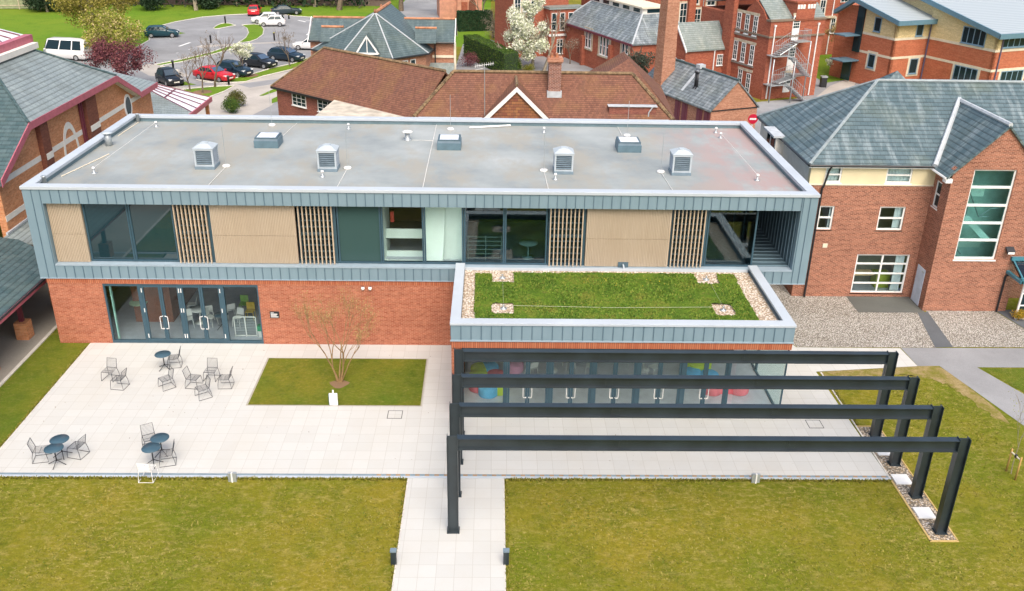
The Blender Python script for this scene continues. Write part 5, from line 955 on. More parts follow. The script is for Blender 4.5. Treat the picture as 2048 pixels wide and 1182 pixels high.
# ---------------------------------------------------------------- brown-tiled long building behind
BT = thing('tiled_roof_building', 'long red brick building with mossy brown tiled roofs, white-trimmed gable and chimney', 'building', (3, 29, 0))
yr, zr2, ze2, ye = 28.6, 7.0, 4.35, 25.9; xl, xr = -2.3, 10.5; hw = yr - ye
q = MB(); slab(q, [(xl - hw, ye, ze2), (xr + hw, ye, ze2), (xr, yr, zr2), (xl, yr, zr2)]); slab(q, [(xr + hw, ye, ze2), (xr + hw, yr + hw, ze2), (xr, yr, zr2)]); slab(q, [(xl - hw, yr + hw, ze2), (xl - hw, ye, ze2), (xl, yr, zr2)]); slab(q, [(xr + hw, yr + hw, ze2), (xl - hw, yr + hw, ze2), (xl, yr, zr2), (xr, yr, zr2)]); R1 = q.build('main_roof', m_tile, BT)
q = MB(); ridge(q, [(xl, yr, zr2), (xr, yr, zr2)], .13)
def bonnets(q, a, b, n):
    a, b = Vector(a), Vector(b)
    for k in range(n): p = a + (b - a) * (k + .5) / n; d = (b - a).normalized() * .16; q.tube([p - d, p + d], [.15, .10], 6)
bonnets(q, (xl - hw, ye, ze2 + .04), (xl, yr, zr2 + .04), 17); bonnets(q, (xr + hw, ye, ze2 + .04), (xr, yr, zr2 + .04), 17); q.build('ridge_tiles', m_ridge_b, R1)
q = MB(); q.box(xl - hw + .3, ye + .3, 0, xr + hw - .3, yr + hw - .3, ze2 - .02); q.build('brick_wall', m_brick_p, BT)
q = MB(); q.tube([(-4.7, ye - .05, ze2 - .05), (12.9, ye - .05, ze2 - .05)], .08, 6); q.build('gutter', m_lead, BT)
# cross wing hip peak to the right
q = MB(); slab(q, [(13.4, 25.7, 4.35), (14.2, 37, 4.4), (10.6, 34.5, 7.55), (10.6, 31.5, 7.55)]); slab(q, [(8.0, 29.4, 6.4), (13.3, 25.8, 4.4), (10.6, 31.5, 7.55)]); slab(q, [(10.6, 31.5, 7.55), (10.6, 34.5, 7.55), (7.4, 37, 5), (7.6, 30, 5.5)]); q.build('side_wing_roof', m_tile, BT)
# gable facing the flat roof
gY = 25.5; q = MB(); az_ = 6.72; hb = 2.6; zb_ = az_ - hb * .985
slab(q, [(2.15 - hb, gY - .15, zb_), (2.15, gY - .15, az_), (2.15, yr - .3, az_), (2.15 - hb, yr - .3 - hb, zb_)], .1); slab(q, [(2.15, gY - .15, az_), (2.15 + hb, gY - .15, zb_), (2.15 + hb, yr - .3 - hb, zb_), (2.15, yr - .3, az_)], .1)
q.v = [v_ for v_ in q.v]; gb = q.build('gable_roof', m_tile, BT); q = MB(); ridge(q, [(2.15, gY - .1, az_), (2.15, yr - .2, az_)], .11); q.build('ridge_tiles', m_ridge_b, gb)
q = MB(); q.prism([(2.15 - hb, gY, zb_ - .1), (2.15 + hb, gY, zb_ - .1), (2.15, gY, az_ - .12)], (0, .2, 0)); q.build('tile_hung_gable', m_tilehung, BT)
q = MB()
for s in (-1, 1): q.prism([(2.15, gY - .16, az_ - .06), (2.15, gY - .16, az_ - .42), (2.15 + s * hb, gY - .16, zb_ - .42), (2.15 + s * (hb + .05), gY - .16, zb_ - .06)], (0, .08, 0))
q.build('bargeboard', m_white, BT); q = MB(); q.box(.3, gY + .02, 0, 4.0, gY + .2, zb_); q.build('gable_base_wall', m_brick_p, BT)
# box dormer with brick face
q = MB(); q.box(8.7, 26.2, 3, 12.0, 28.5, 5.18); q.build('brick_dormer', m_brick_p, BT); q = MB(); q.box(8.62, 26.1, 5.18, 12.1, 26.9, 5.22); q.tube([(11.75, 26.1, 5.2), (11.5, 26.12, 4.8), (11.45, 26.12, 3.5)], .05, 6); q.build('dormer_gutter', m_lead, BT)
q = MB(); q.box(4.42, 27.2, 5.6, 5.3, 28.1, 7.95); ch_ = q.build('chimney', brick('chimney_brick', (.17, .06, .045), (.30, .12, .08), (.42, .33, .28), bw=.24, rh=.09, ms=.012, stain=.3), BT); q = MB(); q.box(4.36, 27.14, 7.95, 5.36, 28.16, 8.05); q.box(4.30, 27.08, 8.05, 5.42, 28.22, 8.22); q.box(4.36, 27.14, 8.22, 5.36, 28.16, 8.3); q.build('corbelled_top', m_brick_s, ch_)
q = MB()
for dx in (.2, .55): 
    for dy in (.25, .65): q.lathe([(.11, 0), (.13, .03), (.10, .22), (.12, .24)], 10, (4.42 + dx, 27.2 + dy, 8.3))
q.build('chimney_pots', m_ridge_o, ch_); q = MB(); q.box(4.34, 27.1, 5.55, 5.38, 28.2, 5.98); q.build('flashing', m_lead, ch_)
ae = thing('tv_aerial', 'tall roof aerial on a pole left of the white-trimmed gable', 'aerial', (-.05, 26.5, 4.2)); q = MB(); q.tube([(-.05, 25.7, 4.2), (-.08, 25.7, 8.1)], .028, 6); q.build('pole', m_galv, ae); q = MB()
q.tube([(-.75, 25.7, 7.95), (.55, 25.7, 8.15)], .015, 4); q.tube([(-.7, 25.7, 7.7), (-.05, 25.7, 7.85)], .012, 4)
for k in range(9): x = -.7 + k * .15; z = 7.96 + k * .023; q.tube([(x, 25.5, z - .06), (x, 25.9, z + .06)], .01, 4); q.tube([(x, 25.7, z - .12), (x, 25.7, z + .14)], .009, 4)
q.build('antenna', m_white, ae)
# left wing, turned 41 degrees, with hipped end and white casements
wd_ = Vector((.757, -.653, 0)); wn = Vector((-.653, -.757, 0)); r1 = Vector((-13.06, 37.42, 7.0)); r2 = r1 + wd_ * 13.4; hw2 = 3.15; zeW = 3.95
def wp(a, b, z): p = r1 + wd_ * a + wn * b; return (p.x, p.y, z)
q = MB(); slab(q, [wp(-hw2, hw2, zeW), wp(13.4, hw2, zeW), wp(13.4, 0, 7), wp(0, 0, 7)]); slab(q, [wp(-hw2, -hw2, zeW), wp(-hw2, hw2, zeW), wp(0, 0, 7)]); slab(q, [wp(13.4, -hw2, zeW), wp(-hw2, -hw2, zeW), wp(0, 0, 7), wp(13.4, 0, 7)]); R2 = q.build('wing_roof', m_tile, BT)
q = MB(); ridge(q, [wp(0, 0, 7), wp(13.4, 0, 7)], .12); ridge(q, [wp(-hw2, hw2, zeW), wp(0, 0, 7)], .09); ridge(q, [wp(-hw2, -hw2, zeW), wp(0, 0, 7)], .09); q.build('ridge_tiles', m_ridge_b, R2)
Ww, Lw = frame(wp(-2.85, 2.85, 0)[:2], wp(13, 2.85, 0)[:2]); q = MB(Ww); q.box(0, 0, 0, Lw, 5.7, zeW - .02); q.build('wing_wall', m_brick_p, BT)
q = MB(Ww); q.box(-.3, -.36, zeW - .16, 9, -.28, zeW + .02); q.build('wing_gutter', m_black, BT)
pwin(BT, Ww, 586, 184, 611, 209, nx=3, ny=4, bar=.035); pwin(BT, Ww, 637, 199, 676, 222, nx=4, ny=4, bar=.035)
fl = MB(); P4 = [at(697, 176, 4.05), at(832, 209, 4.05), at(833, 236, 4.05), at(620, 240, 4.05)]; fl.prism([tuple(p) for p in P4], (0, 0, -.3)); fl.build('flat_roof', plain('stained_pale_felt', (.50, .46, .38), .8, var=.3, scale=1.2), BT)
q = MB(); q.prism([(p.x, p.y, 3.75) for p in P4], (0, 0, -3.7)); q.build('flat_roof_wall', m_brick_p, BT)

# ---------------------------------------------------------------- slate-roofed octagonal hall by the car park
OC = thing('octagonal_hall', 'low brick hall with many-sided teal slate roof and orange ridges', 'hall', (-11.3, 61, 0))
ev = [(-18.4, 59.6), (-14.9, 55.9), (-9.46, 54.85), (-6.1, 58.1), (-5.2, 63.0), (-7.5, 68), (-14.5, 68.5), (-18.2, 65)]; ez = 3.0; Fa, Ba = (-11.4, 57.8, 7.0), (-10.6, 64.4, 7.15)
q = MB(); e3 = [(x, y, ez) for x, y in ev]
for k, tp in ((0, [Fa]), (1, [Fa]), (2, [Fa]), (3, [Ba, Fa]), (4, [Ba]), (5, [Ba]), (6, [Ba]), (7, [Fa, Ba])): slab(q, [e3[k], e3[(k + 1) % 8]] + tp, .12)
ro = q.build('roof', m_slate_t, OC); q = MB(); ridge(q, [Fa, Ba], .16)
for d in (0, .7): q.lathe([(.14, 0), (.12, .3), (.02, .42)], 8, (Fa[0] + d * .3, Fa[1] + d * 5, Fa[2]))
q.build('ridge_tiles', m_ridge_o, ro); q = MB()
for k in (0, 1, 2, 3): ridge(q, [e3[k], Fa], .07)
q.build('hip_lead', m_lead, ro)
q = MB(); cxy = Vector((-11.8, 61.5)); q.prism([tuple(cxy + (Vector(p) - cxy) * .94) + (ez - .03,) for p in ev], (0, 0, -ez + .03)); q.build('brick_wall', m_brick_s, OC); q = MB()
for k in range(8): q.tube([e3[k], e3[(k + 1) % 8]], .09, 6)
q.build('gutter', m_black, OC)
Wr, _ = frame((cxy + (Vector(ev[2]) - cxy) * .94), (cxy + (Vector(ev[3]) - cxy) * .94))
window(OC, Wr, .5, 1.2, 2.0, 2.6, nx=2, ny=1, t=.09); window(OC, Wr, 2.3, 1.2, 3.0, 2.6, nx=1, ny=1, t=.08)
def wing(x0, x1, rx0, rx1, nm):
    q = MB(); slab(q, [(x0, 60.1, 3.8), (x1, 60.1, 3.8), (rx1, 63, 5.75), (rx0, 63, 5.75)], .12); slab(q, [(x1, 65.9, 3.8), (x0, 65.9, 3.8), (rx0, 63, 5.75), (rx1, 63, 5.75)], .12); o = q.build('wing_roof', m_slate_t, OC); q = MB(); ridge(q, [(rx0, 63, 5.75), (rx1, 63, 5.75)], .14); q.build('ridge_tiles', m_ridge_o, o)
    q = MB(); q.box(x0 + .12, 60.4, 0, x1 - .12, 65.6, 3.72); q.prism([(x0 + .12, 60.4, 3.721), (x0 + .12, 65.6, 3.721), (x0 + .12, 63, 5.6)], (x1 - x0 - .24, 0, 0)); q.build('wing_wall', m_brick_s, OC); q = MB(); q.tube([(x0, 60.02, 3.78), (x1, 60.02, 3.78)], .08, 6); q.build('wing_gutter', m_black, OC)
    return o
wing(-18.75, -13.5, -18.6, -13.0, 'l'); wing(-8.5, -3.55, -9, -3.6, 'r')
q = MB(); q.box(-3.65, 60.3, 0, -3.42, 60.55, 3.75); q.box(-5.9, 60.28, 2.2, -3.67, 60.39, 2.45); q.build('cream_quoins', m_creamband, OC); q = MB(); q.tube([(-5.6, 60.25, 3.7), (-5.6, 60.25, .5)], .07, 6); q.build('downpipe', m_black, OC)
q = MB(); q.prism([(-3.56, 59.95, 3.72), (-3.56, 63, 5.85), (-3.56, 66, 3.72), (-3.56, 66, 3.5), (-3.56, 63, 5.6), (-3.56, 59.95, 3.5)], (.08, 0, 0)); q.prism([(-18.84, 59.95, 3.72), (-18.84, 63, 5.85), (-18.84, 66, 3.72), (-18.84, 66, 3.5), (-18.84, 63, 5.6), (-18.84, 59.95, 3.5)], (.08, 0, 0)); q.build('white_verge', m_white, OC)
for x0, x1, y in ((-17.3, -15.0, 59.0), (-7.6, -5.4, 59.0)):
    q = MB(); slab(q, [(x0, y - .3, 4.0), (x1, y - .3, 4.0), (x1, y + 1.2, 5.2), (x0, y + 1.2, 5.2)], .1); o = q.build('side_dormer', m_slate_t, OC); q = MB(); ridge(q, [(x0, y + 1.2, 5.2), (x1, y + 1.2, 5.2)], .14); q.build('ridge_tiles', m_ridge_o, o)
q = MB(); dx, dy, dz = -12.0, 54.9, 3.55; q.prism([(dx - .95, dy + .12, dz), (dx + .95, dy + .12, dz), (dx, dy + .12, dz + 1.45)], (0, .1, 0)); lv = q.build('triangular_louvre', m_darkzinc, OC); q = MB()
for s in (-1, 1): q.prism([(dx, dy, dz + 1.75), (dx, dy, dz + 1.45), (dx + s * 1.0, dy, dz - .1), (dx + s * 1.2, dy, dz - .1)], (0, .2, 0))
q.box(dx - 1.1, dy - .02, dz - .18, dx + 1.1, dy + .24, dz); q.box(dx - .04, dy + .02, dz, dx + .04, dy + .11, dz + 1.4); q.build('louvre_frame', m_white, lv); q = MB()
slab(q, [(dx - 1.2, dy, dz), (dx, dy, dz + 1.75), (dx, dy + 2.2, dz + 1.75), (dx - 1.2, dy + .9, dz)], .06); slab(q, [(dx, dy, dz + 1.75), (dx + 1.2, dy, dz), (dx + 1.2, dy + .9, dz), (dx, dy + 2.2, dz + 1.75)], .06); q.build('louvre_roof', m_ridge_o if False else m_slate_t, OC)
q = MB(); slab(q, [(-6.2, 56.6, .35), (-3.6, 56.6, .35), (-3.6, 60.2, 1.7), (-6.2, 60.2, 1.7)], .1); q.box(-6.0, 56.8, 0, -3.8, 60.2, .3); q.build('ramp_roof', m_slate_g, OC)

# ---------------------------------------------------------------- old school group, set out on a grid turned 22 degrees
TG = Matrix.Rotation(R_(22), 4, 'Z')
def G(a, b, z=0): return tuple(TG @ Vector((a, b, z)))
def gframe(a0, b0, a1, b1): return frame(G(a0, b0)[:2], G(a1, b1)[:2])
def gloc(a, b): p = G(a, b); return (p[0], p[1], 0)
# tall chimney stack
CS = thing('brick_chimney', 'tall square brick chimney stack rising out of the frame by the shed', 'chimney', gloc(31.8, 36.2)); q = MB(TG); q.prism([(31.1, 35.5, 0), (32.55, 35.5, 0), (32.55, 36.95, 0), (31.1, 36.95, 0)], (0, 0, 3.0)); q.build('plinth', m_brick_s, CS)
q = MB(TG); a = [(31.15, 35.55, 3.0), (32.5, 35.55, 3.0), (32.5, 36.9, 3.0), (31.15, 36.9, 3.0)]; b = [(31.28, 35.68, 15), (32.37, 35.68, 15), (32.37, 36.77, 15), (31.28, 36.77, 15)]
for k in range(4): q.face([a[k], a[(k + 1) % 4], b[(k + 1) % 4], b[k]])
q.face(b); q.build('shaft', m_brick_s, CS)
# boiler-house shed with louvred openings
SH = thing('slate_roofed_shed', 'low brick shed with patchy slate roof and two black flues', 'shed', gloc(32, 32))
sa0, sa1, sb0, sb1, se, sr_ = 30.9, 35.5, 27.15, 38.6, 2.5, 4.85; am = 33.2
q = MB(TG); slab(q, [(sa0 - .15, sb1, se), (sa0 - .15, sb0 - .1, se), (am, sb0 - .1, sr_), (am, sb1, sr_)]); slab(q, [(sa1 + .15, sb0 - .1, se), (sa1 + .15, sb1, se), (am, sb1, sr_), (am, sb0 - .1, sr_)]); o = q.build('roof', m_slate_o, SH); q = MB(TG); ridge(q, [(am, sb0 - .1, sr_), (am, sb1, sr_)], .1); q.build('ridge_tiles', m_slate_d, o)
q = MB(TG); q.prism([(sa0, 32.2, se + .1), (sa0 + .02, 32.55, se + .12), (am, 32.75, sr_ + .03), (am, 32.4, sr_ + .03)], (0, 0, .03)); q.box(am - .3, 32.3, sr_ - .05, am + .3, 32.9, sr_ + .3); q.build('lead_strip', m_lead, o)
q = MB(TG); q.box(sa0, sb0, 0, sa1, sb1, se - .12); q.prism([(sa0, sb0, se - .119), (sa1, sb0, se - .119), (am, sb0, sr_ - .1)], (0, .3, 0)); q.build('brick_wall', m_brick_s, SH)
q = MB(TG); q.box(sa0 - .1, sb0 - .06, se - .1, sa1 + .1, sb0 + .0, se - .02); q.build('gable_string', m_black, SH)
Wd, Ld = gframe(sa0, sb1, sa0, sb0)
for k in range(9):
    u = 1.6 + k * 1.12
    if k in (3, 6): continue
    q = MB(Wd); q.box(u, -.06, .6, u + .5, -.001, se - .25); q.box(u + .55, -.05, .6, u + .8, -.001, se - .25); q.build('louvre', m_maroon_d, SH)
for b_, l in ((31.3, 'black'), (31.0, 'black')): q = MB(TG); q.tube([(31.9, b_, 3.3), (31.9, b_, 4.75)], .09, 8); q.lathe([(.13, 4.75), (.15, 4.85), (.05, 4.9)], 10, (31.9, b_, 0)); q.lathe([(.22, 3.4), (.1, 3.6)], 10, (31.9, b_, 0)); q.build('flue', m_black, SH)
# main old school block with stair
OS = thing('old_school_block', 'tall old red brick block with white sash windows and a steel escape stair', 'school', gloc(47, 42))
K = (44.6, 38.25); hO = 7.75
q = MB(TG); q.box(K[0], K[1], 0, 51.1, 50, hO - .3); q.prism([(K[0], 38.9, hO - .3), (K[0], 42.7, hO - .3), (K[0], 42.0, 8.35), (K[0], 40.8, 9.1), (K[0], 39.6, 8.35)], (.4, 0, 0)); q.build('brick_wall', m_brick_old, OS)
q = MB(TG); q.box(K[0] - .12, K[1] - .12, 5.95, 51.2, 44, 6.12); q.box(K[0] - .08, K[1] - .08, hO - .3, 51.18, 38.9, hO - .12); q.build('string_course', plain('weathered_string_course', (.20, .15, .11), .85), OS)
q = MB(TG); slab(q, [(K[0] + .1, 38.5, hO - .1), (47.5, 38.5, hO - .1), (47.5, 41, 9.6), (K[0] + .1, 41, 9.6)], .1); slab(q, [(49.6, 38.5, hO - .1), (51.2, 38.4, hO - .1), (51.2, 40, 9.0), (49.6, 41, 9.6)], .1); slab(q, [(K[0] + .4, 41, 9.6), (51, 41, 9.6), (51, 50, 8.0), (K[0] + .4, 50, 8.0)], .1); q.build('roof', m_slate_g, OS)
q = MB(TG); q.box(47.4, K[1] - .08, hO - .31, 49.6, 41, 9.1); q.box(47.3, K[1] - .12, 9.1, 49.7, 41, 9.25); bt = q.build('stair_tower', m_brick_old, OS); q = MB(TG)
for k in range(6): x = 47.45 + k * .32 + (.25 if k > 2 else 0); q.box(x, K[1] - .1, 8.55, x + .25, K[1] - .081, 8.95)
q.build('white_panels', m_white, bt)
Wa, La = gframe(K[0], 50, K[0], K[1]); Wb, Lb = gframe(K[0], K[1], 51.1, K[1])
for row in (((1478, 44), (1494.5, 48), (1511, 52)), ((1471, 99.6), (1486.6, 104.5), (1503.6, 110)), ((1480, 156), (1496, 166))):
    us = []
    for px, py in row: u, z = onwall(Wa, px, py); us.append((u, z)); window(OS, Wa, u - .34, z - .95, u + .34, z + .95, nx=2, ny=4, bar=.04, t=.07)
    a = min(u for u, z in us) - .5; b = max(u for u, z in us) + .5; z = sum(z for u, z in us) / len(us); q = MB(Wa); q.box(a, -.05, z + .96, b, -.001, z + 1.22); q.build('stone_lintel', m_stone, OS); q = MB(Wa); q.box(a, -.13, z - 1.2, b, -.001, z - 1.07); q.build('stone_sill', plain('grey_sill', (.22, .20, .17), .85), OS)
q = MB(TG); q.box(K[0] - .5, 43.7, 0, K[0] - .001, 45.2, 9.6); q.box(K[0] - .6, 43.6, 9.6, K[0], 45.3, 9.9); q.build('chimney_breast', m_brick_old, OS)
doors = []
for px, py, ht in ((1591.5, 55, 2.3), (1581.5, 117, 2.3), (1573.5, 165, 1.9)):
    u, z = onwall(Wb, px, py); doors.append((u, z)); q = MB(Wb); q.box(u - .42, -.05, z - ht / 2, u + .42, -.001, z + ht / 2); d = q.build('white_door', m_white, OS); q = MB(Wb)
    for i in range(3):
        for j in range(4): q.box(u - .33 + i * .23, -.06, z - .05 + j * .27, u - .13 + i * .23, -.051, z + .16 + j * .27)
    q.build('door_panes', g_dark, d); q = MB(Wb); q.box(u - .5, -.05, z + ht / 2 + .003, u + .5, -.001, z + ht / 2 + .22); q.build('door_lintel', m_stone, OS)
for px in (1549, 1635): u, z = onwall(Wb, px, 60); downpipe(OS, Wb, u, .1, 7.0, m_white, .07)
# escape stair: three landings joined by curved flights
ES = thing('escape_stair', 'grey steel escape stair winding down the old red brick block', 'stair', gloc(47.8, 37))
(u0, z0_), (u1, z1_), (u2, z2_) = doors; hz = [z0_ - 1.15, z1_ - 1.1, max(z2_ - 1.0, .9)]
def landing(ua, ub, z):
    q = MB(Wb); q.box(ua, -1.25, z - .08, ub, -.08, z); l = q.build('landing', m_galv, ES); q = MB(Wb)
    for k in range(int((ub - ua) / .16) + 1): x = ua + k * .16; q.tube([(x, -1.22, z), (x, -1.22, z + 1.05)], .014, 4)
    q.tube([(ua, -1.22, z + 1.05), (ub, -1.22, z + 1.05)], .022, 5); q.tube([(ub, -.1, z + 1.05), (ub, -1.22, z + 1.05)], .02, 5)
    for k in range(7): q.tube([(ub, -.15 - k * .16, z), (ub, -.15 - k * .16, z + 1.05)], .014, 4)
    q.build('railing', m_galv, l)
def flight(pts, zs2):
    q = MB(Wb); n = len(pts); r = MB(Wb); prev = None
    for k in range(n):
        (x, y), z = pts[k], zs2[0] + (zs2[1] - zs2[0]) * k / (n - 1); q.box(x - .2, y - .45, z - .04, x + .2, y + .45, z); q.tube([(x, y - .45, z), (x, y - .45, z + 1.0)], .014, 4); q.tube([(x, y + .45, z), (x, y + .45, z + 1.0)], .014, 4)
        if prev:
            for s in (-.45, .45): q.tube([(prev[0], prev[1] + s, prev[2] + 1.0), (x, y + s, z + 1.0)], .022, 5); q.tube([(prev[0], prev[1] + s, prev[2] - .06), (x, y + s, z - .06)], .05, 4)
        prev = (x, y, z)
    q.build('flight', m_galv, ES)
landing(u0 - .5, u0 + 1.0, hz[0]); lw = u0 - 2.9
flight([(u0 - .6 - k * .26, -.75) for k in range(8)], (hz[0] - .15, (hz[0] + hz[1]) / 2 + .35)); landing(u0 - 3.1, u0 - 1.2, (hz[0] + hz[1]) / 2 + .2); flight([(u0 - 1.3 + k * .26, -1.7) for k in range(9)], ((hz[0] + hz[1]) / 2 + .1, hz[1] - .3)); landing(u1 - .2, u0 + 1.1, hz[1] - .35)
mz = (hz[1] + hz[2]) / 2 - .1
flight([(u1 - .2 - k * .26, -.75) for k in range(8)], (hz[1] - .5, mz + .1)); landing(u1 - 3.0, u1 - 1.0, mz - .1); flight([(u1 - 1.2 + k * .26, -1.7) for k in range(8)], (mz - .15, .2))
for u, v_ in ((u0 - 3.05, -1.25), (u0 + 1.05, -1.25), (u0 - 1.2, -2.1)): q = MB(Wb); q.tube([(u, v_, 0), (u, v_, hz[0] if u > u0 else hz[1] + 1.4)], .06, 8); q.build('post', m_galv, ES)
# low gabled wing, big slate hall, and the ranges behind
LW = thing('gabled_wing', 'small gabled brick wing with white verge between tall chimney and old block', 'wing', gloc(42, 46.5))
q = MB(TG); ra0, ra1, rb0, rb1, rz0, rz1 = 39.4, 44.55, 44.6, 48.6, 4.0, 6.45; rbm = 46.6
slab(q, [(ra0, rb0 - .2, rz0), (ra1, rb0 - .2, rz0), (ra1, rbm, rz1), (ra0, rbm, rz1)]); slab(q, [(ra1, rb1 + .2, rz0), (ra0, rb1 + .2, rz0), (ra0, rbm, rz1), (ra1, rbm, rz1)]); q.build('roof', m_slate_g, LW); q = MB(TG); q.box(ra0 + .12, rb0, 0, ra1, rb1, rz0 - .12); q.prism([(ra0 + .12, rb0, rz0 - .119), (ra0 + .12, rb1, rz0 - .119), (ra0 + .12, rbm, rz1 - .12)], (.3, 0, 0)); q.build('brick_wall', m_brick_old, LW)
q = MB(TG); q.prism([(ra0 - .03, rb0 - .25, rz0 + .02), (ra0 - .03, rbm, rz1 + .06), (ra0 - .03, rb1 + .25, rz0 + .02), (ra0 - .03, rb1 + .25, rz0 - .2), (ra0 - .03, rbm, rz1 - .2), (ra0 - .03, rb0 - .25, rz0 - .2)], (.1, 0, 0)); q.build('white_verge', m_white, LW)
Wx, _ = gframe(ra0 + .12, rb1, ra0 + .12, rb0)
for u in (.5, 1.9, 3.3): window(LW, Wx, u, 1.6, u + .55, 3.0, nx=2, ny=2, bar=.05)
q = MB(Wx); q.box(1.9, -.03, 4.1, 2.05, -.001, 5.2); q.build('slit_vent', m_stone, LW)
Wy, _ = gframe(ra0, rb0, ra1, rb0); pwin(LW, Wy, 1432, 108, 1446, 131, nx=3, ny=3, bar=.05); u, z = onwall(Wy, 1432, 110); downpipe(LW, Wy, u - .25, .2, 3.8, m_white, .06)
HL = thing('slate_hall', 'old brick hall with pale-streaked hipped slate roof and raised lantern', 'hall', gloc(40, 55))
ha0, ha1, hb0, hb1 = 36.0, 44.0, 49.2, 66.0; hz0, hz1 = 4.05, 6.6; ta0, ta1, tb0, tb1 = 38.5, 41.5, 51.9, 63.5
q = MB(TG); slab(q, [(ha0 - .2, hb1, hz0), (ha0 - .2, hb0 - .2, hz0), (ta0, tb0, hz1), (ta0, tb1, hz1)]); slab(q, [(ha0 - .2, hb0 - .2, hz0), (ha1 + .2, hb0 - .2, hz0), (ta1, tb0, hz1), (ta0, tb0, hz1)]); slab(q, [(ha1 + .2, hb0 - .2, hz0), (ha1 + .2, hb1, hz0), (ta1, tb1, hz1), (ta1, tb0, hz1)]); slab(q, [(ha1 + .2, hb1, hz0), (ha0 - .2, hb1, hz0), (ta0, tb1, hz1), (ta1, tb1, hz1)]); o = q.build('roof', m_slate_o, HL)
q = MB(TG); ridge(q, [(ha0 - .2, hb0 - .2, hz0), (ta0, tb0, hz1)], .1); ridge(q, [(ha1 + .2, hb0 - .2, hz0), (ta1, tb0, hz1)], .1); ridge(q, [(ha0 - .2, hb1, hz0), (ta0, tb1, hz1)], .1); q.build('hip_lead', m_lead, o)
q = MB(TG); q.box(ta0 + .05, tb0 + .05, hz1 - .3, ta1 - .05, tb1 - .05, hz1 + .55); ln = q.build('lantern', m_offwhite, HL); q = MB(TG); q.box(ta0 - .15, tb0 - .15, hz1 + .55, ta1 + .15, tb1 + .15, hz1 + .72); q.build('lantern_roof', m_creamband, ln); q = MB(TG)
for k in range(5): b = tb0 + .6 + k * 2.3; q.box(ta0 + .03, b, hz1 + .1, ta0 + .049, b + 1.4, hz1 + .48)
q.box(ta0 + .6, tb0 + .03, hz1 + .1, ta1 - .6, tb0 + .049, hz1 + .48); q.build('lantern_glazing', g_dark, ln)
q = MB(TG); q.box(ha0, hb0, 0, ha1, hb1, hz0 - .13); q.build('brick_wall', m_brick_old, HL); q = MB(TG); q.box(ha0 - .28, hb0 - .25, hz0 - .2, ha0 - .2, hb1, hz0 + .02); q.build('gutter', m_maroon_d, HL)
Wz, Lz = gframe(ha0, hb1, ha0, hb0)
for px, py, n in ((1177, 77, 2), (1209, 92, 3), (1250, 106, 2)):
    u, z = onwall(Wz, px, py); 
    for k in range(n): window(HL, Wz, u + (k - (n - 1) / 2) * .75 - .26, z - 1.0, u + (k - (n - 1) / 2) * .75 + .26, z + .95, nx=1, ny=2, bar=.07)
    q = MB(Wz); w = n * .375 + .3; q.box(u - w, -.045, z + .96, u + w, -.001, z + 1.2); q.box(u - w, -.11, z - 1.25, u + w, -.001, z - 1.08); q.box(u - w, -.04, z - 1.079, u - w + .25, -.001, z + .959); q.box(u + w - .25, -.04, z - 1.079, u + w, -.001, z + .959); q.build('stone_surround', m_stone, HL)
for b in (53.2, 59.8): q = MB(TG); q.box(ha0 - .4, b, 0, ha0 - .001, b + .5, 3.3); q.build('buttress', m_brick_old, HL)
def rangeb(name, label, a0, b0, a1, b1, h, faces, roofmat=m_slate_g, rise=2.2, wall=m_brick_old):
    t = thing(name, label, 'school', gloc((a0 + a1) / 2, b0)); q = MB(TG); q.box(a0, b0, 0, a1, b1, h); q.build('brick_wall', wall, t); q = MB(TG); m = (b0 + b1) / 2; slab(q, [(a0 - .2, b0 - .3, h), (a1 + .2, b0 - .3, h), (a1 + .2, m, h + rise), (a0 - .2, m, h + rise)]); slab(q, [(a1 + .2, b1 + .3, h), (a0 - .2, b1 + .3, h), (a0 - .2, m, h + rise), (a1 + .2, m, h + rise)]); q.build('roof', roofmat, t)
    return t
RA = rangeb('school_range', 'old red brick school range with tall windows seen over the slate hall', 41.5, 64.5, 58, 72, 13.0, None)
W1, _ = gframe(41.5, 64.5, 58, 64.5)
for px, py, wd, ht in ((1342, 14, .9, 1.9), (1366, 26, 1.0, 2.4), (1394, 34, 1.0, 2.0), (1420, 38, 1.1, 1.6), (1445, 24, .9, 2.6), (1423, -6, 1.2, 2.0), (1392, -12, 1.0, 2.4)): cwin(RA, W1, px, py, wd, ht, nx=2, ny=3, surround=m_stone, sw=.2)
for px in (1353, 1406): u, z = onwall(W1, px, 10); downpipe(RA, W1, u, .1, 12, m_galv, .06)
for px in (1381, 1460): u, z = onwall(W1, px, 10); q = MB(W1); q.box(u - .5, -.5, 0, u + .5, -.001, 11.5); q.build('buttress', m_brick_old, RA)
RC = rangeb('school_range', 'old red brick school range with big white windows behind the escape-stair block', 56.5, 56.5, 75, 64, 12.5, None)
W2, _ = gframe(56.5, 56.5, 75, 56.5)
for px, py, wd, ht, nx in ((1646, 8, .8, 2.6, 2), (1698, 8, 2.8, 1.7, 5), (1665, 51, .7, 1.8, 2), (1683, 51, .7, 1.8, 2), (1701, 50, .7, 1.8, 2)): cwin(RC, W2, px, py, wd, ht, nx=nx, ny=3, surround=m_stone if nx == 2 else None)
for px in (1662, 1657): u, z = onwall(W2, px, 30); 
downpipe(RC, W2, onwall(W2, 1662, 40)[0], .1, 12, m_white, .07); q = MB(W2); zz = onwall(W2, 1690, 34)[1]; q.box(0, -.3, zz, 12, -.001, zz + .25); q.build('string_course', m_stone, RC)
RD = rangeb('school_range', 'old red brick school range with flat-roofed bay behind the white-blossom tree', 30.6, 66.5, 37, 74, 8.5, None, m_slate_t)
W3, _ = gframe(30.6, 66.5, 37, 66.5)
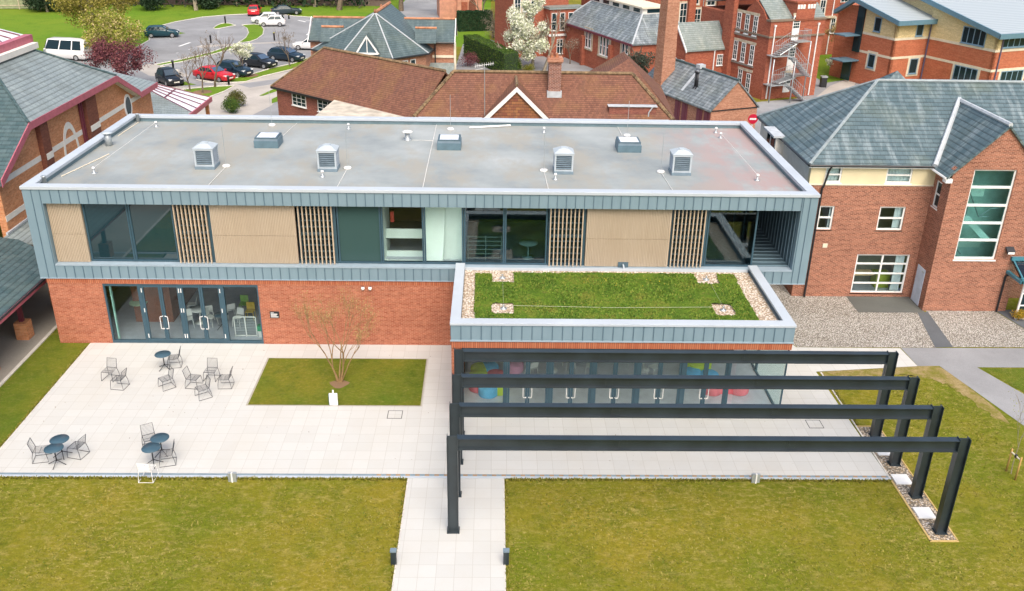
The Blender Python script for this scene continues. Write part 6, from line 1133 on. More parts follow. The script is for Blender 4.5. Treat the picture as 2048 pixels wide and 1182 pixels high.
def bay():
    b0 = onwall(W3, 1088, 60)[0]; b1 = onwall(W3, 1152, 60)[0]; q = MB(W3); q.box(b0, -1.6, 0, b1, -.001, 5.6); o = q.build('bay', m_brick_old, RD); q = MB(W3); q.box(b0 - .2, -1.8, 5.6, b1 + .2, 0, 5.85); q.build('bay_roof', m_slate_g, o); q = MB(W3); q.box(b0 - .1, -1.7, 2.55, b1 + 2.2, -1.5, 2.8); q.build('white_cornice', m_white, o)
    Wq = W3.copy(); Wq.translation = W3 @ Vector((0, -1.6, 0))
    for k in range(4): u = b0 + .5 + k * (b1 - b0 - 1) / 3; window(RD, Wq, u - .32, 3.2, u + .32, 5.2, nx=1, ny=2, bar=.07)
    for k in range(2): u = b1 - .9 - k * 2.0; window(RD, Wq, u - .4, .5, u + .4, 2.2, nx=2, ny=2, bar=.06)
    downpipe(RD, W3, b1 + .3, .1, 5.6, m_white, .07)
bay()
for px, py in ((1035, 8), (1052, 6), (1068, 8), (1040, 45), (1142, 95)): cwin(RD, W3, px, py, .8, 1.9, nx=2, ny=2, surround=m_stone)
# pink gatehouse behind the octagonal hall
GH = thing('gatehouse', 'pinkish brick gatehouse with arched doorway and buttress at the top edge', 'gatehouse', (-5, 106, 0)); Wv, Lv = frame((-7.6, 104.5), (-1.2, 105.4)); q = MB(Wv); q.box(0, 0, 0, 6.4, 5, 6); q.box(2.6, -.5, 0, 3.2, -.001, 4.5); q.build('brick_wall', plain('pink_brick', (.52, .25, .17), .85, var=.2, scale=2), GH)
q = MB(Wv); c = 4.9; q.prism([(c - .55, -.04, 0), (c + .55, -.04, 0)] + [(c + .55 * math.cos(a), -.04, 2.0 + .75 * math.sin(a)) for a in [k * math.pi / 8 for k in range(9)]], (0, .035, 0)); q.build('arched_door', m_brick_d, GH); q = MB(Wv); q.box(3.25, -.03, .2, 4.2, -.001, 2.3); q.build('dark_panel', m_brick_old, GH); q = MB(Wv); slab(q, [(-.2, -.3, 6), (6.6, -.3, 6), (6.6, 2.5, 8.5), (-.2, 2.5, 8.5)]); slab(q, [(6.6, 5.3, 6), (-.2, 5.3, 6), (-.2, 2.5, 8.5), (6.6, 2.5, 8.5)]); q.build('roof', m_slate_t, GH)

# ---------------------------------------------------------------- modern two-tone building, top right
MO = thing('two_tone_building', 'modern building in yellow over red brick with pale metal roofs and blue-grey windows', 'building', gloc(63, 35))
mz1, mz2, mzt = 5.25, 3.35, 0
ca, cb = 59.6, 41.7
seg = [(59.6, 41.9, 59.6, 37.3), (59.6, 37.3, 64.0, 37.3), (64.0, 37.3, 64.0, 28.9), (64.0, 28.9, 78, 28.9)]
tops = [(8.0, 7.0), (7.0, 7.0), (8.7, 6.75), (6.75, 6.75)]
for (a0, b0, a1, b1), (h0, h1) in zip(seg, tops):
    W, L = gframe(a0, b0, a1, b1); e = .0
    q = MB(W); q.box(0, .0, 0, L, .3, mz1 - .12); q.build('red_brick_wall', m_brick_m, MO)
    q = MB(W); q.prism([(0, .0, mz1 + .12), (L, .0, mz1 + .12), (L, .0, h1), (0, .0, h0)], (0, .3, 0)); q.build('yellow_brick_wall', m_brick_y, MO)
    q = MB(W); q.box(-.0, -.03, mz1 - .119, L, .31, mz1 + .119); q.box(0, -.025, mz2 - .1, L, -.001, mz2 + .14); q.build('stone_band', m_creamband, MO)
m_bw = plain('blue_window_frame', (.20, .33, .44), .4, .1)
WW = [gframe(*s)[0] for s in seg]
def mw(k, px0, py0, px1, py1, nx, sur=None): 
    ua = onwall(WW[k], px0, (py0 + py1) / 2)[0]; ub = onwall(WW[k], px1, (py0 + py1) / 2)[0]; z1 = onwall(WW[k], (px0 + px1) / 2, py0)[1]; z0 = onwall(WW[k], (px0 + px1) / 2, py1)[1]
    window(MO, WW[k], ua, z0, ub, z1, nx=nx, ny=1, fm=m_bw, t=.09, bar=.09, surround=sur, sw=.25)
mw(0, 1749, 34, 1763, 64, 1); mw(0, 1736, 107, 1750, 136, 1, m_creamband); mw(1, 1833, 42, 1847, 72, 1); mw(1, 1818, 117, 1834, 147, 1, m_creamband); mw(2, 1924, 55, 1973, 90, 4); mw(2, 1906, 133, 1955, 165, 4, m_creamband); mw(3, 2006, 67, 2062, 94, 5); mw(3, 2000, 141, 2044, 166, 4, m_creamband)
for k, px in ((2, 1852), (3, 1999)): u = onwall(WW[k], px, 110)[0]; downpipe(MO, WW[k], max(u, .12), .1, 6.7, plain('plum_pipe', (.10, .09, .16), .5), .07)
q = MB(TG); q.prism([(59.0, 36.6, 6.95), (64.3, 36.6, 6.95), (64.3, 43.2, 8.45), (59.0, 43.2, 8.45)], (0, 0, .2)); l_ = q.build('low_roof', m_metalroof, MO); q = MB(TG); q.prism([(58.98, 36.5, 6.75), (58.98, 36.5, 7.2), (58.98, 43.2, 8.7), (58.98, 43.2, 8.25)], (-.12, 0, 0)); q.box(58.9, 36.45, 6.72, 64.4, 36.6, 7.18)
q.prism([(58.86, 43.2, 8.25), (58.86, 43.2, 8.7), (58.86, 46.0, 7.1), (58.86, 46.0, 6.65)], (.5, 0, 0)); q.build('roof_edge', m_blue, l_)
q = MB(TG); q.prism([(63.5, 28.3, 6.7), (80, 28.3, 6.7), (80, 44, 10.2), (63.5, 44, 10.2)], (0, 0, .22)); l_ = q.build('main_roof', m_metalroof, MO); q = MB(TG); q.prism([(63.48, 28.2, 6.5), (63.48, 28.2, 6.97), (63.48, 44, 10.45), (63.48, 44, 9.98)], (-.14, 0, 0)); q.box(63.34, 28.14, 6.48, 80, 28.3, 6.95); q.build('roof_edge', m_blue, l_)
q = MB(TG); q.box(64.3, 37.6, 0, 78, 46, 9); q.build('upper_wall', m_brick_y, MO)
q = MB(TG); q.box(59.4, 41.95, 3.2, 59.6, 42.9, 7.9); q.box(58.9, 42.1, .2, 59.0, 43.4, 2.2); q.build('stair_glazing', g_dark, MO); q = MB(TG); q.box(57.4, 42.0, 4.9, 59.6, 43.8, 5.02); q.box(57.4, 41.8, 2.3, 59.6, 43.8, 2.42); q.build('blue_canopies', m_blue, MO); q = MB(TG); q.box(59.6, 41.9, 0, 64, 46, 7.8); q.build('rear_wall', m_brick_m, MO)

# ---------------------------------------------------------------- cars
m_tyre = plain('tyre_rubber', (.02, .02, .022), .8); m_rim = plain('alloy_rim', (.45, .46, .48), .35, .6); g_car = glass('car_glass', clear=False, dark=(.008, .022, .03), refl=.6)
def paintmat(name, c): return NT(name, .22, 0.0, .6).out(c)
P_ = {'teal': paintmat('dark_teal_paint', (.01, .055, .075)), 'red': paintmat('red_paint', (.55, .02, .03)), 'white': paintmat('white_car_paint', (.8, .8, .8)), 'black': paintmat('black_car_paint', (.012, .016, .022)), 'navy': paintmat('navy_car_paint', (.012, .03, .05)), 'grey': paintmat('dark_grey_paint', (.03, .05, .06))}
m_lampw = plain('lamp_lens', (.75, .78, .8), .2); m_lampr = plain('rear_lamp', (.45, .02, .02), .3); m_plate = plain('blank_plate', (.75, .74, .65), .5)
def section_body(mb, st, n_top=5):
    """st: list of (x, zlow, zbelt, ztop, wlow, wbelt, wtop): closed loft along x"""
    rings = []
    for (x, zl, zb, zt, wl, wb, wt) in st:
        P = [(-wl * .86, zl), (-wl, zl + .12), (-wb, zb - .08), (-wb * .985, zb), (-wt, zt - .05), (-wt * .82, zt), (wt * .82, zt), (wt, zt - .05), (wb * .985, zb), (wb, zb - .08), (wl, zl + .12), (wl * .86, zl)]
        rings.append([mb.p((x, y, z)) for y, z in P])
    for A, B in zip(rings, rings[1:]):
        for j in range(12): mb.idx([A[j], A[(j + 1) % 12], B[(j + 1) % 12], B[j]], True)
    mb.idx(rings[0][::-1]); mb.idx(rings[-1])
def make_car(name, label, cat, col, L=4.1, W=1.74, H=1.46, kind='hatch', rear_visible=False):
    t = thing(name, label, cat, (0, 0, 0)); h = L / 2; w = W / 2; zb = .92 if kind != 'van' else 1.15
    if kind == 'hatch': roof0, roof1, wsb, rsb = .18, -.72 * h, .46 * h, -h + .12
    elif kind == 'sedan': roof0, roof1, wsb, rsb = .10, -.48 * h, .42 * h, -.80 * h
    else: roof0, roof1, wsb, rsb = .62 * h, -.93 * h, .80 * h, -h + .02
    hood = zb - .03
    st = [(h, .34, .60, .62, w * .72, w * .72, w * .60), (h - .12, .22, .70, .74, w * .9, w * .88, w * .74), (h * .70, .2, .80, .86, w, w * .97, w * .8), (wsb, .2, zb - .04, zb + .0, w, w, w * .82), (roof0, .2, zb, H - .03, w, w, w * .70), ((roof0 + roof1) / 2, .2, zb, H, w, w, w * .70), (roof1, .2, zb, H - .05, w, w, w * .68), (rsb, .24, zb, zb + .06, w * .98, w * .97, w * .80), (-h + .03, .30, zb - .1, zb - .04, w * .92, w * .92, w * .76), (-h, .38, zb - .25, zb - .2, w * .85, w * .85, w * .7)]
    if kind == 'van': st[-3] = (rsb, .3, zb, H - .12, w * .98, w * .97, w * .74); st[-2] = (-h + .01, .32, zb, H - .2, w * .96, w * .95, w * .72); st[-1] = (-h, .4, zb, H - .3, w * .93, w * .93, w * .68)
    mb = MB(); section_body(mb, st); mb.build('body', col, t)
    def lerp(a, b, f): return a + (b - a) * f
    g = MB()                                                          # windscreen and rear screen
    a = Vector((wsb, w * .80, zb + .0)); b = Vector((roof0, w * .66, H - .06)); off = Vector((.035, 0, .03))
    f0, f1 = .12, .93
    def strip(a, b, off, f0, f1):
        p = [lerp(a, b, f0), lerp(a, b, f1)]; m = lambda v_: Vector((v_.x, -v_.y, v_.z))
        g.face([p[0] * 1 + off, p[1] + off, m(p[1]) + off, m(p[0]) + off][::(1 if off.x < 0 else -1)])
    strip(a, b, off, f0, f1); a2 = Vector((rsb, w * .78, zb + .05 if kind != 'van' else zb + .05)); b2 = Vector((roof1, w * .64, H - .07))
    if kind == 'van': a2 = Vector((rsb - .0, w * .8, zb)); b2 = Vector((rsb + .02, w * .7, H - .2))
    strip(a2, b2, Vector((-.035, 0, .025)), .15, .92); g.build('windscreen', g_car, t)
    for s in (-1, 1):                                                 # side windows
        g = MB(); lo, hi = zb + .05, H - .12; fr = lambda z: (z - zb) / (H - .05 - zb)
        yw_ = lambda z: s * (lerp(w * .985, w * .70, fr(z)) + .012); xf = lambda z: lerp(wsb - .05, roof0 - .02, fr(z)) - .1; xr = lambda z: lerp(rsb + .18, roof1 + .05, fr(z)) + .1
        cuts = [0, .5, 1] if kind != 'van' else [0, .27, .62, 1]
        for c0, c1 in zip(cuts, cuts[1:]):
            c0_, c1_ = c0 + .015, c1 - .015; q = [(lerp(xr(lo), xf(lo), c0_), yw_(lo), lo), (lerp(xr(lo), xf(lo), c1_), yw_(lo), lo), (lerp(xr(hi), xf(hi), c1_), yw_(hi), hi), (lerp(xr(hi), xf(hi), c0_), yw_(hi), hi)]
            g.face(q if s < 0 else q[::-1])
        g.build('side_windows', g_car, t)
        for x in (h * .62, -h * .60):
            r = .31 if kind != 'van' else .34; q = MB(); c = Vector((x, s * (w - .10), r)); n = 18
            for (ra, rb_, y0, y1) in ((r, r, -.10, .11),):
                A = [q.p(c + Vector((r * math.cos(k * 2 * math.pi / n), y0, r * math.sin(k * 2 * math.pi / n)))) for k in range(n)]; Bq = [q.p(c + Vector((r * math.cos(k * 2 * math.pi / n), y1, r * math.sin(k * 2 * math.pi / n)))) for k in range(n)]
                for k in range(n): q.idx([A[k], A[(k + 1) % n], Bq[(k + 1) % n], Bq[k]])
                q.idx(A); q.idx(Bq[::-1])
            wh = q.build('wheel', m_tyre, t); q = MB(); r2 = r * .62; y = s * .115
            q.face([c + Vector((r2 * math.cos(k * 2 * math.pi / n), y, r2 * math.sin(k * 2 * math.pi / n))) for k in range(n)][::(1 if s < 0 else -1)]); q.build('rim', m_rim, wh)
        q = MB(); q.box(h - .30, s * w * .50, .62, h - .07, s * w * .84, .76); q.build('headlight', m_lampw, t); q = MB(); q.box(-h - .0, s * w * .60, zb - .28, -h + .12, s * w * .88, zb - .06); q.build('tail_light', m_lampr, t); q = MB(); q.box(wsb - .35, s * (w - .0), zb + .0, wsb - .18, s * (w + .16), zb + .12); q.build('mirror', col, t)
    q = MB(); q.box(h - .02, -.27, .40, h + .015, .27, .51); q.build('front_plate', m_plate, t); q = MB(); q.box(-h - .015, -.27, zb - .22, -h + .02, .27, zb - .11); q.build('rear_plate', m_plate, t); q = MB(); q.box(h - .06, -.45, .55, h + .008, .45, .64); q.build('grille', m_black, t)
    return t
def park(px, py, hdg, label, col, **k):
    c = make_car(k.pop('name', 'parked_car'), label, k.pop('cat', 'car'), P_[col], **k); p = at(px, py); c.location = (p.x, p.y, .014); c.rotation_euler = (0, 0, R_(hdg)); c['group'] = 'cars in the car park'; return c
park(325, 74, 12, 'dark teal hatchback parked alone by the curved kerb on the left of the car park', 'teal', L=4.2); park(510, 30, 97, 'small red car seen from behind at the far edge of the car park', 'red', L=3.6, H=1.5)
park(573, 29, 18, 'dark grey saloon parked at the far edge of the car park by the lawn', 'grey', L=4.5, kind='sedan', H=1.4); park(545, 52, 188, 'small white car with round roof in the middle of the car park', 'white', L=3.6, W=1.66, H=1.5)
park(531, 46, 196, 'white car half hidden behind the small white round-roofed car', 'white', L=3.9); park(622, 99, 172, 'white hatchback partly hidden behind the octagonal hall', 'white', L=4.2); park(574, 121, -22, 'dark navy hatchback in the near row, closest to the tiled roof', 'navy', L=4.2)
park(520, 134, -26, 'black hatchback in the near row behind the small blossom tree', 'black', L=4.0); park(470, 150, -30, 'black hatchback in the near row right beside the red car', 'navy', L=4.1); park(430, 160, -28, 'red saloon in the near row behind the bare trees', 'red', L=4.5, kind='sedan', H=1.42)
park(341, 168, -50, 'small black hatchback next to the purple-leaved tree', 'black', L=3.5, H=1.55); park(137, 118, 168, 'white minibus parked beyond the slate roof on the left', 'white', L=5.6, W=2.0, H=2.3, kind='van', name='minibus', cat='minibus')
def cbol(px, py, l, z=1.0):
    p = at(px, py); t = thing('car_park_bollard', l, 'bollard', p, 0, 'black bollards in the car park'); q = MB(); q.lathe([(.11, 0), (.11, z - .2), (.13, z - .19), (.13, z - .06)], 12, p); q.build('post', m_black, t); q = MB(); q.lathe([(.12, z - .06), (.12, z), (.05, z + .03)], 12, p); q.build('top', plain('bollard_top_%d' % px, (.45, .42, .1) if px > 500 else (.12, .12, .12), .4), t)
for a in ((451, 47, 'black bollard on the teardrop grass island'), (422, 86, 'black bollard left of the light path across the islands'), (549, 81, 'black bollard with yellow top at the right end of the light path'), (347, 139, 'black bollard at the left tip of the long grass strip'), (458, 171, 'black bollard by the footpath in front of the red car'), (578, 38, 'black bollard behind the small white round-roofed car', .6)): cbol(*a)

# ---------------------------------------------------------------- trees, hedges, shrubs
def grow(mb, p, d, L, r, lvl, tips, spread=.5, n=3, curve=.15, up=.15):
    pts = [p]; q = Vector(p); dd = Vector(d).normalized(); k = 4
    for i in range(k):
        dd = (dd + Vector((rnd.gauss(0, curve), rnd.gauss(0, curve), rnd.gauss(0, curve * .5) + up * .3))).normalized(); q = q + dd * (L / k); pts.append(q.copy())
    mb.tube(pts, [r * (1 - .5 * i / k) for i in range(k + 1)], 5 if r > .03 else 4, cap=False)
    tips.append((q.copy(), lvl)); 
    if lvl <= 0: return
    for i in range(n):
        a = 2 * math.pi * (i + rnd.random() * .7) / n; ax = dd.orthogonal().normalized(); ax = Matrix.Rotation(a, 3, dd) @ ax
        nd = (dd * math.cos(spread) + ax * math.sin(spread) * rnd.uniform(.7, 1.2) + Vector((0, 0, up))).normalized()
        f = rnd.choice((2, 3, 4, 4)); grow(mb, pts[f], nd, L * rnd.uniform(.58, .8), max(r * .58, .0075), lvl - 1, tips, spread, n, curve, up)
def leafquad(mb, c, s, flat=.0):
    n = Vector((rnd.gauss(0, 1), rnd.gauss(0, 1), rnd.gauss(0, 1) + flat)).normalized(); u = n.orthogonal().normalized(); u = Matrix.Rotation(rnd.uniform(0, 6.28), 3, n) @ u; v = n.cross(u); a = s * rnd.uniform(.6, 1.3); b = a * rnd.uniform(.45, .8)
    mb.face([c - u * a, c - v * b, c + u * a, c + v * b])
def crown_pts(clumps, n):
    for _ in range(n):
        c, r = rnd.choice(clumps); d = Vector((rnd.gauss(0, 1), rnd.gauss(0, 1), rnd.gauss(0, 1))).normalized() * r * (rnd.random() ** .45); yield c + d
def tree(name, label, base, h, cr, lm, n_leaf, leaf, cat='tree', trunk_h=.3, clumps=None, nclump=22, crown_h=None, r=.16, bark=None, lvl=3, spread=.55, squash=1.0, group=None, cname='crown', lean=(0, 0), nb=3, cl=.33):
    b = Vector(base); t = thing(name, label, cat, b, 0, group); mb = MB(); tips = []
    grow(mb, b, (lean[0], lean[1], 1), h * trunk_h, r, lvl, tips, spread, nb, .12, .18) if lvl == 0 else grow(mb, b, (lean[0], lean[1], 1), h * (.36 if lvl > 1 else .6), r, lvl, tips, spread, nb, .12, .2)
    mb.build('trunk', bark or m_bark, t)
    if n_leaf:
        cen = b + Vector((lean[0] * h * .3, lean[1] * h * .3, h * (1 - (crown_h or .62) / 2))); ch = h * (crown_h or .62) / 2; cs = []
        for k in range(nclump):
            d = Vector((rnd.gauss(0, 1), rnd.gauss(0, 1), rnd.gauss(0, 1))).normalized() * (rnd.random() ** .4) * (1 - cl); cs.append((cen + Vector((d.x * cr, d.y * cr, d.z * ch * squash)), cr * cl * rnd.uniform(.6, 1.35)))
        mb = MB()
        for p in crown_pts(cs, n_leaf):
            if p.z > .1: leafquad(mb, p, leaf)
        mb.build(cname, lm, t)
    return t
l_yel = leafmat('yellow_green_leaf', (.165, .155, .022), (.285, .26, .04), (.37, .31, .11)); l_pinkbl = leafmat('olive_pink_leaf', (.16, .19, .025), (.30, .31, .045), (.52, .40, .22)); l_purp = leafmat('purple_leaf', (.065, .02, .03), (.16, .05, .065), (.27, .10, .10)); l_white = leafmat('white_blossom', (.36, .42, .20), (.72, .74, .58), (.86, .86, .78)); l_dark = leafmat('dark_evergreen', (.012, .03, .015), (.03, .06, .03), (.06, .10, .05)); l_yew = leafmat('grey_green_yew', (.03, .045, .03), (.07, .09, .065), (.13, .15, .11)); l_hedge = leafmat('hedge_leaf', (.025, .06, .012), (.055, .115, .02), (.12, .17, .03)); l_bud = leafmat('bronze_bud', (.22, .15, .05), (.36, .26, .09), (.42, .36, .16)); l_bare = leafmat('twig_grey', (.20, .16, .12), (.30, .25, .19)); l_young = leafmat('young_leaf', (.20, .24, .03), (.36, .38, .08))
def gtree(px, py, *a, **k): return a
p = at(205, 100); tree('birch_tree', 'big yellow-green tree in new leaf, taller of the two trees beside the minibus', p, 12.5, 6.2, l_yel, 18000, .11, crown_h=.86, bark=m_barkpale, nclump=64, r=.2, cl=.19, lvl=4)
p = at(228, 118); tree('blossom_tree', 'olive tree with faint pink blossom in front of the yellow-green tree', p, 5.2, 4.4, l_pinkbl, 12000, .11, crown_h=.75, nclump=40, cl=.26)
p = at(242, 172); tree('purple_tree', 'purple-leaved plum tree behind the hall roof', p, 4.7, 3.7, l_purp, 9000, .085, crown_h=.86, nclump=44, r=.14, lvl=3, cl=.22)
def bare(px, py, h, label, r=.09, n=700, lm=None, spread=.5, leaf=.05, cr=1.5, lvl=4, nm='bare_tree', group=None, bark=None):
    p = at(px, py); return tree(nm, label, p, h, cr, lm or l_bare, n, leaf, crown_h=.6, r=r, lvl=lvl, spread=spread, nclump=30, group=group, cname='twigs', bark=bark, cl=.22)
bare(380, 182, 4.0, 'small bare tree nearest the link roof', n=250); bare(405, 186, 5.0, 'bare tree between its two bare neighbours in front of the red car', n=300, r=.1); bare(430, 174, 5.8, 'tallest bare tree standing in its ring of mulch before the red car', n=400, r=.13, spread=.6)
bare(490, 150, 3.6, 'little tree with greenish white blossom among the parked cars', n=2600, lm=l_white, leaf=.07, cr=1.5, nm='blossom_tree'); bare(580, 132, 4.6, 'thin bare tree in front of the navy hatchback', n=500, r=.07, cr=1.2)
# multi-stemmed young tree in the patio lawn
p = at(679, 764, .04); t = thing('young_tree', 'multi-stemmed young tree with bronze buds in the patio lawn', 'tree', p); mb = MB(); tips = []
for dx, dy, L_, r in ((-.75, .0, 1.25, .042), (-.3, .1, 1.15, .04), (.12, -.05, 1.2, .045), (.6, .1, 1.25, .045), (.3, .35, 1.1, .035), (.85, -.1, 1.0, .03)): grow(mb, p + Vector((dx * .1, dy * .1, 0)), (dx * .62, dy * .62, 1.3), L_ * 1.22, r, 5, tips, .40, 2, .10, .14)
mb.build('stems', plain('warm_brown_bark', (.26, .165, .075), .9, var=.3, scale=6), t); mb = MB()
for q_, l_ in tips:
    if l_ <= 2:
        for _ in range(11 if l_ < 1 else 6):
            c = q_ + Vector((rnd.gauss(0, .13), rnd.gauss(0, .13), rnd.gauss(0, .13))); leafquad(mb, c, .022)
mb.build('buds', l_bud, t)
# white magnolia, three stems
p = at(1062, 138); t = thing('white_blossom_tree', 'large tree covered in white blossom beside the clipped hedge', 'tree', p); mb = MB(); tips = []
for (px_, py_), d, L_ in (((1048, 142), (-.5, -.1, 1), 2.6), ((1062, 140), (.05, .1, 1), 2.9), ((1088, 142), (.45, 0, 1), 2.7)): grow(mb, at(px_, py_), d, L_, .2, 3, tips, .6, 3, .12, .15)
mb.build('trunk', m_barkpale, t); cs = []
for k in range(46):
    d = Vector((rnd.gauss(0, 1), rnd.gauss(0, 1), rnd.gauss(0, 1))).normalized() * rnd.random() ** .4; cs.append((p + Vector((-.6 + d.x * 3.0, d.y * 2.6, 4.0 + d.z * 2.6)), rnd.uniform(.55, 1.0)))
for k in range(8): cs.append((p + Vector((rnd.uniform(-.8, 1.2), rnd.gauss(0, .5), rnd.uniform(6.0, 7.8))), .55))
mb = MB()
for q_ in crown_pts(cs, 17000): leafquad(mb, q_, .10)
mb.build('blossom', l_white, t)
tree('evergreen_tree', 'rounded dark grey-green evergreen between the slate hall and the tall chimney', (14.7, 52.0, 0), 5.6, 1.7, l_yew, 9000, .08, crown_h=.95, nclump=26, r=.15, lvl=1)
tree('pine_tree', 'dark pine with bare pale trunk in front of the gatehouse', at(966, 60), 9.5, 3.6, l_dark, 9000, .13, crown_h=.66, nclump=24, r=.16, bark=m_barkpale, lvl=2)
for px, py, h, l, n in ((1122, 116, 5.4, 'bare climber-like tree against the old school bay', 900), (1010, 92, 5.0, 'grey bare tree left of the white-blossom tree', 1400), (990, 84, 4.4, 'grey bare shrub-like tree beside the dark hedge', 1300), (1140, 128, 3.2, 'low bare shrub-like tree by the slate hall wall', 700)): bare(px, py, h, l, n=n, r=.08, cr=2.0)
bare(1666, 122, 4.8, 'slim bare tree with mulch ring on the small lawn by the two-tone building', n=1200, r=.09, cr=1.6, lm=l_bud, leaf=.08); bare(1660, 150, 2.2, 'little white-blossoming tree on the small lawn by the two-tone building', n=900, r=.05, cr=.9, lm=l_white, leaf=.08)
def hedge(name, label, pts, h, w, lm=l_hedge, n=9000, leaf=.06, cat='hedge'):
    b = [Vector(p) for p in pts]; t = thing(name, label, cat, b[0]); mb = MB(); core = MB()
    for a, c in zip(b, b[1:]):
        d = (c - a).normalized(); s = Vector((-d.y, d.x, 0)); L_ = (c - a).length
        core.prism([a - s * (w / 2 - .08), c - s * (w / 2 - .08), c + s * (w / 2 - .08), a + s * (w / 2 - .08)], (0, 0, h - .08))
        for _ in range(int(n / (len(b) - 1))):
            f = rnd.random(); k = rnd.random(); wob = .05 * math.sin(f * 23) 
            if k < .4: q_ = a + d * L_ * f + s * rnd.uniform(-w / 2, w / 2) + Vector((0, 0, h + wob - rnd.random() * .08))
            elif k < .9: q_ = a + d * L_ * f + s * (w / 2 + rnd.uniform(-.08, .02)) * rnd.choice((-1, 1)) + Vector((0, 0, rnd.random() * h))
            else: q_ = (a if rnd.random() < .5 else c) + d * rnd.uniform(-.06, .06) + s * rnd.uniform(-w / 2, w / 2) + Vector((0, 0, rnd.random() * h))
            leafquad(mb, q_, leaf)
    core.build('hedge_core', plain('hedge_shade', (.02, .04, .012), .9), t); mb.build('foliage', lm, t); return t
hedge('clipped_hedge', 'long clipped green hedge with flat top beside the octagonal hall', [at(940, 112), at(1022, 152)], 2.5, 1.7, n=14000)
hedge('clipped_hedge', 'dark clipped hedge in front of the pink gatehouse', [at(916, 62), at(982, 60)], 2.6, 1.6, lm=leafmat('dark_hedge_leaf', (.01, .035, .015), (.02, .06, .025), (.04, .09, .035)), n=6000, leaf=.09)
def shrub(name, label, p, r, h, lm, n, leaf=.05, cat='shrub', group=None):
    t = thing(name, label, cat, p, 0, group); mb = MB(); cs = [(Vector(p) + Vector((rnd.uniform(-.5, .5) * r, rnd.uniform(-.5, .5) * r, h * rnd.uniform(.35, .75))), r * rnd.uniform(.45, .65)) for _ in range(9)]
    for q_ in crown_pts(cs, n):
        if q_.z > 0: leafquad(mb, q_, leaf)
    mb.build('foliage', lm, t); mb = MB(); tips = []; grow(mb, Vector(p), (0, 0, 1), h * .5, .05, 1, tips); mb.build('stems', m_bark, t); return t
shrub('round_shrub', 'rounded green shrub behind the flat roof, nearer of the pair by the footpath', at(462, 226), .95, 1.3, l_hedge, 3500); shrub('round_shrub', 'olive shrub behind the flat roof, farther of the pair by the footpath', at(476, 214), 1.1, 1.5, leafmat('olive_shrub_leaf', (.06, .07, .015), (.13, .13, .03)), 3500)
shrub('round_shrub', 'low clipped shrub at the right end of the long hedge', at(1032, 144), 1.0, 1.5, l_hedge, 3000); shrub('round_shrub', 'low yellowish shrub under the white-blossom tree', at(1056, 145), .9, .8, leafmat('yellowish_leaf', (.12, .13, .02), (.2, .2, .03)), 1500)
shrub('brown_shrub', 'reddish brown twiggy shrub beside the octagonal hall', at(935, 132), 1.5, 1.4, l_purp, 2500); shrub('grey_shrub', 'tangled grey brown shrub below the dark pine', at(985, 74), 2.0, 1.8, l_bare, 2500, .07)
shrub('potted_shrub', 'orange-flowering shrub by the entrance path at the right edge', at(2036, 640), .42, .6, leafmat('orange_leaf', (.12, .17, .02), (.45, .26, .03), (.60, .40, .05)), 1500, .03)
# staked sapling at the right edge
p = at(2022, 948); t = thing('staked_sapling', 'spindly sapling held between wooden stakes on the lawn at the right edge', 'sapling', p); mb = MB(); tips = []; grow(mb, p, (.12, .1, 1), 1.5, .022, 3, tips, .45, 3, .08, .2); mb.build('stem', m_barkpale, t); mb = MB()
for q_, l_ in tips:
    if l_ < 2:
        for _ in range(5): leafquad(mb, q_ + Vector((rnd.gauss(0, .12), rnd.gauss(0, .12), rnd.gauss(0, .15))), .024)
mb.build('leaves', l_young, t); m_stake = plain('orange_stake_timber', (.48, .30, .10), .7)
for px, py in ((2012, 942), (2030, 960)): q = MB(); c = at(px, py); q.lathe([(.035, 0), (.035, .98), (.02, 1.0)], 8, c); q.build('stake', m_stake, t)
a, b = at(2012, 942), at(2030, 960); q = MB(); q.tube([(a.x, a.y, .86), (b.x, b.y, .86)], .03, 6); q.build('cross_bar', m_creamband, t); q = MB(); c = (a + b) / 2; q.lathe([(.05, .8), (.06, .86), (.05, .92)], 8, (c.x, c.y, 0)); q.build('tree_tie', m_black, t)
for px, py, l in ((2020, 975, 'rough grass tuft'),): pass
# far edge of the playing field: fence, dark shrubs, trunks and the wood behind
FN = thing('board_fence', 'pale timber board fence at the far left edge of the playing field', 'fence', (-80, 107, 0)); a, b = Vector((-95, 103.5, 0)), Vector((-66, 108.3, 0)); Wn, Ln = frame(a.xy, b.xy); q = MB(Wn)
for k in range(int(Ln / .16)): q.box(k * .16, 0, .1, k * .16 + .15, .03, 2.3)
q.build('boards', plain('weathered_boards', (.30, .33, .20), .85, var=.2), FN)
for k in range(int(Ln / 3) + 1): q = MB(Wn); q.box(k * 3, -.1, 0, k * 3 + .12, -.001, 2.45); q.build('post', m_stone, FN)
q = MB(Wn); q.box(0, -.06, .5, Ln, -.002, .62); q.box(0, -.06, 1.7, Ln, -.002, 1.82); q.build('rails', m_stone, FN)
for px, py, r, h, l in ((82, 23, 3.2, 4.4, 'big dark evergreen bush right of the far board fence'), (118, 22, 2.8, 3.6, 'dark evergreen bush beside the pale trunk at the far edge'), (410, 18, 2.6, 3.4, 'dark teal evergreen bush right of the far tree trunk'), (300, 20, 2.6, 4.0, 'dark evergreen bush behind the yellow-green tree')): shrub('evergreen_bush', l, at(px, py), r, h, l_dark, 4000, .16, group='dark bushes along the far edge')
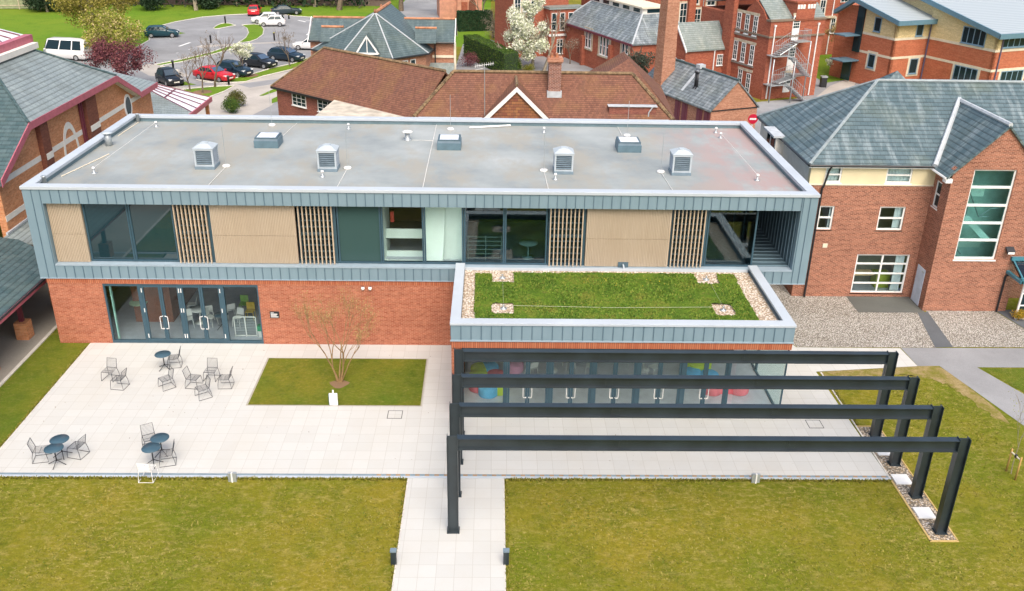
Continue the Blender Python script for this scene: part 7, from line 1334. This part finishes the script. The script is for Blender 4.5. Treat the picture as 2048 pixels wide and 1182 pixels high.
for px, py, h, r, l in ((95, 24, 12, .2, 'thin leaning pale tree trunk at the far left edge of the field'), (392, 21, 14, .34, 'pale tree trunk at the far edge above the dark teal car'), (678, 20, 14, .5, 'thick dark tree trunk at the far edge behind the octagonal hall'), (802, 22, 13, .45, 'dark tree trunk beside the far drive'), (558, 8, 12, .22, 'slim tree trunk at the far edge above the red car'), (474, 12, 12, .16, 'thin dark trunk at the far edge, left of the red car'), (590, 4, 12, .2, 'slim trunk at the far edge above the dark saloon'), (640, 6, 12, .2, 'slim trunk at the far edge left of the thick dark trunk')):
    tree('woodland_tree', l, at(px, py), h, 3.5, l_dark, 1500, .2, crown_h=.5, r=r, lvl=2, bark=m_bark if px > 500 else m_barkpale, nclump=14, group='trees along the far edge of the field')
mb = MB()
for _ in range(30000):
    x = rnd.uniform(-110, 12); y = 112.6 + rnd.random() ** 1.5 * 26 + (9 if x > -20 else 0) + .06 * (x + 45); z = rnd.random() ** .8 * (7 + 3 * mn.noise((x * .1, y * .1, 0)))
    if -16 < x < -7 and y < 150: continue
    leafquad(mb, Vector((x, y, z)), rnd.uniform(.25, .5))
tag(mb.build('woodland', leafmat('woodland_leaf', (.012, .035, .022), (.035, .065, .03), (.12, .125, .06))), 'dark woodland beyond the playing field', 'woodland', kind='stuff')
struct('woodland_floor', MB().sheet([(-140, 109), (-17, 117), (-17, 165), (-140, 165)], .02), plain('leaf_litter', (.13, .09, .06), .9, var=.4))
mb = MB()
for k in range(70):
    x = rnd.uniform(-100, -18); y = 112.6 + rnd.random() * 12 + .06 * (x + 45); r = rnd.uniform(.08, .22); mb.tube([(x, y, 0), (x + rnd.gauss(0, .3), y, 5), (x + rnd.gauss(0, .6), y, 11)], [r, r * .8, r * .5], 6)
tag(mb.build('woodland_trunks', m_barkpale), 'far tangle of slim trunks inside the dark woodland', 'woodland', kind='stuff')
# road sign behind the right corner of the roof, litter bin by the old block
p = onplane(1506, 238, (0, 17, 0), (0, 1, 0)); t = thing('road_sign', 'round red no-entry sign with white bar behind the right roof corner', 'sign', (p.x, p.y, 0))
q = MB(); q.tube([(p.x, p.y + .05, 0), (p.x, p.y + .05, p.z + .2)], .03, 8); q.build('pole', m_galv, t)
def disc(r, y0, y1): return [(p.x + r * math.cos(k * math.pi / 14), y0, p.z + r * math.sin(k * math.pi / 14)) for k in range(28)]
q = MB(); q.prism(disc(.30, p.y, 0), (0, .02, 0)); d = q.build('disc', plain('sign_red', (.55, .015, .05), .4), t); q = MB(); q.box(p.x - .2, p.y - .01, p.z - .055, p.x + .2, p.y - .001, p.z + .055); q.build('white_bar', m_white, d)
p = at(1645, 174); t = thing('litter_bin', 'dark litter bin on the path beside the old brick block', 'bin', p); q = MB(); q.box(p.x - .3, p.y - .3, 0, p.x + .3, p.y + .3, 1.0); q.build('bin_body', m_black, t, bevel=.03); q = MB(); q.box(p.x - .32, p.y - .32, 1.04, p.x + .32, p.y + .32, 1.15); q.box(p.x - .2, p.y - .2, 1.0, p.x + .2, p.y + .2, 1.04); q.build('bin_lid', m_galv, t)

# short tufts over the near lawns, thicker along the paving edges
def on_lawn(x, y):
    if y > -10.3 and x < 15.3: return False
    if -2.6 < x < 1.2: return False
    if 15.1 < x < 16.3 and y > -13.8: return False
    if y > -2.6 or (x > 15.3 and y > -8 and x > 20.5 - (y + 2) * .1): return False
    return True
mb = MB(); k = 0
while len(mb.f) < 24000 and k < 400000:
    k += 1; x = rnd.uniform(-20, 22.5); y = rnd.uniform(-20.5, -3)
    if not on_lawn(x, y): continue
    f = mn.noise((x * .45, y * .45, 2)) + .6 * mn.noise((x * 1.6, y * 1.6, 4)) + rnd.uniform(-.45, .45)
    if f < .0: continue
    a = rnd.uniform(0, 6.28); d = Vector((math.cos(a), math.sin(a), 0)); n = Vector((-d.y, d.x, 0)); h = rnd.uniform(.015, .045); w_ = rnd.uniform(.010, .028); p = Vector((x, y, .002)); u = d * rnd.uniform(.02, .07) + Vector((0, 0, h))
    mb.face([p - n * w_, p + n * w_, p + u + n * w_ * .5, p + u - n * w_ * .5])
for _ in range(9000):
    e = rnd.random(); g_ = abs(rnd.gauss(0, .05))
    if e < .35: x, y = rnd.uniform(-20, -2.5), -10.27 - g_
    elif e < .65: x, y = rnd.uniform(1.1, 15.2), -10.27 - g_
    elif e < .8: x, y = rnd.choice((-2.48 - g_, 1.07 + g_)), rnd.uniform(-20, -10.3)
    elif e < .9: x, y = -17.94 - g_, rnd.uniform(-10, -.2)
    else: x, y = 15.28 + g_, rnd.uniform(-6.6, -2.8)
    a = rnd.uniform(0, 6.28); d = Vector((math.cos(a), math.sin(a), 0)); n = Vector((-d.y, d.x, 0)); p = Vector((x, y, .002)); u = d * rnd.uniform(.02, .08) + Vector((0, 0, rnd.uniform(.03, .08))); w_ = rnd.uniform(.01, .025)
    mb.face([p - n * w_, p + n * w_, p + u + n * w_ * .4, p + u - n * w_ * .4])
tag(mb.build('grass', leafmat('grass_blade', (.10, .13, .012), (.18, .16, .02), (.27, .235, .06))), 'short patchy grass tufts with straw-coloured blades on the near lawn', 'grass', kind='stuff')

mb = MB()
for _ in range(420):
    x = rnd.uniform(-17.5, 15); y = rnd.uniform(-9.8, -.3)
    if -9.6 < x < -2.2 and -5.5 < y < -1.2: continue
    if x > -1.2 and y > -5.9: continue
    if rnd.random() > .35 + .6 * (mn.noise((x * .3, y * .3, 8)) > .05): continue
    leafquad(mb, Vector((x, y, .032)), rnd.uniform(.012, .026), 4)
tag(mb.build('leaf_litter', leafmat('dry_leaf', (.10, .07, .035), (.22, .15, .07))), 'scattered dry leaf scraps on the pale paving', 'leaf litter', kind='stuff')
